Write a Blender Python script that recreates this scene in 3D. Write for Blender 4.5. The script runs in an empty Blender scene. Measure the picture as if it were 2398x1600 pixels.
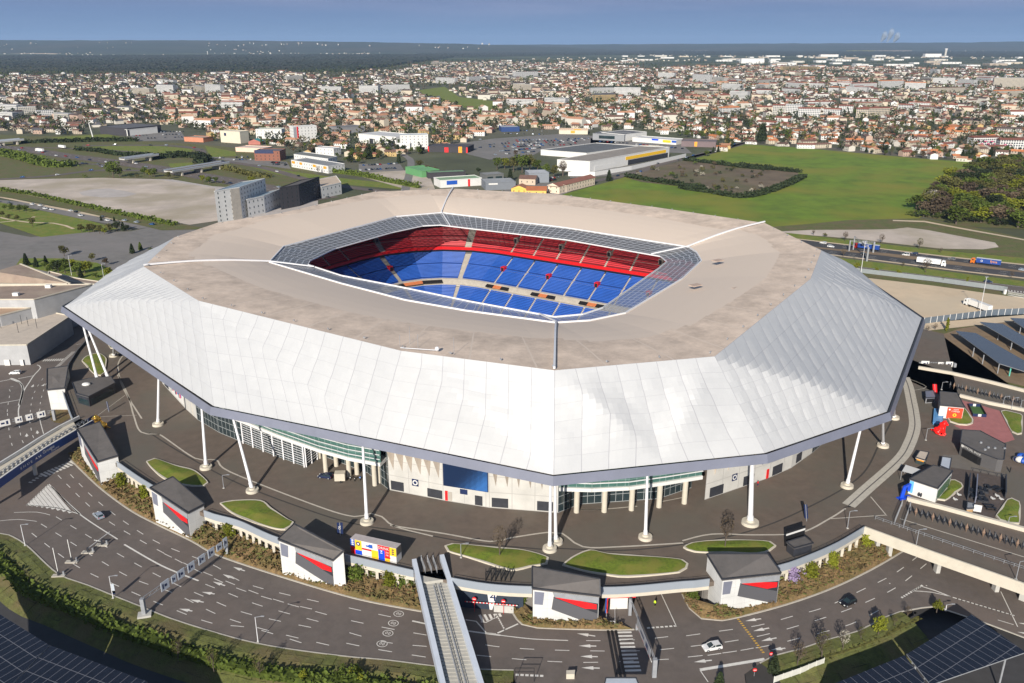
import bpy,math,random
from math import sin,cos,pi,radians,sqrt,atan2,hypot,floor
from mathutils import Vector as V,Matrix,noise as mnoise
sc=bpy.context.scene
COL=sc.collection
FPX,CX,CY=1964.3,1199.0,800.0
PITCH=math.atan((CY-100.0)/FPX)
CAMH=120.0
cam_d=bpy.data.cameras.new('camera');cam=bpy.data.objects.new('camera',cam_d);COL.objects.link(cam)
cam.location=(0,0,CAMH);cam.rotation_euler=(pi/2-PITCH,0,0)
cam_d.sensor_width=36;cam_d.lens=36*FPX/2398;cam_d.clip_start=1;cam_d.clip_end=120000
sc.camera=cam
SUN_AZ,SUN_EL=radians(196),radians(25)
world=bpy.data.worlds.new("World");sc.world=world;world.use_nodes=True
wn,wl=world.node_tree.nodes,world.node_tree.links
bg=wn['Background']
sky=wn.new('ShaderNodeTexSky');sky.sky_type='NISHITA';sky.sun_disc=False
sky.sun_elevation=SUN_EL;sky.sun_rotation=SUN_AZ;sky.air_density=1.0;sky.dust_density=0.6;sky.altitude=200
tcw=wn.new('ShaderNodeTexCoord');sepw=wn.new('ShaderNodeSeparateXYZ');wl.new(tcw.outputs['Generated'],sepw.inputs[0])
rampw=wn.new('ShaderNodeValToRGB');wl.new(sepw.outputs['Z'],rampw.inputs[0])
e=rampw.color_ramp.elements
e[0].position=0.0;e[0].color=(0.185,0.290,0.47,1)
e[1].position=0.30;e[1].color=(0.20,0.30,0.52,1)
a=e.new(0.03);a.color=(0.165,0.248,0.43,1)
a=e.new(0.058);a.color=(0.190,0.225,0.385,1)
mapw=wn.new('ShaderNodeMapping');mapw.inputs['Scale'].default_value=(2.2,2.2,26);wl.new(tcw.outputs['Generated'],mapw.inputs[0])
nzw=wn.new('ShaderNodeTexNoise');nzw.inputs['Scale'].default_value=1.6;nzw.inputs['Detail'].default_value=6;wl.new(mapw.outputs[0],nzw.inputs[0])
cr=wn.new('ShaderNodeValToRGB');wl.new(nzw.outputs[0],cr.inputs[0])
cr.color_ramp.elements[0].position=0.46;cr.color_ramp.elements[0].color=(0,0,0,1)
cr.color_ramp.elements[1].position=0.75;cr.color_ramp.elements[1].color=(1,1,1,1)
zr=wn.new('ShaderNodeMapRange');zr.inputs[1].default_value=0.012;zr.inputs[2].default_value=0.06;wl.new(sepw.outputs['Z'],zr.inputs[0])
mulw=wn.new('ShaderNodeMath');mulw.operation='MULTIPLY';wl.new(cr.outputs[0],mulw.inputs[0]);wl.new(zr.outputs[0],mulw.inputs[1])
mul2=wn.new('ShaderNodeMath');mul2.operation='MULTIPLY';mul2.inputs[1].default_value=0.75;wl.new(mulw.outputs[0],mul2.inputs[0])
mixc=wn.new('ShaderNodeMixRGB');wl.new(mul2.outputs[0],mixc.inputs[0]);wl.new(rampw.outputs[0],mixc.inputs[1]);mixc.inputs[2].default_value=(0.36,0.37,0.53,1)
sclw=wn.new('ShaderNodeMixRGB');sclw.blend_type='MULTIPLY';sclw.inputs[0].default_value=1;wl.new(mixc.outputs[0],sclw.inputs[1]);sclw.inputs[2].default_value=(10.2,10.45,10.4,1)
hir=wn.new('ShaderNodeMapRange');hir.inputs[1].default_value=0.10;hir.inputs[2].default_value=0.32;wl.new(sepw.outputs['Z'],hir.inputs[0])
mixs=wn.new('ShaderNodeMixRGB');wl.new(hir.outputs[0],mixs.inputs[0]);wl.new(sclw.outputs[0],mixs.inputs[1]);wl.new(sky.outputs[0],mixs.inputs[2])
wl.new(mixs.outputs[0],bg.inputs[0]);bg.inputs[1].default_value=0.075
sun_d=bpy.data.lights.new('sun','SUN');sun=bpy.data.objects.new('sun',sun_d);COL.objects.link(sun)
sun_d.energy=4.7;sun_d.angle=radians(0.53);sun_d.color=(1.0,0.93,0.82)
sdir=V((sin(SUN_AZ)*cos(SUN_EL),cos(SUN_AZ)*cos(SUN_EL),sin(SUN_EL)))
sun.rotation_euler=sdir.to_track_quat('Z','Y').to_euler()
sc.view_settings.view_transform='Standard';sc.view_settings.look='None';sc.view_settings.exposure=0.5;sc.view_settings.gamma=1
sc.cycles.volume_bounces=0;sc.cycles.max_bounces=5;sc.cycles.diffuse_bounces=3;sc.cycles.glossy_bounces=2;sc.cycles.transparent_max_bounces=6
random.seed(7)
R=random.Random(11)
G=-7.0
TILE={'A':(0,0,.34438),'B':(800,0,.34438),'C':(1598,0,.34438),'D':(0,530,.34438),'E':(800,530,.34438),'F':(1598,530,.34438),'G':(0,1060,.34438),'H':(800,1060,.34438),'I':(1598,1060,.34438),'a':(2098,860,.12766),'b':(2098,1040,.12766),'c':(2098,660,.12766),'d':(0,580,.12766),'e':(0,780,.12766),'f':(0,960,.12766),'g':(0,460,.19149),'h':(1900,520,.21191),'i':(0,290,.21277),'j':(480,260,.21277),'k':(840,290,.25532),'l':(1240,260,.2383),'m':(1800,220,.25447),'n':(1780,1240,.26298),'o':(1100,1380,.25532),'p':(780,1200,.21277),'q':(350,850,.25532),'Z':(0,0,1.02043)}
cP,sP=cos(PITCH),sin(PITCH)
def src(t,x,y):
 o=TILE[t];return o[0]+x*o[2],o[1]+y*o[2]
def W(t,x,y,z=G):
 u,v=src(t,x,y);X=(u-CX)/FPX;Y=-(v-CY)/FPX
 dy,dz=cP+Y*sP,-sP+Y*cP
 k=(z-CAMH)/dz
 return V((X*k,dy*k,z))
def topz(t,y,p):
 """height of the point straight above p that is seen at row y"""
 u,v=src(t,0,y);Y=-(v-CY)/FPX
 return CAMH+p.y/(cP+Y*sP)*(-sP+Y*cP)
def L(t,pts,z=G):return[W(t,x,y,z)for x,y in pts]
def proj(p):
 zc=p.y*cP+(CAMH-p.z)*sP;yc=p.y*sP-(CAMH-p.z)*cP
 if zc<1:return(-9999,-9999)
 return CX+FPX*p.x/zc,CY-FPX*yc/zc
SC0=V((-10.8,335.0,0));SA=radians(-33.5)
SUX,SUY=V((cos(SA),sin(SA),0)),V((-sin(SA),cos(SA),0))
def S(x,y,z):return SC0+SUX*x+SUY*y+V((0,0,z))
MATS={}
def nd(m,t):return m.node_tree.nodes.new(t)
def mat(name,col,rough=.8,var=0.12,scale=.6,metal=0.0,bump=0.0,bscale=None,detail=5,col2=None,obj=False,spec=None,var2=None):
 if name in MATS:return MATS[name]
 m=bpy.data.materials.new(name);m.use_nodes=True;b=m.node_tree.nodes['Principled BSDF'];lk=m.node_tree.links
 b.inputs['Roughness'].default_value=rough;b.inputs['Metallic'].default_value=metal
 if spec is not None:b.inputs['Specular IOR Level'].default_value=spec
 c=V(col);lo=c*(1-var);hi=V(col2)if col2 else c*(1+var)
 tc=nd(m,'ShaderNodeTexCoord');n=nd(m,'ShaderNodeTexNoise');n.inputs['Scale'].default_value=scale;n.inputs['Detail'].default_value=detail;n.inputs['Roughness'].default_value=.65
 lk.new(tc.outputs['Object'],n.inputs['Vector'])
 r=nd(m,'ShaderNodeValToRGB');r.color_ramp.elements[0].position=.3;r.color_ramp.elements[1].position=.7
 r.color_ramp.elements[0].color=(*lo,1);r.color_ramp.elements[1].color=(*hi,1)
 lk.new(n.outputs[0],r.inputs[0]);out=r.outputs[0]
 if var2:
  n2=nd(m,'ShaderNodeTexNoise');n2.inputs['Scale'].default_value=var2[0];n2.inputs['Detail'].default_value=6;lk.new(tc.outputs['Object'],n2.inputs['Vector'])
  r2=nd(m,'ShaderNodeValToRGB');r2.color_ramp.elements[0].position=.45;r2.color_ramp.elements[1].position=.62
  r2.color_ramp.elements[0].color=(0,0,0,1);r2.color_ramp.elements[1].color=(var2[2],)*3+(1,)
  lk.new(n2.outputs[0],r2.inputs[0]);mx=nd(m,'ShaderNodeMixRGB');lk.new(r2.outputs[0],mx.inputs[0]);lk.new(out,mx.inputs[1]);mx.inputs[2].default_value=(*var2[1],1);out=mx.outputs[0]
 if obj:
  oi=nd(m,'ShaderNodeObjectInfo');mr=nd(m,'ShaderNodeMapRange');mr.inputs[3].default_value=.72;mr.inputs[4].default_value=1.3;lk.new(oi.outputs['Random'],mr.inputs[0])
  mm=nd(m,'ShaderNodeMixRGB');mm.blend_type='MULTIPLY';mm.inputs[0].default_value=1;lk.new(out,mm.inputs[1]);lk.new(mr.outputs[0],mm.inputs[2]);out=mm.outputs[0]
 lk.new(out,b.inputs['Base Color'])
 if bump:
  bn=nd(m,'ShaderNodeTexNoise');bn.inputs['Scale'].default_value=bscale or scale*6;bn.inputs['Detail'].default_value=4;lk.new(tc.outputs['Object'],bn.inputs['Vector'])
  bp=nd(m,'ShaderNodeBump');bp.inputs['Strength'].default_value=bump;bp.inputs['Distance'].default_value=.3;lk.new(bn.outputs[0],bp.inputs['Height']);lk.new(bp.outputs[0],b.inputs['Normal'])
 MATS[name]=m;return m
def srgb(h):
 h=h.lstrip('#');return tuple((lambda c:c/12.92 if c<=.04045 else((c+.055)/1.055)**2.4)(int(h[i:i+2],16)/255)for i in(0,2,4))
def grid_mat(name,base,line,su,sv,w=.06,rough=.4,alpha=1.0,metal=0.0,spec=.5,wv=None):
 """surface with a regular grid of lines in its own UV space (panels, panes, seams)"""
 if name in MATS:return MATS[name]
 m=bpy.data.materials.new(name);m.use_nodes=True;b=m.node_tree.nodes['Principled BSDF'];lk=m.node_tree.links
 uv=nd(m,'ShaderNodeUVMap');sp=nd(m,'ShaderNodeSeparateXYZ');lk.new(uv.outputs[0],sp.inputs[0])
 outs=[]
 for k,(s,ww)in enumerate(((su,w),(sv,wv or w))):
  mu=nd(m,'ShaderNodeMath');mu.operation='MULTIPLY';mu.inputs[1].default_value=s;lk.new(sp.outputs[k],mu.inputs[0])
  fr=nd(m,'ShaderNodeMath');fr.operation='FRACT';lk.new(mu.outputs[0],fr.inputs[0])
  lt=nd(m,'ShaderNodeMath');lt.operation='LESS_THAN';lt.inputs[1].default_value=ww;lk.new(fr.outputs[0],lt.inputs[0]);outs.append(lt)
 mx=nd(m,'ShaderNodeMath');mx.operation='MAXIMUM';lk.new(outs[0].outputs[0],mx.inputs[0]);lk.new(outs[1].outputs[0],mx.inputs[1])
 tc=nd(m,'ShaderNodeTexCoord');n=nd(m,'ShaderNodeTexNoise');n.inputs['Scale'].default_value=.25;n.inputs['Detail'].default_value=5;lk.new(tc.outputs['Object'],n.inputs['Vector'])
 r=nd(m,'ShaderNodeValToRGB');c=V(base);r.color_ramp.elements[0].color=(*(c*.75),1);r.color_ramp.elements[1].color=(*(c*1.25),1);lk.new(n.outputs[0],r.inputs[0])
 mc=nd(m,'ShaderNodeMixRGB');lk.new(mx.outputs[0],mc.inputs[0]);lk.new(r.outputs[0],mc.inputs[1]);mc.inputs[2].default_value=(*line,1)
 lk.new(mc.outputs[0],b.inputs['Base Color']);b.inputs['Roughness'].default_value=rough;b.inputs['Metallic'].default_value=metal;b.inputs['Specular IOR Level'].default_value=spec
 if alpha<1:
  am=nd(m,'ShaderNodeMath');am.operation='MAXIMUM';lk.new(mx.outputs[0],am.inputs[0]);am.inputs[1].default_value=alpha;lk.new(am.outputs[0],b.inputs['Alpha'])
 MATS[name]=m;return m
M={}
def defm(k,*a,**kw):M[k]=mat(k,*a,**kw)
defm('asphalt',(.116,.097,.087),.9,.15,.35,bump=.15,bscale=9,var2=(.03,(.142,.112,.096),.8))
defm('asphalt_dark',(.048,.047,.05),.85,.18,.3,var2=(.02,(.07,.066,.066),.6))
defm('concourse',(.126,.098,.079),.9,.15,.3,bump=.12,bscale=6,var2=(.045,(.114,.102,.083),.9))
defm('paint',(.62,.60,.56),.7,.12,1.5)
defm('kerb',(.42,.39,.34),.85,.12,.8)
defm('concrete',(.42,.41,.385),.85,.12,.35,bump=.1,bscale=3,var2=(.12,(.42,.41,.39),.6))
defm('concrete_warm',(.50,.46,.38),.85,.09,.5,var2=(.15,(.54,.48,.40),.6))
defm('concrete_beige',(.50,.43,.36),.85,.1,.4)
defm('white',(.62,.615,.60),.5,.04,.5)
defm('white_steel',(.66,.66,.68),.35,.03,.5)
defm('fascia',(.165,.175,.225),.45,.10,.12)
defm('dark_steel',(.03,.032,.04),.5,.2,.8)
defm('grey_steel',(.26,.27,.29),.45,.12,.8)
defm('parapet',(.44,.48,.54),.4,.08,.4)
defm('roof_felt',(.105,.096,.092),.9,.14,.5,var2=(.2,(.125,.112,.106),.6))
defm('glass',(.02,.035,.04),.08,.3,.15,spec=.8)
defm('glass_green',(.06,.12,.11),.1,.4,.2,spec=.8)
defm('navy',srgb('#17264d'),.5,.12,.5)
defm('blue',srgb('#1f4fa8'),.5,.1,.6)
defm('royal',srgb('#0f46c8'),.5,.06,.6)
defm('red',(.62,.012,.015),.45,.1,.6)
defm('orange',(.75,.30,.02),.5,.1,.6)
defm('yellow',(.80,.48,.02),.5,.06,.6)
defm('grass_lawn',(.12,.165,.012),.95,.3,1.4,bump=.3,bscale=8,var2=(.22,(.19,.18,.03),.8))
defm('grass_rough',(.095,.105,.026),.95,.35,.7,bump=.5,bscale=3,var2=(.12,(.13,.10,.045),.8))
defm('hedge_dry',(.165,.108,.048),.95,.5,1.6,bump=.6,bscale=5,var2=(.25,(.11,.088,.028),.8))
defm('pink_paving',(.34,.13,.125),.9,.12,.5)
defm('decking',(.085,.066,.058),.85,.2,.8)
defm('timber',(.40,.25,.12),.8,.2,1.5)
defm('bark',(.09,.07,.055),.95,.3,2)
defm('dirt',(.47,.40,.34),.95,.16,.06,var2=(.02,(.33,.28,.20),.8))
defm('dirt_grey',(.42,.38,.355),.95,.14,.08)
defm('sand',(.56,.44,.305),.95,.1,.08,var2=(.03,(.50,.42,.31),.6))
defm('track_earth',(.20,.14,.085),.95,.2,.2)
defm('tyre',(.015,.015,.015),.8,.2,3)
defm('black',(.012,.012,.014),.5,.2,1)
defm('gold',(.72,.42,.08),.22,.12,1.5,metal=.9)
defm('lion_red',(.85,.015,.012),.3,.06,1)
defm('brick',(.20,.09,.06),.9,.15,.5)
class MB:
 def __init__(s):s.v=[];s.f=[];s.m=[];s.uv={}
 def add(s,pts,faces,mi=0):
  b=len(s.v);s.v+=[V(p)for p in pts]
  for f in faces:s.f.append([b+i for i in f]);s.m.append(mi)
  return s
 def face(s,pts,mi=0,uv=None):
  b=len(s.v);s.v+=[V(p)for p in pts];s.f.append(list(range(b,b+len(pts))));s.m.append(mi)
  if uv:s.uv[len(s.f)-1]=uv
  return s
 def prism(s,poly,z0,z1,mi=0,top=None,bottom=True):
  n=len(poly);z1l=z1 if isinstance(z1,(list,tuple))else[z1]*n;z0l=z0 if isinstance(z0,(list,tuple))else[z0]*n
  lo=[V((p[0],p[1],z0l[i]))for i,p in enumerate(poly)];hi=[V((p[0],p[1],z1l[i]))for i,p in enumerate(poly)]
  ar=sum(poly[i][0]*poly[(i+1)%n][1]-poly[(i+1)%n][0]*poly[i][1]for i in range(n))
  if ar<0:lo.reverse();hi.reverse()
  b=len(s.v);s.v+=lo+hi
  for i in range(n):
   j=(i+1)%n;s.f.append([b+i,b+j,b+n+j,b+n+i]);s.m.append(mi)
  s.f.append([b+n+i for i in range(n)]);s.m.append(mi if top is None else top)
  if bottom:s.f.append([b+i for i in reversed(range(n))]);s.m.append(mi)
  return s
 def box(s,c,d,rz=0.0,mi=0,mat4=None):
  x,y,z=d[0]/2,d[1]/2,d[2]/2;c=V(c)
  pts=[V((a*x,b2*y,g*z))for g in(-1,1)for b2 in(-1,1)for a in(-1,1)]
  m=mat4.to_3x3()if mat4 else Matrix.Rotation(rz,3,'Z')
  return s.add([m@p+c for p in pts],[(0,2,3,1),(4,5,7,6),(0,1,5,4),(2,6,7,3),(0,4,6,2),(1,3,7,5)],mi)
 def beam(s,p,q,w,h,mi=0):
  p,q=V(p),V(q);d=(q-p).normalized();up=V((0,0,1))
  if abs(d.z)>.98:up=V((0,1,0))
  a=d.cross(up).normalized()*(w/2);b2=a.cross(d).normalized()*(h/2)
  return s.add([p-a-b2,p+a-b2,p+a+b2,p-a+b2,q-a-b2,q+a-b2,q+a+b2,q-a+b2],[(0,1,2,3),(7,6,5,4),(0,4,5,1),(1,5,6,2),(2,6,7,3),(3,7,4,0)],mi)
 def tube(s,p,q,r0,r1=None,n=10,mi=0,cap=True):
  p,q=V(p),V(q);r1=r0 if r1 is None else r1;d=(q-p).normalized();up=V((0,0,1))if abs(d.z)<.98 else V((1,0,0))
  a=d.cross(up).normalized();b2=a.cross(d);b=len(s.v)
  for c,r in((p,r0),(q,r1)):
   for i in range(n):t=2*pi*i/n;s.v.append(c+a*(r*cos(t))+b2*(r*sin(t)))
  for i in range(n):
   j=(i+1)%n;s.f.append([b+i,b+n+i,b+n+j,b+j]);s.m.append(mi)
  if cap:s.f.append([b+i for i in range(n)]);s.m.append(mi);s.f.append([b+n+i for i in reversed(range(n))]);s.m.append(mi)
  return s
 def ball(s,c,r,mi=0,n=10,k=6,sq=(1,1,1),rot=None):
  c=V(c);b=len(s.v);rr=rot or Matrix.Identity(3)
  for i in range(1,k):
   t=pi*i/k
   for j in range(n):a=2*pi*j/n;s.v.append(c+rr@V((r*sq[0]*sin(t)*cos(a),r*sq[1]*sin(t)*sin(a),r*sq[2]*cos(t))))
  t0=len(s.v);s.v.append(c+rr@V((0,0,r*sq[2])));s.v.append(c+rr@V((0,0,-r*sq[2])))
  for i in range(k-2):
   for j in range(n):j2=(j+1)%n;s.f.append([b+i*n+j,b+(i+1)*n+j,b+(i+1)*n+j2,b+i*n+j2]);s.m.append(mi)
  for j in range(n):
   j2=(j+1)%n;s.f.append([t0,b+j,b+j2]);s.m.append(mi);o=b+(k-2)*n;s.f.append([t0+1,o+j2,o+j]);s.m.append(mi)
  return s
 def mesh(s,name,mats,smooth=False,off=None):
  me=bpy.data.meshes.new(name)
  vs=[(p-off)[:]for p in s.v]if off else[p[:]for p in s.v]
  me.from_pydata(vs,[],s.f)
  for m in mats:me.materials.append(m)
  me.polygons.foreach_set('material_index',s.m)
  if smooth:me.polygons.foreach_set('use_smooth',[True]*len(s.f))
  if s.uv:
   ul=me.uv_layers.new(name='UVMap')
   for fi,uv in s.uv.items():
    st=me.polygons[fi].loop_start
    for k,c in enumerate(uv):ul.data[st+k].uv=c
  me.update();return me
 def build(s,name,mats,parent=None,smooth=False,loc=None):
  if not isinstance(mats,(list,tuple)):mats=[mats]
  off=None
  if parent is not None:off=wpos(parent)
  elif loc is not None:off=V(loc)
  o=bpy.data.objects.new(name,s.mesh(name,mats,smooth,off));COL.objects.link(o)
  if parent is not None:o.parent=parent
  elif loc is not None:o.location=loc
  return o
WP={}
def wpos(o):
 p=V(o.location);q=o.parent
 while q:p+=V(q.location);q=q.parent
 return p
def thing(name,label,cat,loc,group=None):
 o=bpy.data.objects.new(name,None);COL.objects.link(o);o.location=loc;o.empty_display_size=.5
 o['label']=label;o['category']=cat
 if group:o['group']=group
 return o
def tag(o,label,cat,group=None):
 o['label']=label;o['category']=cat
 if group:o['group']=group
 return o
def kind(o,k='structure'):o['kind']=k;return o
def mesh_obj(name,me,parent=None,loc=None,rz=0.0,scale=None):
 o=bpy.data.objects.new(name,me);COL.objects.link(o)
 if parent:o.parent=parent
 if loc is not None:o.location=loc
 o.rotation_euler.z=rz
 if scale:o.scale=scale
 return o
def copy_tree(o,parent=None):
 c=o.copy();COL.objects.link(c);c.parent=parent
 for ch in list(o.children):copy_tree(ch,c)
 return c
FONT_N=[0]
def text(s,size,p,xdir,up,m,parent,ext=.02,name='lettering',align='CENTER',sx=1.0):
 """raised letters; p is the centre, xdir the reading direction, up the upward direction"""
 cu=bpy.data.curves.new(name,'FONT');cu.body=s;cu.size=size;cu.align_x=align;cu.align_y='CENTER';cu.extrude=ext;cu.resolution_u=2
 tmp=bpy.data.objects.new('tmp',cu);me=bpy.data.meshes.new_from_object(tmp);bpy.data.objects.remove(tmp);bpy.data.curves.remove(cu)
 me.materials.clear();me.materials.append(m);o=bpy.data.objects.new(name,me);COL.objects.link(o)
 x=V(xdir).normalized();y=V(up);y=(y-x*y.dot(x)).normalized();z=x.cross(y)
 mt=Matrix((x,y,z)).transposed()
 o.rotation_euler=mt.to_euler();o.scale=(sx,1,1)
 o.location=V(p)-(wpos(parent)if parent else V((0,0,0)))
 if parent:o.parent=parent
 return o
def resample(pts,step,closed=False):
 out=[];n=len(pts);segs=n if closed else n-1
 for i in range(segs):
  a,b=V(pts[i]),V(pts[(i+1)%n]);k=max(1,int(round((b-a).length/step)))
  out+=[a.lerp(b,j/k)for j in range(k)]
 if not closed:out.append(V(pts[-1]))
 return out
def smooth_line(pts,step=2.0):
 """Catmull-Rom through the points"""
 out=[];n=len(pts)
 for i in range(n-1):
  p0=pts[max(i-1,0)];p1=pts[i];p2=pts[i+1];p3=pts[min(i+2,n-1)]
  k=max(1,int((p2-p1).length/step))
  for j in range(k):
   t=j/k
   out.append(.5*((2*p1)+(p2-p0)*t+(2*p0-5*p1+4*p2-p3)*t*t+(3*p1-p0-3*p2+p3)*t**3))
 out.append(V(pts[-1]));return out
def offset(line,d):
 """shift a polyline sideways (to its left for d > 0)"""
 out=[];n=len(line)
 for i in range(n):
  t=(line[min(i+1,n-1)]-line[max(i-1,0)]);t.z=0;t.normalize();out.append(line[i]+V((-t.y,t.x,0))*d)
 return out
def strip(mb,line,w,dz=0.0,mi=0):
 a,b=offset(line,w/2),offset(line,-w/2);z=V((0,0,dz))
 for i in range(len(line)-1):mb.face([b[i]+z,b[i+1]+z,a[i+1]+z,a[i]+z],mi)
 return mb
def wall(mb,line,w,z0,z1,mi=0,top=None):
 a,b=offset(line,w/2),offset(line,-w/2);n=len(line)
 def zz(z,i):return z[i]if isinstance(z,(list,tuple))else z
 for i in range(n-1):
  A0,A1,B0,B1=a[i],a[i+1],b[i],b[i+1]
  def q(p,z):return V((p.x,p.y,z))
  l0,l1,h0,h1=zz(z0,i),zz(z0,i+1),zz(z1,i),zz(z1,i+1)
  mb.face([q(B0,h0),q(B1,h1),q(A1,h1),q(A0,h0)],mi if top is None else top)
  mb.face([q(B0,l0),q(B1,l1),q(B1,h1),q(B0,h0)],mi);mb.face([q(A1,l1),q(A0,l0),q(A0,h0),q(A1,h1)],mi)
 for i in(0,n-1):
  A0,B0=a[i],b[i];mb.face([V((A0.x,A0.y,zz(z0,i))),V((B0.x,B0.y,zz(z0,i))),V((B0.x,B0.y,zz(z1,i))),V((A0.x,A0.y,zz(z1,i)))],mi)
 return mb
def length(line):return sum((line[i+1]-line[i]).length for i in range(len(line)-1))
def at_len(line,d):
 for i in range(len(line)-1):
  l=(line[i+1]-line[i]).length
  if d<=l or i==len(line)-2:return line[i].lerp(line[i+1],d/max(l,1e-6)),(line[i+1]-line[i]).normalized()
  d-=l
def sub_line(line,d0,d1,step=1.5):
 k=max(1,int((d1-d0)/step));return[at_len(line,d0+(d1-d0)*j/k)[0]for j in range(k+1)]
def inpoly(x,y,poly):
 r=False;n=len(poly);j=n-1
 for i in range(n):
  xi,yi=poly[i][0],poly[i][1];xj,yj=poly[j][0],poly[j][1]
  if(yi>y)!=(yj>y)and x<(xj-xi)*(y-yi)/(yj-yi)+xi:r=not r
  j=i
 return r
stad=thing('stadium','huge oval football stadium with white membrane skirt, beige roof and blue and red seats','stadium',SC0)
ZB,ZI,ZO,ZE=43.5,38.0,35.3,21.0
BO=L('Z',[(330,612),(455,690),(920,805),(1272,850),(1640,818),(1860,640),(1885,575),(1755,512),(1500,475),(1270,445),(1040,433),(860,440),(640,490),(500,511),(400,545)],ZB)
BI=L('Z',[(618,603),(784,652),(930,690),(1067,714),(1275,742),(1354,737),(1435,720),(1566,641),(1610,600),(1598,580),(1580,568),(1300,524),(1013,489),(909,498),(651,567)],ZI)
OPN=L('Z',[(707,609),(712,600),(770,572),(900,535),(970,520),(1010,518),(1300,552),(1515,590),(1530,602),(1512,617),(1383,708),(1337,723),(1273,729),(1077,693),(909,658),(784,634)],ZO)
def ang(p):q=p-SC0;return atan2(q.dot(SUY),q.dot(SUX))
def ray(poly,th,z):
 d=SUX*cos(th)+SUY*sin(th);best=None
 for i in range(len(poly)):
  a,b=poly[i]-SC0,poly[(i+1)%len(poly)]-SC0
  ex,ey=b.x-a.x,b.y-a.y;den=d.x*ey-d.y*ex
  if abs(den)<1e-9:continue
  t=(a.x*ey-a.y*ex)/den;u=(a.x*d.y-a.y*d.x)/den
  if t>0 and-1e-6<=u<=1+1e-6:best=t if best is None else max(best,t)
 p=SC0+d*best;return V((p.x,p.y,z))
ths=sorted(set([round(ang(p),5)for p in BO+BI+OPN]+[round(-pi+2*pi*i/90,5)for i in range(90)]))
nth=len(ths)
ro=[ray(BO,t,ZB)for t in ths];ri=[ray(BI,t,ZI)for t in ths];rp=[ray(OPN,t,ZO)for t in ths]
M['roof_deck']=grid_mat('roof_deck',(.555,.448,.362),(.60,.50,.415),.055,.001,.03,.85)
mdl=M['roof_deck'].node_tree;nnd=[n for n in mdl.nodes if n.type=='TEX_NOISE'][0];nnd.inputs['Scale'].default_value=.09;nnd.inputs['Detail'].default_value=8;nnd.inputs['Roughness'].default_value=.78;rr_=[n for n in mdl.nodes if n.type=='VALTORGB'][0].color_ramp.elements;rr_[0].position=.34;rr_[1].position=.64
mb=MB();acc=0;K=8
for i in range(nth):
 j=(i+1)%nth;w_=(ro[j]-ro[i]).length
 for k in range(K):
  t0,t1=k/K,(k+1)/K;hh=lambda t:V((0,0,1.0*sin(pi*t)))
  a,b,c,d=ri[i].lerp(ro[i],t0)+hh(t0),ri[j].lerp(ro[j],t0)+hh(t0),ri[j].lerp(ro[j],t1)+hh(t1),ri[i].lerp(ro[i],t1)+hh(t1)
  ln=(ro[i]-ri[i]).length
  mb.face([a,d,c,b],0,[(acc,t0*ln),(acc,t1*ln),(acc+w_,t1*ln),(acc+w_,t0*ln)])
 acc+=w_
o=mb.build('roof_deck',[M['roof_deck']],stad);sm=o.modifiers.new('thick','SOLIDIFY');sm.thickness=.5;sm.offset=-1
M['rim_glass']=grid_mat('rim_glass',(.17,.175,.185),(.40,.41,.43),.28,.42,.10,.3,alpha=.66,wv=.14)
mb=MB();acc=0
for i in range(nth):
 j=(i+1)%nth;w_=(ri[j]-ri[i]).length;ln=(ri[i]-rp[i]).length
 mb.face([rp[i],ri[i],ri[j],rp[j]],0,[(acc,0),(acc,ln),(acc+w_,ln),(acc+w_,0)]);acc+=w_
mb.build('roof_glazing',[M['rim_glass']],stad)
for ring,w_ in((ri,.38),(rp,.2)):
 mb=MB()
 for i in range(nth):mb.beam(ring[i]+V((0,0,.25)),ring[(i+1)%nth]+V((0,0,.25)),w_,.5)
 mb.build('roof_rim',[M['white_steel']],stad)
for a,b in((BI[0],BO[0]),(BI[12],BO[10]),(BI[10],BO[7]),(BI[4],BO[3])):
 mb=MB();a2=SC0+(a-SC0)*.86;a2.z=ZO+.6
 pr=None
 for k in range(9):
  t=k/8;p=a.lerp(b,t)+V((0,0,.7+sin(pi*t)))
  if pr is not None:mb.beam(pr,p,.55,.6)
  pr=p
 mb.beam(a+V((0,0,.7)),a.lerp(ray(OPN,ang(a),ZO),.97)+V((0,0,.5)),.45,.45)
 mb.build('ridge_beam',[M['white_steel']],stad)
E6=L('Z',[(148,703),(490,932),(1270,1090),(1755,1040),(2035,945),(2115,730)],ZE)
def opp(p):q=SC0*2-p;return V((q.x,q.y,p.z))
e0,e1,e2,e3,e4,e5=E6;n0,n1,n2,n3,n4,n5=[opp(p)for p in E6]
b=BO
AN=[(b[0],e0),(b[1],e1),(b[2],e1.lerp(e2,.52)),(b[3],e2),(b[3].lerp(b[4],.5),e2.lerp(e3,.5)),(b[4],e3),(b[5],e4),(b[6],e5),(b[7],n0),(b[8],n1),(b[9],n1.lerp(n2,.5)),(b[10],n2),(b[11],n3),(b[12],n3.lerp(n4,.55)),(b[13],n4),(b[14],n5)]
nb_=len(AN);DIAG={0:1,1:0,2:0,3:0,4:1,5:0,6:0,7:0}
mb=MB();bay=0
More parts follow.
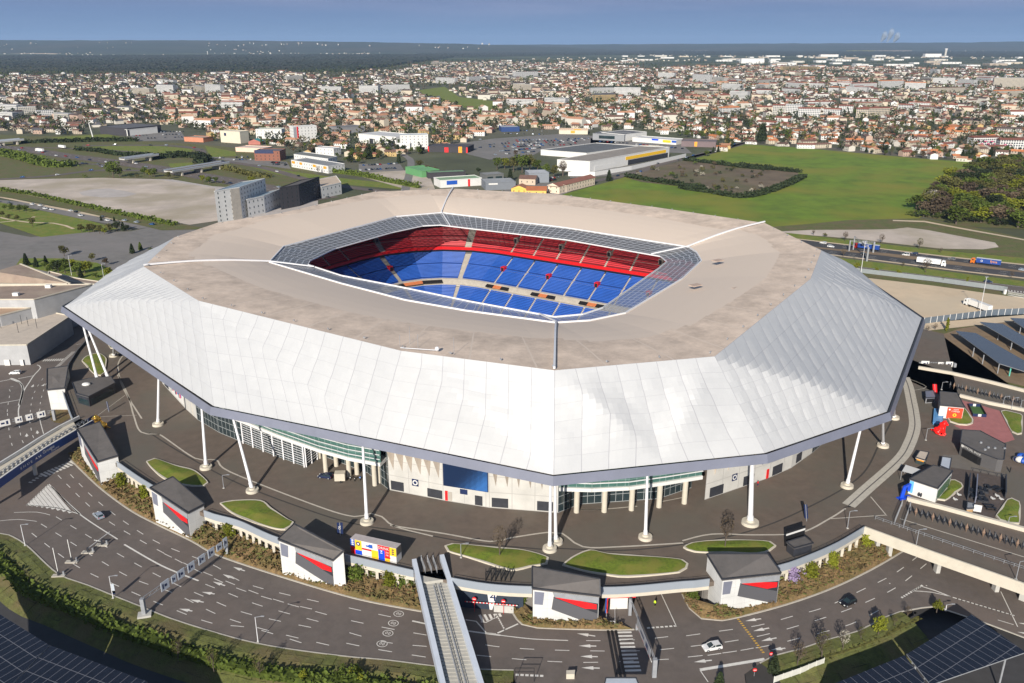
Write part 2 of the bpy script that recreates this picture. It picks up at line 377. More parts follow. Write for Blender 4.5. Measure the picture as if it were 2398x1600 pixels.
for s in range(nb_):
 (i0,o0),(i1,o1)=AN[s],AN[(s+1)%nb_]
 nb=max(2,int(round(max((i1-i0).length,(o1-o0).length)/7.2)));NT,NA=18,4
 dg=DIAG.get(s,0)
 def surf(fs,t):
  if dg==0:q=i0+(o0-i0)*t+(o1-o0)*fs if t>=fs else i0+(i1-i0)*fs+(o1-i1)*t
  else:q=i0+(i1-i0)*fs+(o0-i0)*t if fs+t<=1 else o1+(o0-o1)*(1-fs)+(i1-o1)*(1-t)
  k_=max(0,1-abs(t-fs if dg==0 else t-1+fs)*2.2)*t*(1-t)*4*sin(pi*fs)
  out=(q-SC0);out.z=0;out.normalize();return q+(out*.6+V((0,0,.8)))*(k_*1.9-.5*t*(1-t))
 g={}
 na=nb*NA
 for ia in range(na+1):
  fs=ia/na;bi=ia//NA;fa=(ia%NA)/NA
  for it in range(NT+1):
   t=it/NT;q=surf(fs,t);out=(q-SC0);out.z=0;out.normalize();nrm=out*.55+V((0,0,.83))
   env=min(1,t*6,(1-t)*5)
   ph=t*4.5+.5*((bay+bi)%2)
   dsp=.30*sin(pi*fa)*(.45+.55*cos(2*pi*ph))+.18*abs(sin(pi*ph))-.05
   g[ia,it]=(q+nrm*(dsp*env),(bay+ia/NA,t*6))
 for ia in range(na):
  for it in range(NT):
   c4=[g[ia,it],g[ia,it+1],g[ia+1,it+1],g[ia+1,it]]
   mb.face([c[0]for c in c4],0,[c[1]for c in c4])
 bay+=nb
M['membrane']=grid_mat('membrane',(.50,.50,.50),(.30,.30,.32),1.0,1.0,.03,.5,wv=.012)
for n in M['membrane'].node_tree.nodes:
 if n.type=='VALTORGB':n.color_ramp.elements[0].color=(.405,.41,.42,1);n.color_ramp.elements[1].color=(.455,.46,.465,1)
o=mb.build('membrane',[M['membrane']],stad,smooth=True)
EV=[e0,e1,e2,e3,e4,e5,n0,n1,n2,n3,n4,n5]
def grow(poly,d):
 out=[];n=len(poly)
 for i in range(n):
  a,b_,c=poly[i-1],poly[i],poly[(i+1)%n]
  d1=(b_-a).normalized();d2=(c-b_).normalized();n1_=V((d1.y,-d1.x,0));n2_=V((d2.y,-d2.x,0));m=(n1_+n2_).normalized()
  out.append(b_+m*(d/max(.35,m.dot(n1_))))
 return out
def at_z(poly,z):return[V((p.x,p.y,z))for p in poly]
g1=at_z(grow(EV,.9),ZE+.15);g2=at_z(grow(EV,1.6),ZE-2.2);g3=at_z(grow(EV,.3),ZE-2.3);g0=at_z(grow(EV,-.4),ZE-.5)
mb=MB();mg=MB();n=12
for i in range(n):
 j=(i+1)%n
 mb.face([g2[i],g2[j],g1[j],g1[i]]);mb.face([g3[j],g2[j],g2[i],g3[i]]);mg.face([g1[i],g1[j],g0[j],g0[i]]);mg.face([g0[i],g0[j],g3[j],g3[i]])
mb.build('fascia',[M['fascia']],stad);mg.build('eave_gap',[M['dark_steel']],stad)  # dark gap between membrane and fascia, painted as a strip of dark colour
lm_=MB().box((0,0,.25),(.25,.4,.45)).tube((0,0,.2),(.2,.6,.5),.05,n=4).mesh('roof_light',[M['grey_steel']])
for i in range(len(BO)):
 a,c=BO[i],BO[(i+1)%len(BO)]
 for p in resample([a,c],13)[:-1]:
  q=SC0+(p-SC0)*.987;q.z=ZB+.25;mesh_obj('roof_light',lm_,stad,q-SC0,R.random()*6)
for(x,y),h in zip([(398,835),(465,800),(520,830),(765,880)],[4,5,4,5]):
 p=W('E',x,y,ZB-.3);MB().tube(p,p+V((0,0,h)),.06,n=5).build('roof_aerial',[M['grey_steel']],stad)
mb=MB();p=W('E',400,838,ZB);q=W('E',650,855,ZB);mb.beam(p+V((0,0,.5)),q+V((0,0,.5)),.15,.15);mb.ball(q+V((0,0,.9)),.6,n=8)
mb.build('aerial_rail',[M['white_steel']],stad)
for t_,x,y in(('F',380,434),('F',88,412),('F',240,243),('B',1925,1460)):
 p=W(t_,x,y,ZB-2.2);MB().box(p+V((0,0,.6)),(4,2.6,.3),.6).build('roof_hatch',[mat('hatch',(.42,.32,.26),.9,.1)],stad)
def column(bt,tp,r=.46,foot=True):
 pb=W(*bt,0.0);pt=W(*tp,ZE-2.4)
 mb=MB();mb.tube(pb+V((0,0,.6)),pt,r,r*.72,14);mb.tube(pb+(pt-pb)*.0+V((0,0,.5)),pb+(pt-pb)*.1+V((0,0,.3)),r*1.25,r*1.2,14)
 c=mb.build('column',[M['white_steel']],stad,smooth=False)
 if foot:
  f=MB();k_=2.35 if r>.6 else 1.85;f.tube(pb,pb+V((0,0,.75)),k_,k_*.95,24);f.tube(pb+V((0,0,.75)),pb+V((0,0,1.2)),k_*.5,k_*.45,16);f.build('column_footing',[M['concrete_warm']],c)
for bt,tp in((('q',80,570),('q',85,80)),(('q',520,965),('q',475,360)),(('q',945,1178),('q',758,470)),(('q',1995,1465),('q',1955,725)),(('H',1415,660),('H',1421,190)),(('H',1456,612),('H',1450,190)),(('H',2065,582),('H',2080,120)),(('I',460,482),('I',475,50)),(('I',1118,232),('F',1222,1335)),(('F',1363,1497),('F',1363,1285)),(('F',1437,1306),('F',1440,1190)),(('e',2092,425),('e',2085,150))):
 column(bt,tp,.72 if bt[0]=='I' and bt[1]<500 else .46)
column(('e',1790,870),('d',1515,1385),.5,False);column(('e',1992,850),('d',1590,1425),.5,False)
def rrect(hx,hy,r,step=4.6):
 """points and outward normals of a rounded rectangle in the stadium frame"""
 out=[]
 def seg(x0,y0,x1,y1,nx,ny):
  k=max(1,int(round(hypot(x1-x0,y1-y0)/step)))
  for i in range(k):t=i/k;out.append((x0+(x1-x0)*t,y0+(y1-y0)*t,nx,ny))
 def arc(cx_,cy_,a0):
  k=5
  for i in range(k):a_=a0+pi/2*i/k;out.append((cx_+r*cos(a_),cy_+r*sin(a_),cos(a_),sin(a_)))
 seg(-hx+r,-hy,hx-r,-hy,0,-1);arc(hx-r,-hy+r,-pi/2);seg(hx,-hy+r,hx,hy-r,1,0);arc(hx-r,hy-r,0)
 seg(hx-r,hy,-hx+r,hy,0,1);arc(-hx+r,hy-r,pi/2);seg(-hx,hy-r,-hx,-hy+r,-1,0);arc(-hx+r,-hy+r,pi)
 return out
RR=rrect(61,42,14,4.4);NR=len(RR)
def ringp(i,d,z,f=0.0):
 x,y,nx,ny=RR[i%NR];x2,y2,nx2,ny2=RR[(i+1)%NR]
 return S(x+(x2-x)*f+(nx+(nx2-nx)*f)*d,y+(y2-y)*f+(ny+(ny2-ny)*f)*d,z)
def seatmat(name,c,c2):
 m=mat(name,c,.55,.1,.2,var2=(.05,c2,.5));return m
M['seat_blue']=seatmat('seat_blue',(.008,.075,.36),(.03,.10,.40));M['seat_red']=seatmat('seat_red',(.50,.022,.032),(.40,.03,.04));M['seat_white']=seatmat('seat_white',(.42,.46,.48),(.30,.34,.36))
M['step']=mat('step',(.36,.33,.29),.9,.12,.5)
M['row_shade_blue']=mat('row_shade_blue',(.008,.055,.27),.7,.15,.2);M['row_shade_red']=mat('row_shade_red',(.20,.010,.016),.7,.15,.2)  # darker seat colours: the shade between seat rows painted onto the treads
def stand(name,d0,z0,rows,dep,rise,seat,base,white_end=False):
 mb=MB()
 for k in range(rows):
  d,z=d0+k*dep,z0+k*rise
  for i in range(NR):
   walk=k in(rows//2,6 if rows>22 else-1);f0=.22 if i%3==0 else 0.0;x,y,nx,ny=RR[i];wh=white_end and nx<-.5 and y<6
   for fa,fb,mi in((0,f0,0),(f0,1,0 if walk else(2 if wh else 3))):
    if fb<=fa:continue
    A0,A1=ringp(i,d,z-rise,fa),ringp(i,d,z-rise,fb);up=V((0,0,rise));B0,B1=A0+up,A1+up;C0,C1=ringp(i,d+dep,z,fa),ringp(i,d+dep,z,fb)
    mb.face([A1,A0,B0,B1],mi);mb.face([B1,B0,C0,C1],mi)
   if walk:continue
   q0,q1=ringp(i,d+.30,z+.42,f0),ringp(i,d+.30,z+.42,1.0);r0_,r1_=ringp(i,d+.60,z+.45,f0),ringp(i,d+.60,z+.45,1.0);s0,s1=ringp(i,d+.70,z+.9,f0),ringp(i,d+.70,z+.9,1.0);sm_=2 if wh else 1
   mb.face([q1,q0,r0_,r1_],sm_);mb.face([r1_,r0_,s0,s1],sm_)
 return mb.build(name,[M['step'],seat,M['seat_white'],base],stad)
stand('lower_stand',0.0,-7.6,20,.8,.53,M['seat_blue'],M['row_shade_blue'],True)
stand('middle_stand',20.0,6.2,20,.82,.46,M['seat_blue'],M['row_shade_blue'],True)
stand('upper_stand',35.2,19.0,24,.84,.62,M['seat_red'],M['row_shade_red'])
def band(name,prof,m,every=1,cond=None):
 mb=MB()
 for i in range(NR):
  for(d0,z0),(d1,z1)in zip(prof[:-1],prof[1:]):mb.face([ringp(i+1,d0,z0),ringp(i,d0,z0),ringp(i,d1,z1),ringp(i+1,d1,z1)])
 return mb.build(name,[m],stad)
band('gallery',[(16,2.6),(16.2,3.5),(16.4,3.5),(16.4,2.9),(19.0,2.9),(19.0,5.6),(20.2,5.9)],M['step'])
band('ribbon_board',[(35.0,17.2),(34.8,18.5),(35.2,18.7)],M['red'])
band('stand_underside',[(36.4,14.6),(36.6,15.6),(35.0,17.2)],M['dark_steel'])
band('bowl_light_block',[(55.6,33.2),(58,36.5),(63,37.5),(63,-2)],M['concrete'])  # unseen shell added behind the stands to block light
mb=MB()
for i in range(0,NR):
 if i%6 in(1,2,3):mb.add([ringp(i,17.2,4.3),ringp(i+1,17.2,4.3),ringp(i+1,19.1,5.2),ringp(i,19.1,5.2),ringp(i,17.2,4.0),ringp(i+1,17.2,4.0),ringp(i+1,19.1,4.9),ringp(i,19.1,4.9)],[(0,1,2,3),(4,7,6,5),(0,4,5,1),(0,3,7,4),(1,5,6,2)],0 if i%2 else 1)
mb.build('box_canopy',[M['black'],mat('box_front',(.5,.16,.06),.6,.3,2)],stad)
for d,z,mm,st in((28.5,11.0,'red',6),(40.6,23.6,'dark_steel',6)):
 for i in range(st//2,NR,st):
  x,y,nx,ny=RR[i]
  if ny<-.5 or(nx>.6):continue
  c=ringp(i,d,z,.15);mb=MB();rz=SA+atan2(ny,nx)
  mb.box(c+V((0,0,.4)),(2.6,2.0,2.4),rz,0);f=ringp(i,d-1.35,z,.15);mb.box(f+V((0,0,.3)),(.1,1.5,1.9),rz,1)
  mb.build('vomitory',[M['step']if mm=='dark_steel' else M['red'],M['black']],stad)
M['pitch']=mat('pitch',(.05,.12,.03),.9,.1,.1)
MB().prism([S(x,y,0)for x,y in((-60,-41),(60,-41),(60,41),(-60,41))],-10.5,-8.8).build('pitch',[M['pitch']],stad)
MB().prism([S(x,y,0)for x,y in((52,-20),(58,-20),(58,-8),(52,-8))],-8.8,-5).build('player_tunnel',[M['step']],stad)
FB=[W('D',1085,1010,0),W('q',120,190,0),W('q',330,420,0),W('q',440,520,0),W('q',640,640,0),W('q',870,735,0),W('q',1150,850,0),W('q',1430,952,0),W('q',1580,850,0),W('q',2000,1010,0),W('q',2200,1165,0)]
FH=21.5
def panelled(mb,a,c,z0,z1,mi=0,step=3.0):
 mb.face([V((a.x,a.y,z0)),V((c.x,c.y,z0)),V((c.x,c.y,z1)),V((a.x,a.y,z1))],mi,[(0,0),((c-a).length,0),((c-a).length,z1-z0),(0,z1-z0)])
M['glazing']=grid_mat('glazing',(.022,.035,.04),(.30,.32,.33),.5,.42,.07,.12,spec=.8)
M['glazing_green']=grid_mat('glazing_green',(.05,.12,.105),(.20,.28,.27),.45,.5,.05,.1,spec=.8)
M['panel_concrete']=grid_mat('panel_concrete',(.46,.45,.425),(.34,.33,.315),.16,.21,.03,.85,wv=.04)
def facade(name,a,c,z0=0.0,z1=FH,m='panel_concrete'):
 mb=MB();panelled(mb,a,c,z0,z1);d=(c-a).normalized();nrm=V((d.y,-d.x,0));o=mb.build(name,[M[m]],stad);return o,d,nrm
def on_wall(a,c,parent,name,m,s0,s1,z0,z1,dep=.15,mats=None):
 d=(c-a).normalized();ln=(c-a).length;nrm=V((d.y,-d.x,0));p,q=a+d*(s0*ln),a+d*(s1*ln)
 mb=MB().prism([p+nrm*.01,q+nrm*.01,q+nrm*dep,p+nrm*dep],z0,z1);return mb.build(name,mats or[M[m]],parent)
def fins(a,c,parent,n=6,z0=8.5,z1=18):
 z0,z1=min(z0,6.8),16
 d=(c-a).normalized();ln=(c-a).length;nrm=V((d.y,-d.x,0))
 for k in range(n):
  p=a+d*(ln*(k+.3)/n);q=p+d*(ln/n*.62);mb=MB()
  t=[p+nrm*3.2,q+nrm*.3];z=V((0,0,z1));lo=(p+q)/2+nrm*.05
  mb.add([V((t[0].x,t[0].y,z1)),V((q.x,q.y,z1))+nrm*.1,V((lo.x,lo.y,z0)),V((p.x,p.y,z1))+nrm*.1],[(0,2,1),(0,3,2),(0,1,3)])
  mb.build('wall_fin',[M['concrete_beige']],parent)
def emblem(p,nrm,d,parent,r=.95):
 mb=MB();up=V((0,0,1))
 for k,(rr,mi,dz)in enumerate(((1.25,0,.02),(.85,1,.04),(.5,2,.06))):
  if k==0:pts=[p-d*r*1.05-up*r*1.15,p+d*r*1.05-up*r*1.15,p+d*r*1.05+up*r*1.15,p-d*r*1.05+up*r*1.15]
  else:pts=[p+d*(rr*r*cos(2*pi*i/14))+up*(rr*r*sin(2*pi*i/14))for i in range(14)]
  mb.face([q+nrm*(.12+dz)for q in pts],mi)
 mb.build('wall_emblem',[M['navy'],M['white'],M['navy']],parent)
w1,d1,nn1=facade('facade_wall',FB[0],FB[1]);w2,d2,nn2=facade('facade_wall',FB[1],FB[2]);w3,d3,nn3=facade('facade_wall',FB[2],FB[3])
fins(FB[0],FB[1],w1,4,7,15);fins(FB[1],FB[2],w2,5,7,15)
o=on_wall(FB[1],FB[2],w2,'mural','white',.45,.95,1,8,.12)
for k in range(9):
 s_=.48+.05*k;on_wall(FB[1],FB[2],o,'mural_figure',('navy','red','blue')[k%3],s_,s_+.02+.015*(k%2),2+.5*(k%3),6.5-.4*(k%4),.2)
on_wall(FB[1],FB[2],w2,'louvre','dark_steel',.12,.3,.6,2.6)
facade('facade_wall',FB[3],FB[4],0,FH,'glazing');facade('facade_wall',FB[4],FB[5],0,FH,'glazing')
for x,y in((420,480),(505,515),(545,500),(620,592),(693,555),(752,660)):
 p=W('q',x,y,0);MB().tube(p,p+V((0,0,13)),.75,n=12).build('facade_column',[M['concrete_warm']],stad)
gl1,d_,n_=facade('glass_hall',FB[5],FB[6],0,FH,'glazing');gl2,d2_,n2_=facade('glass_hall',FB[6],FB[7],0,FH,'glazing');gl3,d3_,n3_=facade('glass_hall',FB[7],FB[8],0,8.2,'glazing')
for(a,c,o,nrm)in((FB[5],FB[6],gl1,n_),(FB[6],FB[7],gl2,n2_),(FB[7],FB[8],gl3,n3_)):
 mb=MB()
 for z in(1.2,2.0,2.8,3.6,4.4,5.2,6.0,6.8):mb.beam(a+nrm*.5+V((0,0,z)),c+nrm*.5+V((0,0,z)),.2,.09)
 mb.build('louvre',[M['white_steel']],o)
 for k in range(4):
  p=a.lerp(c,k/3);MB().beam(p+nrm*.4,p+nrm*.4+V((0,0,8)),.35,.35).build('mullion',[M['white_steel']],o)
UB=[W('q',790,520,9.0),W('q',1180,680,9.0),W('q',1560,815,9.0),W('q',1830,890,9.0),W('q',2125,945,9.0)]
mb=MB();mw=MB();ml=MB()
for a,c in zip(UB[:-1],UB[1:]):
 d=(c-a).normalized();nrm=V((d.y,-d.x,0));panelled(mb,a,c,9.8,FH)
 mw.add([a-nrm*6,c-nrm*6,c+nrm*.5,a+nrm*.5,a-nrm*6+V((0,0,1)),c-nrm*6+V((0,0,1)),c+nrm*.5+V((0,0,1)),a+nrm*.5+V((0,0,1))],[(0,1,2,3),(4,7,6,5),(3,2,6,7),(0,3,7,4),(1,5,6,2)])
 for z in(11.2,12.6,14.0,15.4):ml.beam(V((a.x,a.y,z))+nrm*.5,V((c.x,c.y,z))+nrm*.5,.3,.14)
ug=mb.build('upper_glazing',[M['glazing_green']],stad);mw.build('floor_edge',[M['white']],ug);ml.build('louvre',[M['white_steel']],ug)
facade('facade_wall',FB[8],FB[9],0,9.2,'glazing');facade('facade_wall',FB[9],FB[10],0,FH,'glazing')
for x,y in((1620,1002),(1833,1042),(2068,1122),(1715,945),(1905,1020),(2108,1095),(1560,870)):
 p=W('q',x,y,0);MB().tube(p,p+V((0,0,9.2)),.7,n=12).build('facade_column',[M['concrete_warm']],stad)
c0,c1,c2,c3=W('q',2200,1165,0),W('H',690,325,0),W('H',1003,375,0),W('H',1470,410,0)
o1,d,nrm=facade('facade_wall',c0,c1);fins(c0,c1,o1,6,9.5,19)
on_wall(c0,c1,o1,'louvre','dark_steel',.04,.28,.4,3.2);on_wall(c0,c1,o1,'louvre','dark_steel',.72,.99,.4,3.0);emblem(c0.lerp(c1,.5)+V((0,0,4.0)),nrm,d,o1)
o2,d,nrm=facade('facade_wall',c1,c2)
sc_=on_wall(c1,c2,o2,'video_screen','navy',.03,.99,5.0,18.5,.5)
M['screen_face']=mat('screen_face',(.006,.016,.05),.35,.2,.1)
dm=M['screen_face'];nt=dm.node_tree;bb=nt.nodes['Principled BSDF']
tcx=nt.nodes.new('ShaderNodeUVMap');vor=nt.nodes.new('ShaderNodeTexVoronoi');vor.inputs['Scale'].default_value=36;vor.inputs['Randomness'].default_value=0;nt.links.new(tcx.outputs[0],vor.inputs['Vector'])
sepx=nt.nodes.new('ShaderNodeSeparateXYZ');nt.links.new(tcx.outputs[0],sepx.inputs[0])
gd=nt.nodes.new('ShaderNodeMath');gd.operation='SUBTRACT';nt.links.new(sepx.outputs[0],gd.inputs[0]);nt.links.new(sepx.outputs[1],gd.inputs[1])
gm=nt.nodes.new('ShaderNodeMapRange');gm.inputs[1].default_value=-.25;gm.inputs[2].default_value=.75;gm.inputs[3].default_value=-.25;gm.inputs[4].default_value=.5;nt.links.new(gd.outputs[0],gm.inputs[0])
ls=nt.nodes.new('ShaderNodeMath');ls.operation='LESS_THAN';nt.links.new(vor.outputs['Distance'],ls.inputs[0]);nt.links.new(gm.outputs[0],ls.inputs[1])
mxs=nt.nodes.new('ShaderNodeMixRGB');nt.links.new(ls.outputs[0],mxs.inputs[0]);mxs.inputs[1].default_value=(.006,.018,.055,1);mxs.inputs[2].default_value=(.035,.14,.40,1);nt.links.new(mxs.outputs[0],bb.inputs['Base Color'])
def screen_face(a,c,s0,s1,z0,z1,parent):
 d=(c-a).normalized();ln=(c-a).length;nrm=V((d.y,-d.x,0));p,q=a+d*(s0*ln)+nrm*.55,a+d*(s1*ln)+nrm*.55
 MB().face([V((p.x,p.y,z0)),V((q.x,q.y,z0)),V((q.x,q.y,z1)),V((p.x,p.y,z1))],0,[(0,0),(1,0),(1,1),(0,1)]).build('screen_face',[M['screen_face']],parent)
screen_face(c1,c2,.04,.98,5.1,18.4,sc_)
on_wall(c1,c2,o2,'entrance_door','red',.05,.11,.2,3.2);on_wall(c1,c2,o2,'louvre','step',.11,.2,.2,3.0);on_wall(c1,c2,o2,'louvre','dark_steel',.70,.86,.3,3.2);on_wall(c1,c2,o2,'wall_sign','navy',.38,.54,3.0,4.5)
o3,d,nrm=facade('facade_wall',c2,c3);fins(c2,c3,o3,6,11,19)
on_wall(c2,c3,o3,'louvre','dark_steel',.04,.28,.4,3.2);on_wall(c2,c3,o3,'louvre','dark_steel',.7,.93,.4,3.2)
r0_,r1_,r2_,r3_,r4_,r5_=c3,W('H',2155,300,0),W('I',150,322,0),W('I',590,172,0),W('I',740,105,0),W('I',880,5,0)
facade('facade_wall',c3,W('H',1620,352,0),0,9.2,'glazing');facade('facade_wall',W('H',1620,352,0),W('H',2155,315,0),0,9.2,'glazing');facade('facade_wall',W('H',2155,315,0),W('I',60,240,0),0,9.2,'glazing')
UB=[W('H',1480,255,8.5),W('H',1700,262,8.5),W('H',1950,250,8.5),W('H',2200,215,8.5),W('I',130,175,8.5)]
mb=MB();mw=MB();ml=MB()
for a,c in zip(UB[:-1],UB[1:]):
 d=(c-a).normalized();nrm=V((d.y,-d.x,0));panelled(mb,a,c,9.4,FH)
 mw.add([a-nrm*5,c-nrm*5,c+nrm*.6,a+nrm*.6,a-nrm*5+V((0,0,1)),c-nrm*5+V((0,0,1)),c+nrm*.6+V((0,0,1)),a+nrm*.6+V((0,0,1))],[(0,1,2,3),(4,7,6,5),(3,2,6,7),(0,3,7,4),(1,5,6,2)])
 for z in(11.0,12.4):ml.beam(V((a.x,a.y,z))+nrm*.5,V((c.x,c.y,z))+nrm*.5,.3,.2)
ug=mb.build('upper_glazing',[M['glazing_green']],stad);mw.build('floor_edge',[M['white']],ug);ml.build('louvre',[M['white_steel']],ug)
for x,y in((1597,405),(1785,402),(1970,390),(2157,370)):
 p=W('H',x,y,0);MB().tube(p,p+V((0,0,8.6)),.75,n=12).build('facade_column',[M['concrete_warm']],stad)
p=W('I',12,345,0);MB().tube(p,p+V((0,0,8.6)),.75,n=12).build('facade_column',[M['concrete_warm']],stad)
o4,d,nrm=facade('facade_wall',r2_,r3_);fins(r2_,r3_,o4,5,13,19);on_wall(r2_,r3_,o4,'louvre','dark_steel',.07,.27,.3,3.2);on_wall(r2_,r3_,o4,'louvre','dark_steel',.58,.74,.3,3.2);emblem(r2_.lerp(r3_,.43)+V((0,0,4.2)),nrm,d,o4)
o5,d,nrm=facade('facade_wall',r3_,r4_);s5=on_wall(r3_,r4_,o5,'video_screen','navy',-.45,.35,6,15,.5);screen_face(r3_,r4_,-.43,.33,6.1,14.9,s5);on_wall(r3_,r4_,o5,'louvre','dark_steel',.12,.55,.3,3.2);on_wall(r3_,r4_,o5,'entrance_door','red',-.15,-.05,.2,3.2)
o6,d,nrm=facade('facade_wall',r4_,r5_);on_wall(r4_,r5_,o6,'louvre','dark_steel',.2,.45,.6,3.4)
r6_=W('F',1000,1440,0);o7,d,nrm=facade('facade_wall',r5_,r6_,0,FH,'glazing')
M['town_ground']=mat('town_ground',(.070,.078,.036),.95,.35,.012,var2=(.006,(.125,.11,.085),.6),detail=9)
M['far_land']=mat('far_land',(.036,.055,.024),.95,.6,.004,var2=(.0022,(.11,.115,.055),.9),detail=10)
def sheet(name,poly,z,m,structure=True):
 o=MB().face([V((p[0],p[1],z))for p in poly]).build(name,[m])
 if structure:kind(o)
 return o
sheet('ground',[(-2500,246),(2500,246),(6200,5200),(-6200,5200)],G-.06,M['town_ground'])
sheet('terrain',[(-6200,5200),(6200,5200),(42000,45000),(-42000,45000)],G-.06,M['far_land'])
OK=L('G',[(-350,520),(-100,540),(0,552),(60,562),(180,632),(390,822),(600,905),(960,1050),(1250,1160),(1750,1300),(2300,1382)])+L('H',[(300,1412),(640,1455),(880,1474),(1170,1482)])
OK2=L('n',[(0,1192),(130,1125),(350,1070),(600,985),(880,905),(1100,790),(1250,735),(1440,700),(1600,684),(1660,720),(1900,800),(2050,852),(2350,965),(2600,1060)])
OKs,OK2s=smooth_line(OK,3),smooth_line(OK2,3)
road_poly=OKs+[W('H',1185,1640),W('I',440,1640),W('n',-140,1290)]+OK2s+[V((420,170,G)),V((420,250,G)),V((-480,250,G)),V((-480,190,G))]
kind(MB().face([V((p.x,p.y,G))for p in road_poly]).build('ring_road',[M['asphalt']]))
GP=-10.0
sheet('parking_ground',[(-400,-20),(400,-20),(400,205),(-400,205)],GP,M['asphalt_dark'])
def bank(name,line,width,z1,m,seed,bump=.35):
 mb=MB();n=7;rr=random.Random(seed);off=[offset(line,-width*k/n)for k in range(n+1)]
 def zz(k,p):
  t=k/n;z=G+.12 if k==0 else G+.15+(z1-G-.15)*max(0,(t-.25)/.75)**1.3
  return z+(0 if k in(0,n)else(mnoise.noise(p*.4)*bump+rr.uniform(-.1,.15)))
 for i in range(len(line)-1):
  for k in range(n):
   q=[off[k][i],off[k+1][i],off[k+1][i+1],off[k][i+1]];kk=[k,k+1,k+1,k]
   mb.face([V((p.x,p.y,zz(a_,p)))for p,a_ in zip(q,kk)])
 return kind(mb.build(name,[m],smooth=True))
bank('embankment',OKs,12.5,GP,M['grass_rough'],3)
bank('embankment',OK2s[:int(len(OK2s)*.58)],11,GP,M['grass_rough'],5)
def kerb(line,w_=.35,h=.14,z=G):
 mb=MB();wall(mb,line,w_,z,z+h);return mb
kb=kerb(OKs);wall(kb,OK2s,.35,G,G+.14)
IK1=smooth_line(L('G',[(470,40),(560,130),(690,250),(880,390),(1050,482),(1300,602),(1480,700),(1900,842),(2320,968)])+L('H',[(250,1028),(545,1082)]),2.5)
IK2=smooth_line(L('H',[(1165,1070),(1168,1100),(1225,1168),(1330,1192),(1750,1206),(1990,1204)]),2)
IK3=smooth_line(L('I',[(0,965),(50,1062),(130,1130),(270,1143),(650,1052),(1000,932),(1300,790),(1545,645)]),2.5)
for l in(IK1,IK2,IK3):wall(kb,l,.4,G,G+.15)
kind(kb.build('kerb',[M['kerb']]))
DK=[W(*q,1.0)for q in[('e',1150,1060),('e',1240,1330),('e',1330,1560),('f',1450,330),('f',1700,600),('f',2140,940),('G',1040,222),('G',1385,392),('G',1620,460),('G',1900,580),('H',20,690),('H',490,800),('H',745,850),('H',1000,892),('H',1295,910),('H',1765,915),('H',2000,905),('I',0,875),('I',185,858),('I',640,770),('I',850,700),('I',1060,608),('I',1240,502)]]
DKs=smooth_line(DK,2.5)
BRF=[W('I',1240,500,1.0),W('I',1700,668,1.0),W('I',2323,885,1.0),W('I',2750,1030,1.0)]
REAR=[W('a',2700,530,0),W('a',2350,445,0),W('a',1000,120,0),W('a',410,25,0),S(176,40,0),S(160,120,0),S(20,150,0),S(-110,135,0),S(-160,60,0),S(-166,-75,0),W('e',1650,60,0),W('e',1560,190,0),W('e',1420,350,0),W('e',1262,600,0),W('e',1190,880,0)]
esp=DKs+BRF[1:]+REAR
hole=[ringp(i,54,0)for i in range(NR)];ke=len(esp)-3;kh=min(range(NR),key=lambda i:(hole[i]-esp[ke]).length)
esp=esp[:ke+1]+[hole[(kh-j)%NR]for j in range(NR)]+[hole[kh]+V((.05,.05,0)),esp[ke]+V((.05,.05,0))]+esp[ke+1:]
mb=MB();mb.prism([V((p.x,p.y,0))for p in esp],-1.25,0.0,0);kind(mb.build('concourse',[M['concourse']]))
def is_gap(p,gaps):return any(inpoly(p.x,p.y,g_)for g_ in gaps)
st0,st1=W('H',500,800,1.0),W('H',735,850,1.0)
def dk_between(a,b_):
 """part of the deck edge between two of its points"""
 ia=min(range(len(DKs)),key=lambda i:(DKs[i]-a).length);ib=min(range(len(DKs)),key=lambda i:(DKs[i]-b_).length)
 return DKs[ia:ib+1]
RUNS=[dk_between(DK[0],DK[2]),dk_between(DK[5],DK[6]),dk_between(DK[7],DK[9]),dk_between(DK[10],DK[11]),dk_between(DK[12],DK[14]),dk_between(DK[15],DK[18]),dk_between(DK[19],DK[22])]
M['parapet_panel']=grid_mat('parapet_panel',(.40,.44,.50),(.26,.29,.33),.5,.001,.06,.45)
names=['beside the stepped footbridge and the golden statue','with one ivy column below, farthest along the curve','over the whitewashed garage bays and ivy','below the striped drinks container','over the dark garage entrance numbered 4','over the road entrance next to the crosswalk','over the lilac climber and three ivy columns']
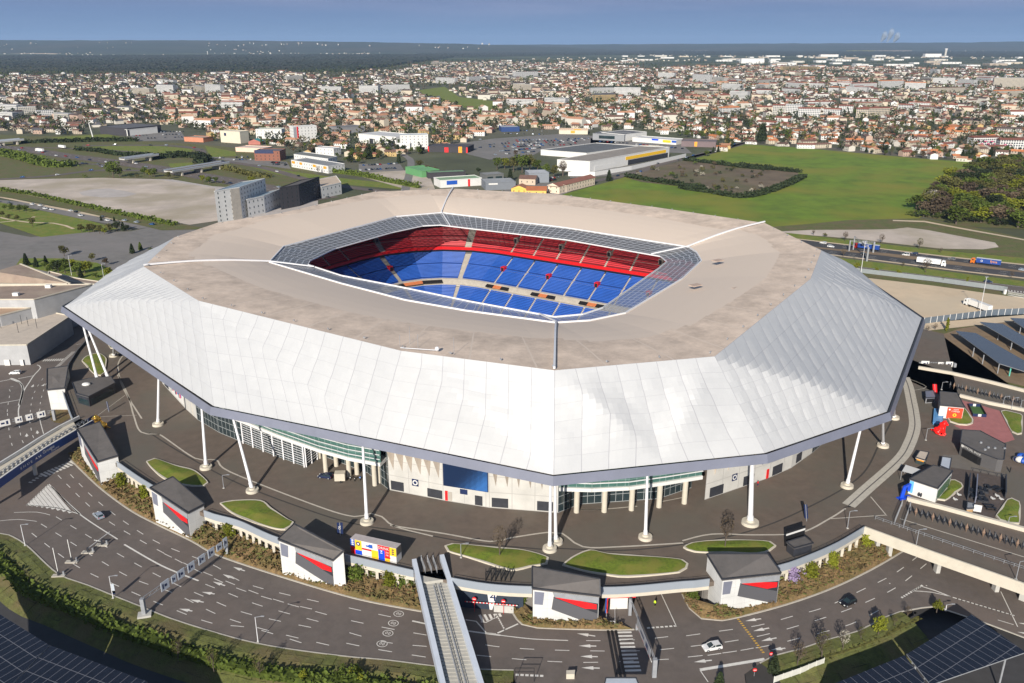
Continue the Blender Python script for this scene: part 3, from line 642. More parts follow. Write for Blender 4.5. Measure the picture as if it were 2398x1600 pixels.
for run,nm in zip(RUNS,names):
 t=thing('parapet','grey panelled parapet wall '+nm,'parapet',(run[len(run)//2].x,run[len(run)//2].y,0),'parapets along the concourse edge')
 mb=MB();acc=0;o_=offset(run,-.12);i_=offset(run,.12)
 for k in range(len(run)-1):
  w_=(run[k+1]-run[k]).length
  for ln_,z0,z1,fl in((o_,-1.0,1.0,0),(i_,0,1.0,1)):
   a,c=ln_[k],ln_[k+1];q=[V((a.x,a.y,z0)),V((c.x,c.y,z0)),V((c.x,c.y,z1)),V((a.x,a.y,z1))];uv=[(acc,0),(acc+w_,0),(acc+w_,.8),(acc,.8)]
   if fl:q.reverse();uv.reverse()
   mb.face(q,0,[(u,v_+.1)for u,v_ in uv])
  mb.face([V((o_[k].x,o_[k].y,1)),V((o_[k+1].x,o_[k+1].y,1)),V((i_[k+1].x,i_[k+1].y,1)),V((i_[k].x,i_[k].y,1))],0,[(.3,.3)]*4);acc+=w_
 mb.build('parapet_panel',[M['parapet_panel']],t)
 mb=MB();wall(mb,offset(run,.35),.8,-2.0,-1.0);mb.build('edge_beam',[M['concrete_warm']],t)
 hd=MB();ins=offset(run,1.0)
 for k in range(len(ins)-1):hd.beam(V((ins[k].x,ins[k].y,.9)),V((ins[k+1].x,ins[k+1].y,.9)),.07,.07)
 for p in resample(ins,2.5):hd.beam(V((p.x,p.y,0)),V((p.x,p.y,.9)),.06,.06)
 hd.build('handrail',[M['dark_steel']],t)
GW=offset(DKs,2.6);iA=min(range(len(DKs)),key=lambda i:(DKs[i]-DK[15]).length);iB=min(range(len(DKs)),key=lambda i:(DKs[i]-DK[18]).length)
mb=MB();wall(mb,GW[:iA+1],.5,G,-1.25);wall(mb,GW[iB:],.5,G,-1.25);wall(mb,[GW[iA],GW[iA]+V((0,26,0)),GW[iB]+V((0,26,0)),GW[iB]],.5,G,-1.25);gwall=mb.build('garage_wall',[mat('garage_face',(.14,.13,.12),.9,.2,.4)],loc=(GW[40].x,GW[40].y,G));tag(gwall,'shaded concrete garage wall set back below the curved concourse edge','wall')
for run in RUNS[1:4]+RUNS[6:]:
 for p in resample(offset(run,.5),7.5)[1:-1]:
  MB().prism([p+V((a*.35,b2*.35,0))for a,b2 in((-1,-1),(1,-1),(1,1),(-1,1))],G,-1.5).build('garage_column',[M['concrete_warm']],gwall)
for run in(RUNS[2],RUNS[3],RUNS[6]):
 a=offset(run,1.4);mb=MB()
 for k in range(len(a)-1):
  for z in(-5.5,-4.5,-3.5,-2.5):mb.beam(V((a[k].x,a[k].y,z)),V((a[k+1].x,a[k+1].y,z)),.12,.12)
  for j in range(3):p=a[k].lerp(a[k+1],j/3);mb.beam(V((p.x,p.y,G)),V((p.x,p.y,-2)),.10,.10)
 mb.build('garage_grille',[mat('grille',(.40,.38,.34),.7,.1)],gwall)
def bed(name,kerb_line,wall_line,z_top,m,seed,n=6,tufts=True):
 mb=MB();rr=random.Random(seed);k1=resample(kerb_line,1.2)
 def near(p):return min(wall_line,key=lambda q:(q.x-p.x)**2+(q.y-p.y)**2)
 g=[]
 for p in k1:
  q=near(p);row=[]
  for j in range(n+1):
   t=j/n;x=p.lerp(V((q.x,q.y,p.z)),t*.97+.03);z=G+.1+(z_top-G)*t**.8
   x.z=z+(rr.uniform(-.1,.5)if 0<j else 0)+mnoise.noise(x*.5)*.3*(j>0)
   row.append(x)
  g.append(row)
 for i in range(len(g)-1):
  for j in range(n):mb.face([g[i][j],g[i+1][j],g[i+1][j+1],g[i][j+1]])
 if tufts:
  for i in range(len(g)):
   for j in range(1,n+1):
    for _ in range(7):
     c=g[i][j]+V((rr.uniform(-.8,.8),rr.uniform(-.8,.8),rr.uniform(-.05,.25)));a=rr.uniform(0,pi);s_=rr.uniform(.2,.5)
     d=V((cos(a),sin(a),rr.uniform(-.3,.3)))*s_;u=V((rr.uniform(-.4,.4),rr.uniform(-.4,.4),1))*s_
     mb.face([c-d,c+d,c+d+u,c-d+u],1 if rr.random()<.3 else 0)
 o=mb.build(name,[m,M['grass_rough']]);o['kind']='stuff';return o
bed('hedge_planting',IK1,offset(DKs,.8),-4.6,M['hedge_dry'],2)
bed('hedge_planting',IK2,[V((p.x,p.y,0))for p in resample([W('H',1200,1040),W('H',1300,1060),W('H',1310,1178),W('H',1745,1190)],1)],-5.6,M['hedge_dry'],3,n=3)
bed('hedge_planting',IK3,offset(DKs,.8)+L('I',[(60,1030),(180,1020),(260,1110)]),-4.6,M['hedge_dry'],4)
mk=MB();ZM=G+.012
def dash(line,d0,w_=.2,on=3.2,off_=4.6,start=0.0,end=None):
 end=end or length(line);d=d0
 while d+on<end:
  strip(mk,[V((p.x,p.y,ZM))for p in sub_line(line,d,d+on)],w_);d+=on+off_
def lane(t_,pts,**kw):
 line=smooth_line(L(t_,pts),2);dash(line,R.uniform(.5,4),**kw)
def solid(t_,pts,w_=.3):strip(mk,[V((p.x,p.y,ZM))for p in smooth_line(L(t_,pts),2)],w_)
lane('G',[(450,120),(640,310),(860,480),(1090,620),(1440,760),(1700,900),(2323,1050)])
lane('G',[(370,130),(560,320),(720,455),(960,600),(1240,750),(1440,850),(1720,960),(2323,1130)])
lane('G',[(1100,680),(1300,775),(1450,840),(1900,1010),(2323,1105)])
solid('G',[(350,230),(530,410),(800,590)],.35);solid('G',[(845,625),(1100,770),(1350,872)],.45)
lane('G',[(1370,885),(1560,960),(1800,1050),(2323,1190)]);lane('G',[(370,430),(620,580),(840,710),(1120,860),(1390,980),(1700,1100),(2323,1230)])
lane('G',[(270,480),(450,590),(690,740),(910,860),(1190,960),(1500,1110),(1860,1220),(2323,1330)]);lane('G',[(180,520),(400,690),(590,810),(900,950),(1140,1050),(1440,1160),(1720,1195),(2100,1310)])
solid('G',[(95,408),(250,405),(340,425)],.2);solid('G',[(0,465),(120,455),(250,468)],.2)
lane('H',[(20,1050),(250,1100),(500,1150)]);lane('H',[(0,1130),(340,1200),(630,1250)]);lane('H',[(0,1210),(300,1290),(600,1320)])
lane('H',[(0,1290),(250,1340),(630,1400)])
solid('H',[(480,1145),(640,1178),(870,1215),(1080,1243)],.45);solid('H',[(1080,1243),(1300,1268),(1540,1278)],.25)
lane('H',[(890,1290),(1040,1318),(1350,1340),(1800,1350),(2100,1345),(2323,1325)]);lane('H',[(890,1375),(1140,1400),(1450,1422),(1760,1426),(2323,1400)])
lane('H',[(1580,1278),(1820,1280),(2050,1270),(2323,1240)]);lane('I',[(0,1250),(250,1215),(520,1175),(760,1110),(980,1048),(1220,935),(1440,825),(1620,690)],on=3.4)
lane('I',[(0,1325),(320,1285),(580,1235),(830,1165),(1080,1085),(1300,995),(1480,900),(1690,730)],on=3.4);lane('I',[(0,1395),(300,1360),(600,1310),(840,1250),(1150,1165),(1420,1025)],on=3.4)
lane('I',[(130,1385),(430,1340),(640,1295)]);solid('I',[(120,1478),(560,1405)],.8);solid('I',[(120,1480),(175,1560)],.2)
for k in range(9):
 t=(k+.5)/9;a=W('G',180+150*t,358-143*t,ZM);c=W('G',190+355*t,359+61*t,ZM)if t<.0 else W('G',180+365*t,358+4*t+58*t*t,ZM)
 c2=a+(W('G',300,375,ZM)-W('G',240,300,ZM)).normalized()*(c-a).length*.93;strip(mk,[a,V((c2.x,c2.y,ZM))],.85)
solid('G',[(180,358),(330,215)],.3);solid('G',[(330,215),(420,305),(545,420)],.5);solid('G',[(180,358),(380,375),(545,420)],.3)
def zebra(t_,a,b_,n,ln,w_):
 p,q=W(t_,*a,ZM),W(t_,*b_,ZM);d=(q-p).normalized();s_=V((-d.y,d.x,0))*(ln/2)
 for k in range(n):c=p.lerp(q,k/(n-1));mk.face([c-s_-d*w_/2,c-s_+d*w_/2,c+s_+d*w_/2,c+s_-d*w_/2])
zebra('f',(800,1195),(1330,970),9,3.6,.75);zebra('f',(560,1330),(740,1215),4,1.2,.6)
zebra('o',(1412,396),(1495,745),11,3.6,.6);zebra('I',(1410,890),(1660,905),2,.3,.3)
zebra('o',(1640,355),(1885,337),7,.5,.7);zebra('o',(435,785),(660,795),6,.6,.7)
zebra('n',(1265,605),(1440,500),10,.5,.55);solid('n',[(1360,548),(1430,505),(1560,545),(1700,600)],.35);solid('n',[(1370,548),(1530,560),(1700,600)],.25)
zebra('n',(1740,612),(2240,760),14,.35,1.2);lane('n',[(1950,755),(2310,865)]);solid('H',[(1060,1228),(1200,1165)],.4);solid('o',[(240,410),(150,400),(60,295),(-40,280)],.3)
for k in range(5):a,c=W('o',90+45*k,235-3*k,ZM),W('o',125+40*k,300-12*k,ZM);strip(mk,[a,c],.6)
solid('o',[(250,225),(230,265),(150,305),(100,300)],.25);zebra('o',(255,250),(320,372),8,.35,.5)
solid('I',[(2165,945),(2280,1185)],.2);solid('o',[(1745,20),(1895,340)],.2)
zebra('e',(810,500),(1140,490),9,2.6,.5);zebra('e',(1050,620),(1340,350),14,1.6,.5)
def arrow(t_,tail,head,w_=.35,hw=1.1,hl=2.6):
 p,q=W(t_,*tail,ZM),W(t_,*head,ZM);d=(q-p).normalized();n_=V((-d.y,d.x,0));b_=q-d*hl
 mk.face([p-n_*w_/2,b_-n_*w_/2,b_+n_*w_/2,p+n_*w_/2]);mk.face([b_-n_*hw/2,q,b_+n_*hw/2])
for q in[('G',(1665,805),(1585,778)),('G',(1595,858),(1515,828)),('G',(1530,905),(1448,878)),('G',(1460,962),(1372,948)),('G',(1385,1018),(1292,1000)),('G',(1308,1078),(1218,1062)),('H',(1725,1248),(1600,1230)),('H',(1732,1316),(1612,1314)),('H',(1742,1388),(1622,1386)),('H',(1755,1466),(1630,1463)),('I',(535,1130),(428,1146)),('I',(590,1193),(482,1214)),('I',(640,1260),(535,1282)),('I',(700,1330),(600,1342)),('I',(200,1412),(78,1425)),('n',(2380,845),(2300,832)),('n',(2380,930),(2290,912)),('f',(490,495),(490,430)),('f',(690,440),(680,375)),('e',(780,970),(830,925)),('e',(585,995),(620,940))]:arrow(*q)
for x,y in((388,1096),(352,1160),(315,1228),(275,1300)):
 c=W('H',x,y,ZM);d=(W('H',x+40,y+12,ZM)-c).normalized();n_=V((-d.y,d.x,0))
 ring=[c+d*(1.2*cos(2*pi*k/20))+n_*(1.0*sin(2*pi*k/20))for k in range(21)];strip(mk,ring,.16)
 for s_ in(-.35,.35):
  pts=[c+d*(s_+.2*cos(2*pi*k/8))+n_*(.4*sin(2*pi*k/8))for k in range(9)];strip(mk,pts,.12)
for pts in([(680,585),(745,635),(620,780),(540,900),(440,1060),(390,1250),(340,1400),(345,1560)],[(200,850),(370,920),(420,1010),(400,1150),(360,1300)],[(0,890),(200,850)],[(330,840),(610,785)],[(0,1290),(360,1225)]):solid('e',pts,.4)
solid('e',[(190,830),(330,880),(420,1000),(400,1150),(350,1330)],.8)
lane('e',[(830,780),(700,960),(600,1170),(560,1400),(550,1560)],on=2);lane('e',[(860,900),(790,1080),(740,1290),(720,1560)],on=2);lane('e',[(0,1020),(190,990),(330,965)],on=1,off_=1.2);lane('e',[(1340,215),(1500,200)],on=2)
lane('e',[(150,1010),(190,1060),(150,1290),(120,1560)],on=2.5);lane('f',[(130,0),(180,480),(260,760)],on=2.5);lane('f',[(345,230),(390,520),(450,640)],on=2.5);lane('f',[(540,180),(590,450),(620,520)],on=2.5);solid('f',[(710,30),(740,220),(800,440)],.25)
kind(mk.build('road_markings',[M['paint']]))
ym=MB()
for k in range(16):
 a,c=W('I',378,1130,ZM+.01),W('I',558,1370,ZM+.01);p,q=a.lerp(c,k/16),a.lerp(c,(k+.5)/16);strip(ym,[p,q],.6)
kind(ym.build('road_markings',[mat('paint_yellow',(.55,.33,.05),.7,.1,2)]))
cm=MB();ZC=.012
def cline(t_,pts,w_):strip(cm,[V((p.x,p.y,ZC))for p in smooth_line([W(t_,x,y,0)for x,y in pts],2)],w_)
cline('q',[(0,650),(90,655),(420,875),(610,890),(740,1000),(1530,1310),(1880,1410),(2030,1380),(2130,1410),(2250,1500),(2600,1590)],.5)
cline('H',[(330,495),(690,550),(1010,605),(1150,580),(1400,543),(1500,550),(1640,640),(1900,640),(2323,615)],.55)
cline('I',[(0,600),(200,555),(500,560),(800,545),(1000,450),(1110,380)],.5)
cline('e',[(2310,350),(2170,560),(2210,880),(2340,1160),(2600,1570)],.5);cline('D',[(800,1010),(870,1150),(910,1290),(960,1400),(1090,1415)],.5);cline('D',[(660,1290),(850,1150)],.2);cline('D',[(670,1295),(930,1285)],.2)
cline('I',[(1010,450),(1390,425)],.3);cline('I',[(1280,300),(1390,430)],.3);cline('a',[(180,190),(560,360),(290,430)],.2)
cline('H',[(1610,388),(1780,385),(2010,365)],.4);cline('H',[(1610,388),(1780,386)],.3);cline('H',[(2170,335),(2323,305)],.3)
cline('I',[(1480,450),(2323,710)],.35)
kind(cm.build('paving_lines',[mat('pale_stone',(.46,.42,.36),.9,.1,.6)]))
gm_=MB()
for pts in([(160,180),(230,360),(290,640),(330,860),(345,1100),(250,1400),(60,1700)],):
 l=smooth_line([W('a',x,y,0)for x,y in pts]+[W('I',1240,260,0),W('I',1130,360,0)],2)
 strip(gm_,[V((p.x,p.y,ZC+.006))for p in l],3.6);strip(gm_,[V((p.x,p.y,ZC+.012))for p in l],.35,0,1)
kind(gm_.build('granite_band',[mat('granite_band',(.44,.41,.355),.9,.12,.8),M['roof_felt']]))
dm_=MB()
for pts in([('q',0,640),('q',250,800),('q',760,1080),('q',1400,1330),('q',1900,1480),('p',900,225),('p',1500,330),('p',2340,410)],[('H',1450,650),('H',1900,665),('I',0,625),('I',420,545),('I',800,400),('I',1200,170),('F',1340,1480),('F',1430,1310)]):
 strip(dm_,[V((p.x,p.y,ZC-.005))for p in smooth_line([W(*q,0)for q in pts],2)],.5)
kind(dm_.build('paving_joint',[mat('joint_dark',(.045,.04,.036),.9,.1)]))
def lawn(tile,pts,label,z=0.0,kb_=.55,m='grass_lawn'):
 ln=smooth_line([W(tile,x,y,z)for x,y in pts+[pts[0]]],1.5)[:-1];c=sum(ln,V((0,0,0)))/len(ln)
 t=thing('lawn_island',label,'lawn',(c.x,c.y,z),'kerbed lawn islands on the concourse')
 def sh(d):return[p+(V((c.x,c.y,p.z))-p).normalized()*d for p in ln]
 i1=sh(kb_);n=len(ln);mb=MB()
 for k in range(n):
  j=(k+1)%n;a,b_,c1,d1=ln[k],ln[j],i1[j],i1[k];h=V((0,0,.4))
  mb.face([a,b_,b_+h,a+h]);mb.face([a+h,b_+h,c1+h,d1+h])
 mb.build('lawn_kerb',[M['concrete_warm']],t)
 mb=MB();rings=[i1]+[[p+(V((c.x,c.y,p.z))-p)*f for p in i1]for f in(.3,.6,.85)]
 for q,(r0_,r1_)in enumerate(zip(rings[:-1],rings[1:])):
  for k in range(n):
   j=(k+1)%n;zz=[.35+.12*q,.35+.12*(q+1)]
   mb.face([r0_[k]+V((0,0,zz[0])),r0_[j]+V((0,0,zz[0])),r1_[j]+V((0,0,zz[1])),r1_[k]+V((0,0,zz[1]))])
 mb.face([p+V((0,0,.71))for p in rings[-1]])
 mb.build('turf',[M[m]],t,smooth=True);return t
lawn('G',[(995,65),(1050,45),(1190,90),(1310,120),(1370,160),(1418,212),(1390,232),(1270,228),(1120,185),(1030,110)],'lawn island with a hard tower shadow across its tip')
lawn('G',[(1495,350),(1580,332),(1770,330),(1850,385),(1960,460),(2000,480),(1940,530),(1800,505),(1600,430)],'kerbed lawn island behind the concrete tower nearest the drinks container')
lawn('H',[(700,640),(750,625),(1060,650),(1250,670),(1410,720),(1400,760),(1290,780),(1190,805),(1100,795),(850,715),(720,675)],'kerbed lawn island with a bare multi-stem tree and a lamp post')
lawn('H',[(1500,770),(1560,720),(1680,668),(1800,690),(2000,705),(2320,735),(2350,790),(2300,820),(1950,852),(1780,835),(1640,810)],'longest kerbed lawn island with three darker turf patches')
lawn('I',[(5,650),(60,620),(250,600),(480,602),(600,612),(638,640),(600,670),(520,692),(320,690),(80,680)],'lawn island with a brown twiggy tree behind the dark roofed tower')
lawn('a',[(945,930),(1250,760),(1300,810),(1420,980),(1410,1040),(1300,1075),(1150,1065),(985,1010)],'lawn island under the red banner beside the pink paving')
lawn('a',[(1920,820),(1990,805),(2280,870),(2320,900),(2310,1230),(2230,1245),(2130,1200),(2060,1100)],'triangular lawn island on the pink paving')
lawn('b',[(760,1030),(800,990),(1010,670),(1080,670),(1200,730),(1235,790),(1150,870),(900,1050)],'narrow wedge of lawn beside the white bar kiosk')
lawn('b',[(1825,1330),(2040,1030),(2120,1005),(2260,1070),(2285,1150),(2260,1480),(2100,1470),(1900,1410)],'lawn island at the corner of the dark timber terrace')
lawn('e',[(1500,520),(1580,440),(1800,380),(1950,470),(1950,600),(1920,740),(1850,790),(1760,780),(1650,690)],'lawn island around the feet of the splayed twin columns')
lawn('e',[(1900,60),(2060,90),(2180,220),(2120,290),(2030,290)],'small lawn island with a column, half hidden under the roof skirt')
kind(sheet('pink_paving',[W('a',x,y,0)for x,y in((1190,600),(1550,700),(1900,800),(2060,1100),(2180,1330),(2050,1370),(1960,1390),(1560,1160),(1200,1140),(1060,1070),(1420,1040),(1430,960),(1260,700))],.016,M['pink_paving']))
kind(sheet('timber_terrace',[W('b',x,y,0)for x,y in((1010,430),(1420,490),(2010,620),(2020,1010),(1830,1320),(1800,1400),(740,1130),(780,1000),(1000,660))],.016,M['decking']))
kind(sheet('paving',[W('b',x,y,0)for x,y in((860,200),(1180,200),(1600,380),(2000,560),(2010,620),(1420,490),(1010,430),(820,400))],.016,mat('paving_grey',(.14,.125,.11),.9,.12,.4)))
M['tower_concrete']=grid_mat('tower_concrete',(.54,.54,.53),(.42,.42,.41),.34,.40,.02,.85,wv=.03)
M['louvre_grey']=grid_mat('louvre_grey',(.17,.175,.19),(.09,.09,.10),.001,2.0,.3,.5)
def tower(label,t_,roof,bases,face=None,details=True):
 zs={};bp={}
 for i,q in bases.items():bp[i]=W(t_,*q,G);zs[i]=topz(t_,roof[i][1],bp[i])
 zm=4.7;rp=[]
 for i in range(4):p=W(t_,*roof[i],zs.get(i,zm));rp.append(p)
 c=sum(rp,V((0,0,0)))/4
 t=thing('concrete_tower',label,'tower',(c.x,c.y,G),'concrete stair towers along the concourse edge')
 ins=[p+(V((c.x,c.y,p.z))-p).normalized()*.25 for p in rp]
 mb=MB()
 for i in range(4):
  a,b_=ins[i],ins[(i+1)%4];w_=(b_-a).length
  mb.face([V((a.x,a.y,G)),V((b_.x,b_.y,G)),V((b_.x,b_.y,b_.z-.3)),V((a.x,a.y,a.z-.3))],0,[(0,0),(w_,0),(w_,b_.z-G),(0,a.z-G)])
 mb.build('wall',[M['tower_concrete']],t)
 mb=MB();z0=[p.z-.45 for p in rp];z1=[p.z for p in rp];mb.prism(rp,z0,z1);rf=mb.build('roof',[M['roof_felt']],t)
 mb=MB()
 for i in range(4):a,b_=rp[i],rp[(i+1)%4];mb.beam(a+V((0,0,.05)),b_+V((0,0,.05)),.25,.35)
 mb.build('roof_edge',[M['dark_steel']],rf)
 if face is not None:
  a,b_=ins[face[0]],ins[face[1]];d=(b_-a);w_=d.length;d.normalize();nrm=V((d.y,-d.x,0));nrm.normalize()
  if nrm.dot(V((0,0,0))-a)<0:nrm=-nrm
  def pt(s,tt,o_):h=a.z+(b_.z-a.z)*s-.4-G;p=a+d*(s*w_);return V((p.x,p.y,G+h*tt))+V((nrm.x,nrm.y,0))*o_
  def plate(name,pts,m,o_=.08):
   mb=MB();mb.face([pt(s,tt,o_)for s,tt in pts],0,[(s*w_,tt*9)for s,tt in pts]);n=len(pts)
   for i in range(n):mb.face([pt(*pts[i],0),pt(*pts[(i+1)%n],0),pt(*pts[(i+1)%n],o_),pt(*pts[i],o_)],0,[(0,0)]*4)
   return mb.build(name,[m],t)
  if details:
   plate('window',[(.02,.60),(.15,.60),(.17,.95),(.02,.95)],M['fascia'],.06)
   plate('stair_louvre',[(.285,.50),(.992,.045),(.992,.46),(.31,.84)],M['louvre_grey'],.10)
   plate('stair_reveal',[(.31,.84),(.992,.46),(.992,.80),(.33,.97)],M['dark_steel'],.05)
   plate('red_panel',[(.34,.845),(.80,.59),(.86,.60),(.97,.60),(.97,.76),(.36,.90)],M['red'],.09)
   plate('soffit',[(.32,.86),(.999,.80),(.999,.985),(.30,.985)],M['grey_steel'],.14)
 return t
tower('concrete stair tower with a plain front, beside the road junction and the dark shop','D',[(320,970),(465,950),(440,1100),(318,1112)],{3:(338,1250),2:(425,1250)})
tower('concrete stair tower next to the golden statue, its red panel mostly hidden','G',[(520,-158),(678,-208),(803,20),(660,62)],{3:(703,236),2:(797,205)},(0,3))
tower('concrete stair tower with red panel between two ivy clad garage bays, near the silver car','G',[(1018,240),(1175,165),(1390,350),(1275,410)],{3:(1295,596),2:(1405,536),0:(1050,480)},(0,3))
tower('concrete stair tower with red panel standing beside the drinks container','G',[(1890,590),(2000,485),(2340,665),(2265,732)],{3:(2276,932),0:(1907,836)},(0,3))
tower('concrete stair tower with red panel beside the dark garage entrance numbered 4','H',[(1295,775),(1755,860),(1758,975),(1295,922)],{3:(1293,1178),2:(1750,1190)},(3,2))
tower('concrete stair tower with red panel next to the lilac flowering climber','I',[(165,690),(580,690),(672,820),(270,862)],{3:(250,1115),2:(650,1036)},(3,2))
p,q=W('H',790,1050,G),W('H',1235,1085,G);d=(q-p).normalized();nrm=V((d.y,-d.x,0))
t=thing('garage_entrance','dark navy garage entrance wall with a white slanted 4','garage entrance',((p+q)/2))
MB().prism([p,q,q-nrm*.4,p-nrm*.4],G,-1.2).build('wall',[mat('entrance_navy',(.022,.034,.055),.6,.15,.4)],t)
def ew(s,z,o_=.06):r=p.lerp(q,s)+nrm*o_;return V((r.x,r.y,z))
MB().face([ew(.49,G),ew(.53,G),ew(.62,-1.5),ew(.45,-1.5)]).build('white_band',[M['white']],t)
text('4',3.4,ew(.545,-3.4,.12),d,(0,0,1),M['navy'],t,name='number')
for s in(.27,.71):
 mb=MB();c=ew(s,-3.4,1.2);mb.tube(c,c+nrm*.1,.5,.5,16,0);mb.box(c+nrm*.14,(.7,.06,.18),atan2(d.y,d.x),1);mb.tube(V((c.x,c.y,G)),c,.05,n=6)
 mb.build('no_entry_sign',[M['red'],M['white']],t)
mb=MB();
for k in range(16):a,b_=ew(.12+.05*k,-4.6,.9),ew(.12+.05*k+.025,-4.6,.9);mb.beam(a,b_,.1,.22,0);mb.beam(b_,ew(.12+.05*(k+1),-4.6,.9),.1,.22,1)
mb.build('boom',[M['red'],M['white']],t)
MB().prism([ew(.56,0,.8),ew(.86,0,.8),ew(.86,0,.4),ew(.56,0,.4)],G,G+1.9).build('low_wall',[M['concrete']],t)
LT,LB,RT,RB=W('H',508,790,1.2),W('H',690,1568,-4.3),W('H',702,762,1.2),W('H',950,1568,-4.3)
fb=thing('stepped_footbridge','long stepped footbridge with pale steel sides running down over the ring road','footbridge',W('H',620,840,0))
def fbp(s,t_,dz=0.0):
 l,r=LT.lerp(LB,t_),RT.lerp(RB,t_);p=l.lerp(r,s);zz=-1.2+dz;return V((p.x,p.y,p.z+zz))
mb=MB();ns=46;mb.prism([fbp(0,0),fbp(1,0),fbp(1,.12),fbp(0,.12)],-1.2,0.0)
for k in range(ns):
 t0,t1=.12+1.35*k/ns,.12+1.35*(k+1)/ns;z=-5.5*(t0+.02)
 if z<GP+.2:break
 mb.prism([fbp(0,t0),fbp(1,t0),fbp(1,t1),fbp(0,t1)],z-.8,z-.02)
mb.build('step',[mat('tread',(.40,.385,.345),.9,.08,.6)],fb)
mb=MB()
for k in range(ns):
 t0=.12+1.35*k/ns;z=-5.5*(t0+.02)
 if z<GP+.2:break
 a,b_=fbp(.08,t0),fbp(.92,t0);mb.beam(V((a.x,a.y,z+.0)),V((b_.x,b_.y,z+.0)),.35,.06)
mb.build('step_edge',[mat('tread_edge',(.30,.29,.27),.9,.1)],fb)
for s in(0,1):
 mb=MB();pts=[fbp(s,t_/10,0)for t_ in range(-1,15)]
 for a,b_ in zip(pts[:-1],pts[1:]):
  d=(b_-a);d.z=0;d.normalize();n_=V((-d.y,d.x,0))*.55
  mb.add([a-n_+V((0,0,-1.3)),a+n_+V((0,0,-1.3)),a+n_+V((0,0,1.25)),a-n_+V((0,0,1.25)),b_-n_+V((0,0,-1.3)),b_+n_+V((0,0,-1.3)),b_+n_+V((0,0,1.25)),b_-n_+V((0,0,1.25))],[(0,4,5,1),(3,2,6,7),(0,3,7,4),(1,5,6,2),(0,1,2,3),(4,7,6,5)])
 mb.build('side_panel',[mat('side_steel',(.46,.50,.57),.4,.06,.3)],fb)
for s in(.44,.60):
 mb=MB()
 for k in range(13):
  a,b_=fbp(s,.16+.09*k),fbp(s,.16+.09*(k+1))
  za,zb=-5.5*(.18+.09*k),-5.5*(.18+.09*(k+1))
  for h in(.5,1.0):mb.beam(V((a.x,a.y,za+h)),V((b_.x,b_.y,zb+h)),.1,.1)
  for j in range(3):p=a.lerp(b_,j/3);z=za+(zb-za)*j/3;mb.beam(V((p.x,p.y,z)),V((p.x,p.y,z+1)),.08,.08)
 mb.build('handrail',[M['grey_steel']],fb)
for k,(x0,x1)in enumerate(((548,575),(590,618),(628,655))):
 a,b_=W('H',x0-5,745,0),W('H',x1-5,820,0);g_=thing('turnstile_gate','steel lattice gate panel at the head of the stepped footbridge'+(', nearest the container',', the middle one',', nearest the lawn island')[k],'gate',((a+b_)/2),'lattice gates at the footbridge head')
 mb=MB()
 for z in(.1,.9,1.7):mb.beam(a+V((0,0,z)),b_+V((0,0,z)),.08,.08)
 for j in range(9):p=a.lerp(b_,j/8);mb.beam(p,p+V((0,0,1.75)),.06,.06)
 mb.build('lattice',[M['grey_steel']],g_);MB().beam(a-V((0,0,0)),a+V((0,0,2)),.16,.16).build('post',[M['grey_steel']],g_)
for k,x in enumerate((980,1045,1110)):
 p=W('H',x,868,0);g_=thing('ticket_gate','black ticket gate frame behind the parapet over garage entrance 4'+(', closest to the footbridge',', between two others',', closest to the tower')[k],'gate',p,'black ticket gates behind the parapet')
 mb=MB()
 for dx in(0,1.3):mb.box(p+V((dx,0,1.0)),(.18,.9,2.0));mb.box(p+V((dx,1.8,1.0)),(.18,.2,2.0))
 mb.box(p+V((.65,.6,2.0)),(1.4,.15,.15));mb.box(p+V((.65,1.8,1.3)),(1.4,.08,.08));mb.build('frame',[M['black']],g_)
fr=[W('f',x,y,1.0)for x,y in((1705,185),(1300,420),(850,680),(420,960),(0,1255),(-400,1560))];bk=[W('f',x,y,1.0)for x,y in((1452,112),(1080,300),(700,525),(350,750),(0,965),(-400,1200))]
bb_=thing('footbridge','long white footbridge with a deep blue lettered side crossing the lower road','footbridge',(fr[2].x,fr[2].y,0))
mb=MB()
for i in range(5):mb.prism([fr[i],fr[i+1],bk[i+1],bk[i]],-.9,0.0)
mb.build('deck',[M['concrete_warm']],bb_)
mb=MB();wall(mb,offset(fr,.1),.25,-1.6,.95);mb.build('blue_side',[mat('bridge_blue',srgb('#123a78'),.45,.15,.2)],bb_)
mb=MB();wall(mb,offset(fr,-.02),.4,.95,1.08);wall(mb,bk,.5,-.6,1.1);mb.build('white_coping',[M['white']],bb_)
mb=MB()
for f_ in(.35,.5):
 ml_=[fr[i].lerp(bk[i],f_)for i in range(6)]
 for p in resample(ml_,1.8):mb.box(V((p.x,p.y,.25)),(.9,.25,.5),atan2((ml_[1]-ml_[0]).y,(ml_[1]-ml_[0]).x))
 for a,b_ in zip(ml_[:-1],ml_[1:]):mb.beam(V((a.x,a.y,.8)),V((b_.x,b_.y,.8)),.1,.1)
mb.build('rail',[M['grey_steel']],bb_)
fd=(fr[0]-fr[4]);fd.z=0;fd.normalize();fn=V((fd.y,-fd.x,0))
def on_fr(x,z,o_=.3):
 best=min(resample(fr,.25),key=lambda p:abs(proj(p)[0]-src('f',x,0)[0]));return V((best.x,best.y,z))+fn*o_
text('Groupama',1.5,on_fr(905,.05),fd,(0,0,1),M['white'],bb_,sx=1.1);text('STADIUM',.75,on_fr(985,-1.05),fd,(0,0,1),M['white'],bb_,sx=1.2)
text('B I E N V E N U E   A U',1.0,on_fr(395,-.3),fd,(0,0,1),M['white'],bb_,sx=1.5)
for x in(1650,700,-200):
 p=on_fr(x,0,-2.5);MB().tube(V((p.x,p.y,G)),V((p.x,p.y,-.9)),.6,n=12).build('pier',[M['concrete']],bb_)
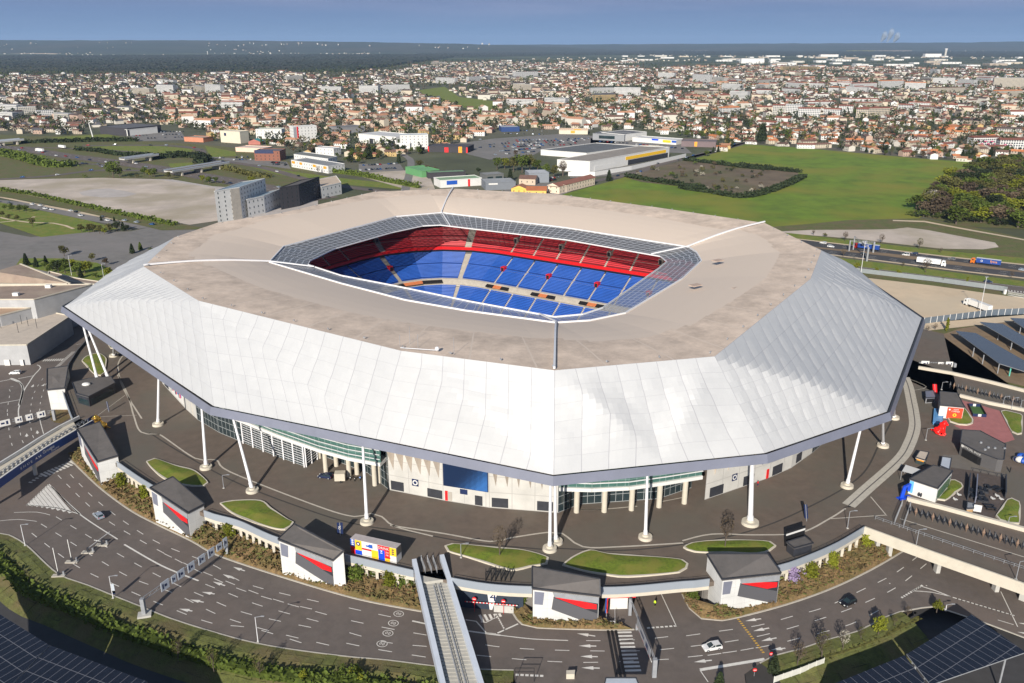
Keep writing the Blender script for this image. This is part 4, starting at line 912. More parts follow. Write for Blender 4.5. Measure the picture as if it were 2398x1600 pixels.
MB().box(W('f',1680,160,0.9),(3.2,.2,1.5),atan2(fd.y,fd.x)).build('end_panel',[M['navy']],bb_)
p=W('f',1565,470,0);t=thing('service_hut','small pale concrete hut with an open top between the blue footbridge and a tower','hut',p)
MB().box(p+V((0,0,1.1)),(3.4,2.6,2.6),.2).build('wall',[M['concrete_warm']],t);MB().box(p+V((0,0,2.45)),(2.8,2.0,.1),.2).build('roof',[M['dark_steel']],t)
br=thing('road_bridge','long concrete bridge deck edge on tall piers over the side road','bridge',(BRF[1].x,BRF[1].y,G))
mb=MB();wall(mb,offset(BRF,-.15),.5,-2.0,1.0);mb.build('edge_beam',[M['concrete_warm']],br)
for x,y in((1322,684),(1408,712),(1738,822),(2138,950),(1480,664),(1800,760)):
 p=W('I',x,y,G);MB().prism([p+V(q)for q in((-.5,0,0),(.5,0,0),(.5,1.6,0),(-.5,1.6,0))],G,-1.25).build('pier',[M['concrete']],br)
mb=MB();mb.prism([W('I',x,y,G)for x,y in((2285,1000),(2600,1130),(2600,1000),(2330,900))],G,-1.2);mb.build('abutment',[M['concrete']],br)
kind(sheet('soil_strip',[W('I',x,y,G)for x,y in((1290,600),(1545,640),(1400,715),(1250,690))],G+.05,mat('soil',(.17,.085,.05),.95,.2,.5)))
def parapet(label,pts,h=1.1,w_=1.0,m='concrete_warm'):
 c=pts[len(pts)//2];mb=MB();wall(mb,pts,w_,-.02,h);o=mb.build('parapet_wall',[M[m]],loc=(c.x,c.y,0));tag(o,label,'wall','cream parapet walls of the forecourt');return o
parapet('cream parapet wall along the outer edge of the upper walkway',[W('a',x,y,0)for x,y in((410,30),(1000,130),(1700,290),(2350,455),(2700,540))])
parapet('cream parapet wall between the pink paving and the upper walkway',[W('a',x,y,0)for x,y in((1170,545),(1700,680),(2350,810),(2700,880))])
parapet('cream parapet wall between the timber terrace and the lower walkway',[W('b',x,y,0)for x,y in((200,1035),(800,1180),(1500,1370),(2350,1600),(2700,1700))])
mb=MB();rl=[W('b',x,y,0)for x,y in((30,1560),(600,1690),(1200,1850),(2350,2160))]
rl=[W('I',x,y,0)for x,y in((1310,455),(1700,590),(2050,710),(2323,800))]
for p in resample(rl,2.2):mb.beam(p,p+V((0,0,1)),.08,.08)
for a,b_ in zip(rl[:-1],rl[1:]):
 for z in(.5,1.0):mb.beam(a+V((0,0,z)),b_+V((0,0,z)),.07,.07)
tag(mb.build('railing',[M['grey_steel']],loc=rl[1]),'thin grey steel railing beside the bridge walkway near the concrete edge','railing')
def spindle(p,m,h=2.6,r=.42):
 mb=MB();mb.tube(p+V((0,0,.3)),p+V((0,0,h*.55)),.06,r,8);mb.tube(p+V((0,0,h*.55)),p+V((0,0,h)),r,.05,8);mb.tube(p,p+V((0,0,.4)),.07,n=6);return mb
for row,(t_,a,b_,n)in enumerate((('I',(1545,420),(2310,660),21),('a',(985,385),(2280,690),19))):
 for k in range(n):
  f_=k/(n-1);p=W(t_,a[0]+(b_[0]-a[0])*f_,a[1]+(b_[1]-a[1])*f_,0)
  cc='brown' if k%3==1 else 'dark'
  o=spindle(p,None).build('spindle_post',[mat('spindle_brown',(.20,.13,.09),.7,.2)if cc=='brown' else M['dark_steel']],loc=p)
  tag(o,f'{cc} spindle shaped post on the '+('lower walkway by the timber terrace' if row==0 else 'upper walkway behind the pink paving'),'post',f'{cc} spindle posts on the '+('lower' if row==0 else 'upper')+' walkway')
for k,(x0,y0,x1,y1)in enumerate(((1490,365,1440,490),(1545,380,1500,515))):
 a,b_=W('I',x0,y0,0),W('I',x1,y1,0);g_=thing('walkway_gate',('lattice gate at the walkway mouth, the one nearer the stadium','lattice gate at the walkway mouth, the one nearer the spindle posts')[k],'gate',a,'lattice gates of the walkway')
 mb=MB()
 for z in(.1,1.0,1.9):mb.beam(a+V((0,0,z)),b_+V((0,0,z)),.08,.08)
 for j in range(14):p=a.lerp(b_,j/13);mb.beam(p,p+V((0,0,1.9)),.07,.07)
 mb.build('lattice',[M['grey_steel']],g_);MB().box(a+V((0,0,1)),(.2,.2,2.1)).build('post',[M['grey_steel']],g_)
def pavilion(name,label,cat,t_,roof,base,wall_m,roof_m='roof_felt',zb=0.0,over=.25,edge='dark_steel'):
 """base: (index, point) of one visible foot below a roof corner"""
 bpnt=W(t_,*base[1],zb);z=topz(t_,roof[base[0]][1],bpnt);rp=[W(t_,x,y,z)for x,y in roof];c=sum(rp,V((0,0,0)))/len(rp)
 t=thing(name,label,cat,(c.x,c.y,zb));ins=[p+(c-p).normalized()*over for p in rp]
 MB().prism(ins,zb,z-.3).build('wall',[wall_m if not isinstance(wall_m,str)else M[wall_m]],t)
 rf=MB().prism(rp,z-.35,z).build('roof',[M[roof_m]],t);mb=MB()
 for i in range(len(rp)):mb.beam(rp[i]+V((0,0,.04)),rp[(i+1)%len(rp)]+V((0,0,.04)),.2,.3)
 mb.build('roof_edge',[M[edge]],rf);return t,ins,z
def plate_on(a,b_,parent,name,m,s0,s1,z0,z1,o_=.08):
 d=(b_-a);w_=hypot(d.x,d.y);d=V((d.x/w_,d.y/w_,0));nrm=V((d.y,-d.x,0))
 if nrm.dot(V((0,0,0))-V((a.x,a.y,0)))<0:nrm=-nrm
 p,q=V((a.x,a.y,0))+d*(s0*w_),V((a.x,a.y,0))+d*(s1*w_)
 return MB().prism([p+nrm*.01,q+nrm*.01,q+nrm*o_,p+nrm*o_],z0,z1).build(name,[M[m]if isinstance(m,str)else m],parent),d,nrm
FL,FR,BR=W('H',66,686,0),W('H',375,757,0),W('H',409,722,0);BLc=FL+(BR-FR);zc=topz('H',655,FR)
t=thing('drinks_container','bright container bar painted in blue, red, yellow and white blocks','container',(FL+BR)/2)
MB().prism([FL,FR,BR,BLc],0.12,zc).build('body',[grid_mat('container_white',(.62,.62,.62),(.5,.5,.5),2.0,.01,.2,.5)],t)
MB().prism([FL,FR,BR,BLc],zc+.004,zc+.09).build('roof',[mat('container_roof',(.40,.36,.36),.6,.1,.6)],t)
d=(FR-FL);w_=d.length;d.normalize();nrm=V((d.y,-d.x,0))
for s0,s1,t0,t1,m in[(0,.1,.52,1,'blue'),(0,.1,0,.52,'red'),(.1,.25,.33,1,'yellow'),(.1,.25,.03,.33,'royal'),(.25,.6,.56,1,'white'),(.25,.46,.44,.56,'red'),(.25,.46,0,.44,'white'),(.46,.61,0,.56,'yellow'),(.6,.86,.70,1,'red'),(.61,.75,.45,.70,'royal'),(.75,.86,.32,.70,'red'),(.61,.75,0,.45,'royal'),(.75,.86,0,.32,'yellow'),(.75,.87,.2,.32,'red'),(.86,1,.45,1,'yellow'),(.86,1,0,.45,'white')]:
 p,q=FL+d*(s0*w_),FL+d*(s1*w_);o_=.05 if not(s0==.75 and t1==.32 and t0==.2)else .08
 MB().prism([p+nrm*.01,q+nrm*.01,q+nrm*o_,p+nrm*o_],.12+t0*(zc-.12)+.003,.12+t1*(zc-.12)-.003).build('colour_panel',[M[m]],t)
dx=(BR-FR);MB().prism([FR+nrm*0+dx*.05+d*.01,FR+dx*.95+d*.01,FR+dx*.95+d*.06,FR+dx*.05+d*.06],zc*.5,zc).build('end_panel',[grid_mat('end_stripe',(.80,.45,.02),(.10,.09,.08),3,.01,.3,.5)],t)
def on_c(s,tt,o_=.09):return FL+d*(s*w_)+nrm*o_+V((0,0,.12+tt*(zc-.12)))
text('DRINK',.95,on_c(.73,.84),d,(0,0,1),M['white'],t,sx=1.05);text('ZO',.6,on_c(.805,.60),d,(0,0,1),M['white'],t);text('NE',.6,on_c(.805,.42),d,(0,0,1),M['white'],t)
mb=MB();c=on_c(.68,.60);mb.face([c+d*a+V((0,0,b2))for a,b2 in((-.35,.3),(0,-.2),(.35,.3))]);mb.face([c+d*a+V((0,0,b2))for a,b2 in((-.3,-.55),(.3,-.55),(.3,-.35),(-.3,-.35))]);mb.build('glass_symbol',[M['white']],t)
mb=MB();c=on_c(.42,.78);mb.face([c+d*a+V((0,0,b2))for a,b2 in((-1.0,-.3),(-.4,-.3),(0,-.5),(.9,-.5),(.9,.5),(0,.5),(-.4,.1),(-1.0,.1))]);mb.build('bottle_symbol',[M['blue']],t)
mb=MB()
for k in range(3):
 for s_,m0 in((.05,0),(.93,1)):
  c=on_c(s_,.62+.14*k if m0==0 else .55+.14*k);mb.face([c+d*(.35*cos(pi*j/8))+V((0,0,.4*sin(pi*j/8)))for j in range(9)],m0)
mb.build('arch_symbol',[M['white'],M['navy']],t)
mb=MB();c=on_c(.175,.78);mb.face([c+d*(.6*cos(2*pi*j/14))+V((0,0,.6*sin(2*pi*j/14)))for j in range(14)]);mb.face([c+nrm*.02+d*(.3*cos(2*pi*j/10))+V((0,0,.3*sin(2*pi*j/10)))for j in range(10)],1);mb.build('round_symbol',[M['navy'],M['white']],t)
t,ins,z=pavilion('shop_pavilion','low dark glass fronted shop with a flat brown roof at the stadium corner','shop','e',[(1320,910),(1600,838),(2035,800),(2115,915),(1620,1172),(1400,1110)],(4,(1650,1358)),'dark_steel')
plate_on(ins[4],ins[3],t,'shop_window','glass',.08,.9,.3,z*.6);plate_on(ins[5],ins[4],t,'shop_window','glass',.1,.95,.3,z*.6)
c=sum(ins,V((0,0,0)))/6;mb=MB();mb.ball(V((c.x-2,c.y,z+.3)),1.1,sq=(1.4,1,.6));mb.build('roof_vent',[M['white']],t)
t,ins,z=pavilion('official_shop','dark grey clad shop with a lettered front above its recessed entrance','shop','a',[(1215,1150),(1545,1174),(2015,1415),(1985,1700),(1870,1690),(1520,1560),(1182,1378)],(6,(1185,1602)),mat('shop_clad',(.085,.082,.085),.7,.1,.5))
o,d,nrm=plate_on(ins[6],ins[5],t,'entrance','black',.14,1.0,.1,z*.62);plate_on(ins[5],ins[4],t,'entrance','black',0,.2,.1,z*.62)
pm=V((ins[6].x,ins[6].y,0)).lerp(V((ins[5].x,ins[5].y,0)),.62);text('OFFICIAL SHOP',1.0,pm+nrm*.15+V((0,0,z*.82)),d,(0,0,1),M['white'],t)
mb=MB();p=V((ins[6].x,ins[6].y,0)).lerp(V((ins[5].x,ins[5].y,0)),.12)+nrm*.14+V((0,0,z*.82));mb.face([p+d*(.5*cos(2*pi*j/12))+V((0,0,.5*sin(2*pi*j/12)))for j in range(12)]);mb.build('wall_emblem',[M['white']],t)
for k in range(5):q=sum(ins,V((0,0,0)))/7+V((R.uniform(-2,5),R.uniform(-4,3),0));MB().box(V((q.x,q.y,z+.2)),(.6,.5,.5)).build('roof_vent',[M['grey_steel']],t)
t,ins,z=pavilion('banner_pavilion','dark roofed pavilion with a white wall carrying a large red banner','pavilion','a',[(805,447),(1128,480),(1262,735),(808,695)],(3,(815,930)),'white')
o,d,nrm=plate_on(ins[3],ins[2],t,'banner',mat('banner_red',(.75,.05,.015),.6,.05),.33,.98,.15,z-.6,.18)
pm=lambda s,zz:V((ins[3].x,ins[3].y,0)).lerp(V((ins[2].x,ins[2].y,0)),s)+nrm*.24+V((0,0,zz))
text('TEAM',.65,pm(.68,z*.74),d,(0,0,1),M['white'],t);text('CORNER',.65,pm(.68,z*.60),d,(0,0,1),M['white'],t)
for s_,zz,m_,r_ in((.66,z*.33,'yellow',.62),(.66,z*.33,'red',.28),(.42,z*.72,'white',.3)):
 MB().face([pm(s_,zz)+nrm*(.01+.02*(r_<.3))+d*(r_*cos(2*pi*j/12))+V((0,0,r_*sin(2*pi*j/12)))for j in range(12)]).build('banner_emblem',[M[m_]],t)
t,ins,z=pavilion('grey_kiosk','small dark grey kiosk box beside the red flag and the banner pavilion','kiosk','a',[(535,440),(690,430),(735,555),(550,565)],(3,(560,668)),'grey_steel','fascia');plate_on(ins[3],ins[2],t,'hatch','black',.1,.9,.3,1.9)
M['sky_blue']=mat('sky_blue',(.10,.27,.52),.5,.1)
t,ins,z=pavilion('blue_container','pale blue container with a corrugated blue roof next to the red statue','container','a',[(705,765),(888,790),(850,1000),(682,1022)],(2,(850,1040)),mat('sky_blue',(.10,.27,.52),.5,.1),'sky_blue',edge='sky_blue')
t,ins,z=pavilion('bar_kiosk','white walled bar kiosk with a dark pitched edge roof beside the timber terrace','kiosk','b',[(250,640),(690,390),(1045,497),(772,815)],(3,(735,1085)),'white')
plate_on(ins[3],ins[2],t,'shop_window','glass_green',.05,.95,.4,z*.75)
o,d,nrm=plate_on(ins[0],ins[3],t,'wall_sign',mat('sky_sign',(.12,.40,.62),.5,.1),0.01,.16,.5,z-.5)
for s_ in(.40,.48):MB().ball(V((ins[0].x,ins[0].y,0)).lerp(V((ins[3].x,ins[3].y,0)),s_)+nrm*.1+V((0,0,.9)),.45,sq=(.8,.3,1.5)).build('wall_lamp',[M['dark_steel']],t)
t,ins,z=pavilion('food_stall','dark green food stall with a pale sloping lettered roof','stall','b',[(440,125),(608,155),(540,300),(362,245)],(2,(545,410)),mat('stall_green',(.03,.045,.045),.6,.1),'concrete_beige')
plate_on(ins[3],ins[2],t,'counter','orange',.1,.9,z*.6,z*.8)
t,ins,z=pavilion('grey_booth','grey panelled booth with a pale roof behind the bar kiosk','booth','b',[(850,235),(1020,260),(985,470),(815,400)],(3,(815,470)),'grey_steel','parapet')
t,ins,z=pavilion('wooden_hut','small timber hut with a grey roof on the dark terrace','hut','b',[(1310,1065),(1440,1090),(1430,1180),(1300,1185)],(3,(1310,1280)),'timber','grey_steel')
MB().box(W('b',1500,1180,1.6),(1.9,.15,2.0),-.35).build('side_board',[M['white']],t)
t,ins,z=pavilion('black_kiosk','black kiosk box with a raised back board behind the curved parapet','kiosk','n',[(235,112),(400,62),(475,122),(305,168)],(3,(315,250)),'dark_steel','roof_felt')
a,b_=W('n',218,150,0),W('n',385,95,0);MB().beam((a+V((0,0,2.2))),(b_+V((0,0,2.2))),.25,4.2).build('back_board',[M['black']],t);MB().beam(a+V((0,-.2,3.4)),b_+V((0,-.2,3.4)),.1,.5).build('sign',[M['white']],t)
t=thing('sail_canopy','white tensioned sail canopy beside the bar kiosk','canopy',W('b',280,520,0));pp=[W('b',x,y,2.8)for x,y in((180,380),(460,470),(300,550),(110,500))]
MB().face(pp).build('sail',[M['white']],t)
for p in pp:MB().tube(V((p.x,p.y,0)),p,.08,n=6).build('mast',[M['grey_steel']],t)
t=thing('blue_sculpture','blue angular standing sign shaped like a bent number by the terrace wall','sign',W('b',130,1000,0));a=W('b',100,990,0);b_=W('b',220,930,0);mb=MB()
mb.beam(a,a+V((.6,.3,3.4)),.9,.5);mb.beam(a+V((.5,.3,3.3)),b_+V((.2,.3,3.1)),.5,.7);mb.beam(b_+V((.2,.3,3.3)),b_+V((0,.2,1.2)),.8,.5);mb.box(a+V((.8,0,.1)),(4.2,1.6,.2),.3);mb.build('body',[M['royal']],t)
t=thing('mini_pitch','small fenced green football cage on the pink paving','football cage',W('a',1480,810,0));q=[W('a',x,y,0)for x,y in((1325,715),(1545,730),(1655,920),(1405,905))]
MB().face([p+V((0,0,.05))for p in q]).build('turf',[M['pitch']],t)
for i,m_ in enumerate(('navy','black','navy','black')):
 a,b_=q[i],q[(i+1)%4];MB().beam(a+V((0,0,.55)),b_+V((0,0,.55)),.12,1.05).build('side_board',[M[m_]],t)
for i in(0,2):
 a,b_=q[i],q[(i+1)%4];MB().beam(a.lerp(b_,.38)+V((0,0,.6)),a.lerp(b_,.62)+V((0,0,.6)),.2,.9).build('goal',[M['white']],t)
def flag(label,base,top_,t_,m,w_=1.1,cat='flag',zb=0.0):
 p=W(t_,*base,zb);h=topz(t_,top_[1],p)-zb;q=W(t_,*top_,zb+h);t=thing('totem_flag',label,cat,p)
 MB().tube(p,q,.09,n=6).build('pole',[M['grey_steel']],t);up=(q-p);mb=MB();s_=V((w_/2,0,0))
 mb.add([p+up*.15-s_,p+up*.15+s_,p+up*.98+s_,p+up*.98-s_]+[p+up*.15-s_+V((0,.12,0)),p+up*.15+s_+V((0,.12,0)),p+up*.98+s_+V((0,.12,0)),p+up*.98-s_+V((0,.12,0))],[(0,1,2,3),(7,6,5,4),(0,3,7,4),(1,5,6,2),(3,2,6,7),(0,4,5,1)]);mb.build('cloth',[M[m]],t);return t
f_=flag('tall navy banner flag with white script beside the drinks container',(80,262),(72,112),'p','navy',1.5);text('OL',.9,wpos(f_)+V((0,-.1,2.6)),(0,0,1),(-1,0,0),M['white'],f_)
flag('dark tilted mast sign on open paving by the low dark shop',(2000,1450),(1955,1255),'e','navy',.5,'sign');flag('dark blue pointed totem standing alone on the concourse',(845,466),(838,352),'I','navy',.9,'sign')
flag('red pointed flag beside the grey kiosk',(725,520),(712,310),'a','red',1.5)
def lion(label,p,m,h,rz):
 mb=MB();B=lambda c,r,s=(1,1,1):mb.ball(c,r,n=14,k=9,sq=s)
 B((0,0,.85),.55,(1.05,.9,1.3));B((-.45,0,.55),.62,(1,.95,.9));B((.32,0,1.35),.45,(1,.95,1.2));B((.42,0,1.95),.52,(.9,1.0,1.05));B((.62,0,2.0),.34);B((.9,0,1.9),.2,(1.1,.9,.8));B((.5,.3,2.35),.14);B((.5,-.3,2.35),.14);B((.1,0,1.75),.42)
 for s_ in(-1,1):
  mb.tube((.42,s_*.3,1.2),(.62,s_*.32,.1),.22,.15,10);B((.72,s_*.32,.1),.17,(1.5,1,.7));B((-.25,s_*.52,.42),.36,(1.2,.7,1));mb.tube((-.2,s_*.55,.25),(.35,s_*.58,.1),.17,.13,8);B((.42,s_*.58,.1),.15,(1.4,1,.7))
 mb.tube((-.9,0,.3),(-1.25,.35,.15),.1,.08,8);B((-1.35,.45,.2),.15)
 o=mb.build('lion_statue',[m],loc=(0,0,0),smooth=True);md=o.modifiers.new('join','REMESH');md.mode='VOXEL';md.voxel_size=.07;md.use_smooth_shade=True
 o.location=p;o.scale=(h/2.5,)*3;o.rotation_euler.z=rz;tag(o,label,'statue');return o
lion('glossy red seated lion statue beside the pale blue container',W('a',800,1225,0),M['lion_red'],5.0,radians(-40));lion('gold seated lion statue at the end of the blue footbridge',W('f',1850,350,0),M['gold'],5.2,radians(200))
def table(label,p,rz,m='black'):
 t=thing('picnic_table',label,'table',p,'picnic tables on the timber terrace');r=Matrix.Rotation(rz,3,'Z')
 MB().box(p+V((0,0,.75)),(2.6,.8,.08),rz).build('tabletop',[M[m]],t)
 for s_ in(-.75,.75):MB().box(p+r@V((0,s_,.45)),(2.6,.3,.06),rz).build('bench',[M[m]],t)
 for s_ in(-1,1):MB().box(p+r@V((s_,0,.38)),(.1,1.5,.7),rz).build('leg',[M['dark_steel']],t)
for k,(x,y,rz)in enumerate(((1370,880,1.3),(1400,980,1.3),(1540,850,1.2),(1560,940,1.2),(1535,1040,1.2),(1630,880,1.2),(1630,1050,1.2),(1690,820,1.3),(1820,830,.4),(1890,870,.3),(1700,1160,-.2),(1740,1210,-.3))):table('black picnic table on the dark timber terrace',W('b',x,y,0),rz)
for k,(x,y)in enumerate(((1860,970),(1780,1020),(1160,950),(1090,1035),(1935,1030))):
 p=W('b',x,y,0);t=thing('lounge_chair','white low lounge chair on the timber terrace','chair',p,'white lounge chairs on the terrace');MB().box(p+V((0,0,.35)),(1.0,.7,.1),.2).build('seat',[M['white']],t);MB().box(p+V((-.5,0,.65)),(.1,.7,.6),.2).build('backrest',[M['white']],t)
for k,(a,b_)in enumerate((((1345,640),(1310,1040)),((1480,660),(1450,1080)),((2000,660),(2000,1000)))):
 p,q=W('b',*a,0),W('b',*b_,0);MBx=MB().beam(p+V((0,0,1.0)),q+V((0,0,1.0)),.3,2.0).build('terrace_screen',[M['dark_steel' if k!=1 else 'fascia']],loc=p);tag(MBx,('dark screen wall across the middle of the timber terrace','grey screen wall between the picnic tables','dark screen wall at the outer end of the terrace')[k],'screen wall')
mb=MB();pl=[W('b',x,y,0)for x,y in((1410,492),(1700,560),(2010,625))]
for p in resample(pl,2.5):mb.beam(p,p+V((0,0,1)),.1,.1)
for a,b_ in zip(pl[:-1],pl[1:]):mb.beam(a+V((0,0,1)),b_+V((0,0,1)),.1,.1)
tag(mb.build('terrace_railing',[M['dark_steel']],loc=pl[1]),'dark post railing between the timber terrace and the shop path','railing')
t=thing('inflatable_slide','white and blue inflatable cut by the frame edge beside the official shop','inflatable',W('b',2280,300,0));mb=MB()
for k in range(9):mb.ball(W('b',2230+25*k,280+22*(k%3)-20*(k%4),.7+.5*(k%3)),1.1,k%2,sq=(1.3,1,.9))
mb.build('body',[M['white'],M['blue']],t)
for k,(t_,x,y)in enumerate((('G',1235,50),('G',1888,328),('G',2145,414),('G',2265,450),('H',1703,606),('H',1767,604),('I',1308,90),('I',957,365),('q',45,720),('F',1448,1415))):
 p=W(t_,x,y,0);l_=(2.6,2.6,1.7,2.6,1.4,1.4,1.8,2.0,2.2,2.4)[k]
 o=MB().box(V((0,0,.25)),(l_,.8,.5)).build('block_seat',[M['concrete_warm']],loc=p);bv=o.modifiers.new('edge','BEVEL');bv.width=.06
 o.rotation_euler.z=(-.6,-.55,-.3,-.35,0,0,1.1,.4,-.6,1.3)[k]
 tag(o,'pale concrete block seat '+('near the lawn island behind the tower by the silver car','between the splayed column foot and the second lawn island','short one, near the navy banner flag','long one, near the navy banner flag','of a close pair, nearer the twin column','of a close pair, farther from the twin column','beside the pale curved granite band','near the dark blue pointed totem','near the column beside the mural wall','between the granite band and the column at the roof corner')[k],'bench','concrete block seats')
PAINT={k:mat('car_'+k,c,.25,.04,1,metal=.2)for k,c in{'white':(.72,.72,.72),'silver':(.33,.37,.43),'black':(.012,.013,.016),'grey':(.12,.125,.13),'navy':(.02,.03,.075),'blue':(.04,.11,.30),'red':(.36,.02,.02),'orange':(.6,.16,.02)}.items()}
M['lamp_white']=mat('lamp_white',(.8,.8,.78),.2,.02);M['lamp_red']=mat('lamp_red',(.5,.02,.02),.3,.05)
def car_shapes(mb_body,mb_glass,van=False):
 w_=.9;h=1.9 if van else 1.48
 prof=[(-2.12,.32),(-2.16,.62),(-2.08,.92),(-1.95,1.0),(1.0,.96),(1.75,.82),(2.08,.66),(2.14,.45),(2.08,.28)]
 for s_ in(-1,1):pass
 n=len(prof);L_=[V((x,-w_+(.06 if z>.9 else 0),z))for x,z in prof];R_=[V((x,w_-(.06 if z>.9 else 0),z))for x,z in prof]
 mb_body.add(L_+R_,[tuple(range(n-1,-1,-1)),tuple(range(n,2*n))]+[(i,(i+1)%n,n+(i+1)%n,n+i)for i in range(n)])
 b_,tl,tr_,f_=(-2.0,1.0),(-1.62,h-.04),(-.1+(.9 if van else 0),h),(1.05+(.35 if van else 0),.96)
 gl=[V((x,s_*(w_-.08 if z<1.1 else w_-.2),z))for s_ in(-1,1)for x,z in(b_,tl,tr_,f_)]
 mb_glass.add(gl,[(3,2,1,0),(4,5,6,7),(0,1,5,4),(2,3,7,6),(1,2,6,5)])
 mb_body.prism([V((-1.68,-.72,0)),V((.0+(.85 if van else 0),-.72,0)),V((.0+(.85 if van else 0),.72,0)),V((-1.68,.72,0))],[h-.03,h,h,h-.03],[h+.03,h+.04,h+.04,h+.03])
 for s_ in(-1,1):
  for x0,z0,x1,z1 in((-1.75,h-.05,-2.05,1.0),(.0+(.85 if van else 0),h,1.08+(.3 if van else 0),.95),(-.5,h,-.45,1.0)):mb_body.beam((x0,s_*.71,z0),(x1,s_*.83,z1),.09,.09)
def car_proto(name,van=False):
 t=bpy.data.objects.new(name,None);COL.objects.link(t)
 b_,g_=MB(),MB();car_shapes(b_,g_,van)
 bo=b_.build('body',[PAINT['white']],t);bo.material_slots[0].link='OBJECT';bo.material_slots[0].material=PAINT['white']
 g_.build('window_glass',[M['glass']],t)
 for x in(-1.32,1.32):
  for s_ in(-1,1):mb=MB();mb.tube((x,s_*.68,.33),(x,s_*.93,.33),.33,.33,14,0);mb.tube((x,s_*.93,.33),(x,s_*.945,.33),.2,.18,10,1);mb.build('wheel',[M['tyre'],M['grey_steel']],t)
 for s_ in(-1,1):MB().box((2.03,s_*.62,.70),(.16,.36,.14)).build('headlight',[M['lamp_white']],t);MB().box((-2.10,s_*.68,.84),(.08,.28,.2)).build('tail_light',[M['lamp_red']],t)
 return t
PCAR,PVAN=car_proto('parked_car'),car_proto('van',True);used_proto=set()
def car(label,t_,p,ahead,colour,z=G,van=False,group=None,cat='car',sc_=1.0):
 a=W(t_,*p,z);b_=W(t_,*ahead,z);pr=PVAN if van else PCAR
 o=pr if pr.name not in used_proto else copy_tree(pr)
 used_proto.add(pr.name);o.location=a+V((0,0,.03));o.rotation_euler.z=atan2(b_.y-a.y,b_.x-a.x);o.scale=(sc_,)*3
 o['label']=label;o['category']=cat
 if group:o['group']=group
 elif 'group' in o:del o['group']
 for ch in o.children:
  if ch.name.startswith('body'):ch.material_slots[0].link='OBJECT';ch.material_slots[0].material=PAINT[colour]
 return o
car('silver blue hatchback driving beside the hatched traffic island','G',(672,440),(560,335),'silver');car('black car driving past the brown hedge bed near the lilac climber','I',(1125,1030),(1000,1085),'black')
car('white car with a dark windscreen near the yellow and black stripe line','I',(200,1335),(60,1360),'white');car('black car parked in the shade beside the white fence','I',(920,1530),(800,1590),'black',GP)
car('white car at the junction by the tall grey hall','e',(285,755),(200,758),'white');car('dark navy car parked by the stadium glass hall','q',(1615,1055),(1500,1040),'navy',0.0)
p=W('q',1752,1085,0);t=thing('box_trailer','cream box trailer parked behind the navy car by the glass hall','trailer',p);MB().box(p+V((0,0,1.75)),(3.0,2.2,2.3),.05).build('box',[M['concrete_warm']],t)
for s_ in(-1,1):MB().tube(p+V((.3,s_*1.0,.35)),p+V((.3,s_*1.2,.35)),.35,n=12).build('wheel',[M['tyre']],t)
for k,(x,y,c_)in enumerate(((1845,1068,'grey'),(1885,1075,'black'),(1935,1068,'blue'))):
 p=W('q',x,y,0);t=thing('motorbike',f'{c_} motorbike parked beside the cream box trailer','motorbike',p);mb=MB();mb.ball(p+V((0,0,.75)),.5,sq=(.5,1.1,.5));mb.box(p+V((0,-.5,.95)),(.7,.1,.1));mb.build('body',[PAINT[c_]],t)
 for s_ in(-.65,.65):MB().tube(p+V((-.07,s_,.32)),p+V((.07,s_,.32)),.32,n=12).build('wheel',[M['tyre']],t)
def truck(label,t_,tail,nose,cab_m,box_m,z=G,writing=None,wm='white',wside=None,length_=13.2):
 a=W(t_,*tail,z);b_=W(t_,*nose,z);d=(b_-a).normalized();rz=atan2(d.y,d.x);t=thing('articulated_truck',label,'truck',a.lerp(b_,.5));t.rotation_euler.z=0
 c=a.lerp(b_,.5);s_=V((-d.y,d.x,0));half=(length_+3)/2
 at=lambda x,y,zz:c+d*x+s_*y+V((0,0,zz))
 MB().box(at(-half+length_/2,0,2.55),(length_,2.5,2.75),rz).build('trailer_body',[box_m],t);MB().box(at(-half+length_/2,0,3.97),(length_-.1,2.44,.06),rz).build('trailer_roof',[M['white']],t)
 MB().box(at(-half+length_/2,0,1.02),(length_,.9,.28),rz).build('chassis',[M['dark_steel']],t)
 mb=MB();pr=[(half-2.4,.5),(half-2.4,3.4),(half-1.9,3.75),(half-.6,3.55),(half-.05,2.2),(half,.5)];n=len(pr)
 mb.add([at(x,y,zz)for y in(-1.22,1.22)for x,zz in pr],[tuple(range(n)),tuple(range(2*n-1,n-1,-1))]+[(i,n+i,n+(i+1)%n,(i+1)%n)for i in range(n)]);cb=mb.build('cab',[cab_m],t)
 MB().add([at(half-.56,-1.1,3.4),at(half-.56,1.1,3.4),at(half-.02,1.1,2.25),at(half-.02,-1.1,2.25)],[(0,1,2,3)]).build('windscreen',[M['glass']],cb)
 for y in(-1.235,1.235):MB().box(at(half-1.2,y,2.6),(.9,.03,.8),rz).build('side_window',[M['glass']],cb)
 for x in(half-1.2,half-4.2,-half+1.6,-half+2.9,-half+4.2):
  for y in(-1,1):MB().tube(at(x,y*.9,.5),at(x,y*1.25,.5),.5,n=12).build('wheel',[M['tyre']],t)
 if writing:
  sg=-1 if(s_*-1).dot(-c)>0 else 1;y_=1.27*(1 if s_.dot(V((0,0,0))-V((c.x,c.y,0)))>0 else-1);rd=d if(d.x>0)else-d
  for txt,sz,xo,mm in writing:
   text(txt,sz,c+d*(-half+length_/2)+rd*xo+s_*y_+V((0,0,2.7)),rd,(0,0,1),M[mm],t,sx=1.0)
 return t
BLUEBOX=mat('truck_blue',srgb('#1d3f86'),.4,.06,.3);WHITEBOX=mat('truck_white',(.75,.75,.74),.4,.04,.3)
truck('articulated truck with a red cab and blue trailer under the sign gantry','h',(770,330),(440,285),PAINT['red'],BLUEBOX,writing=[('DS',2.2,-1,'white')])
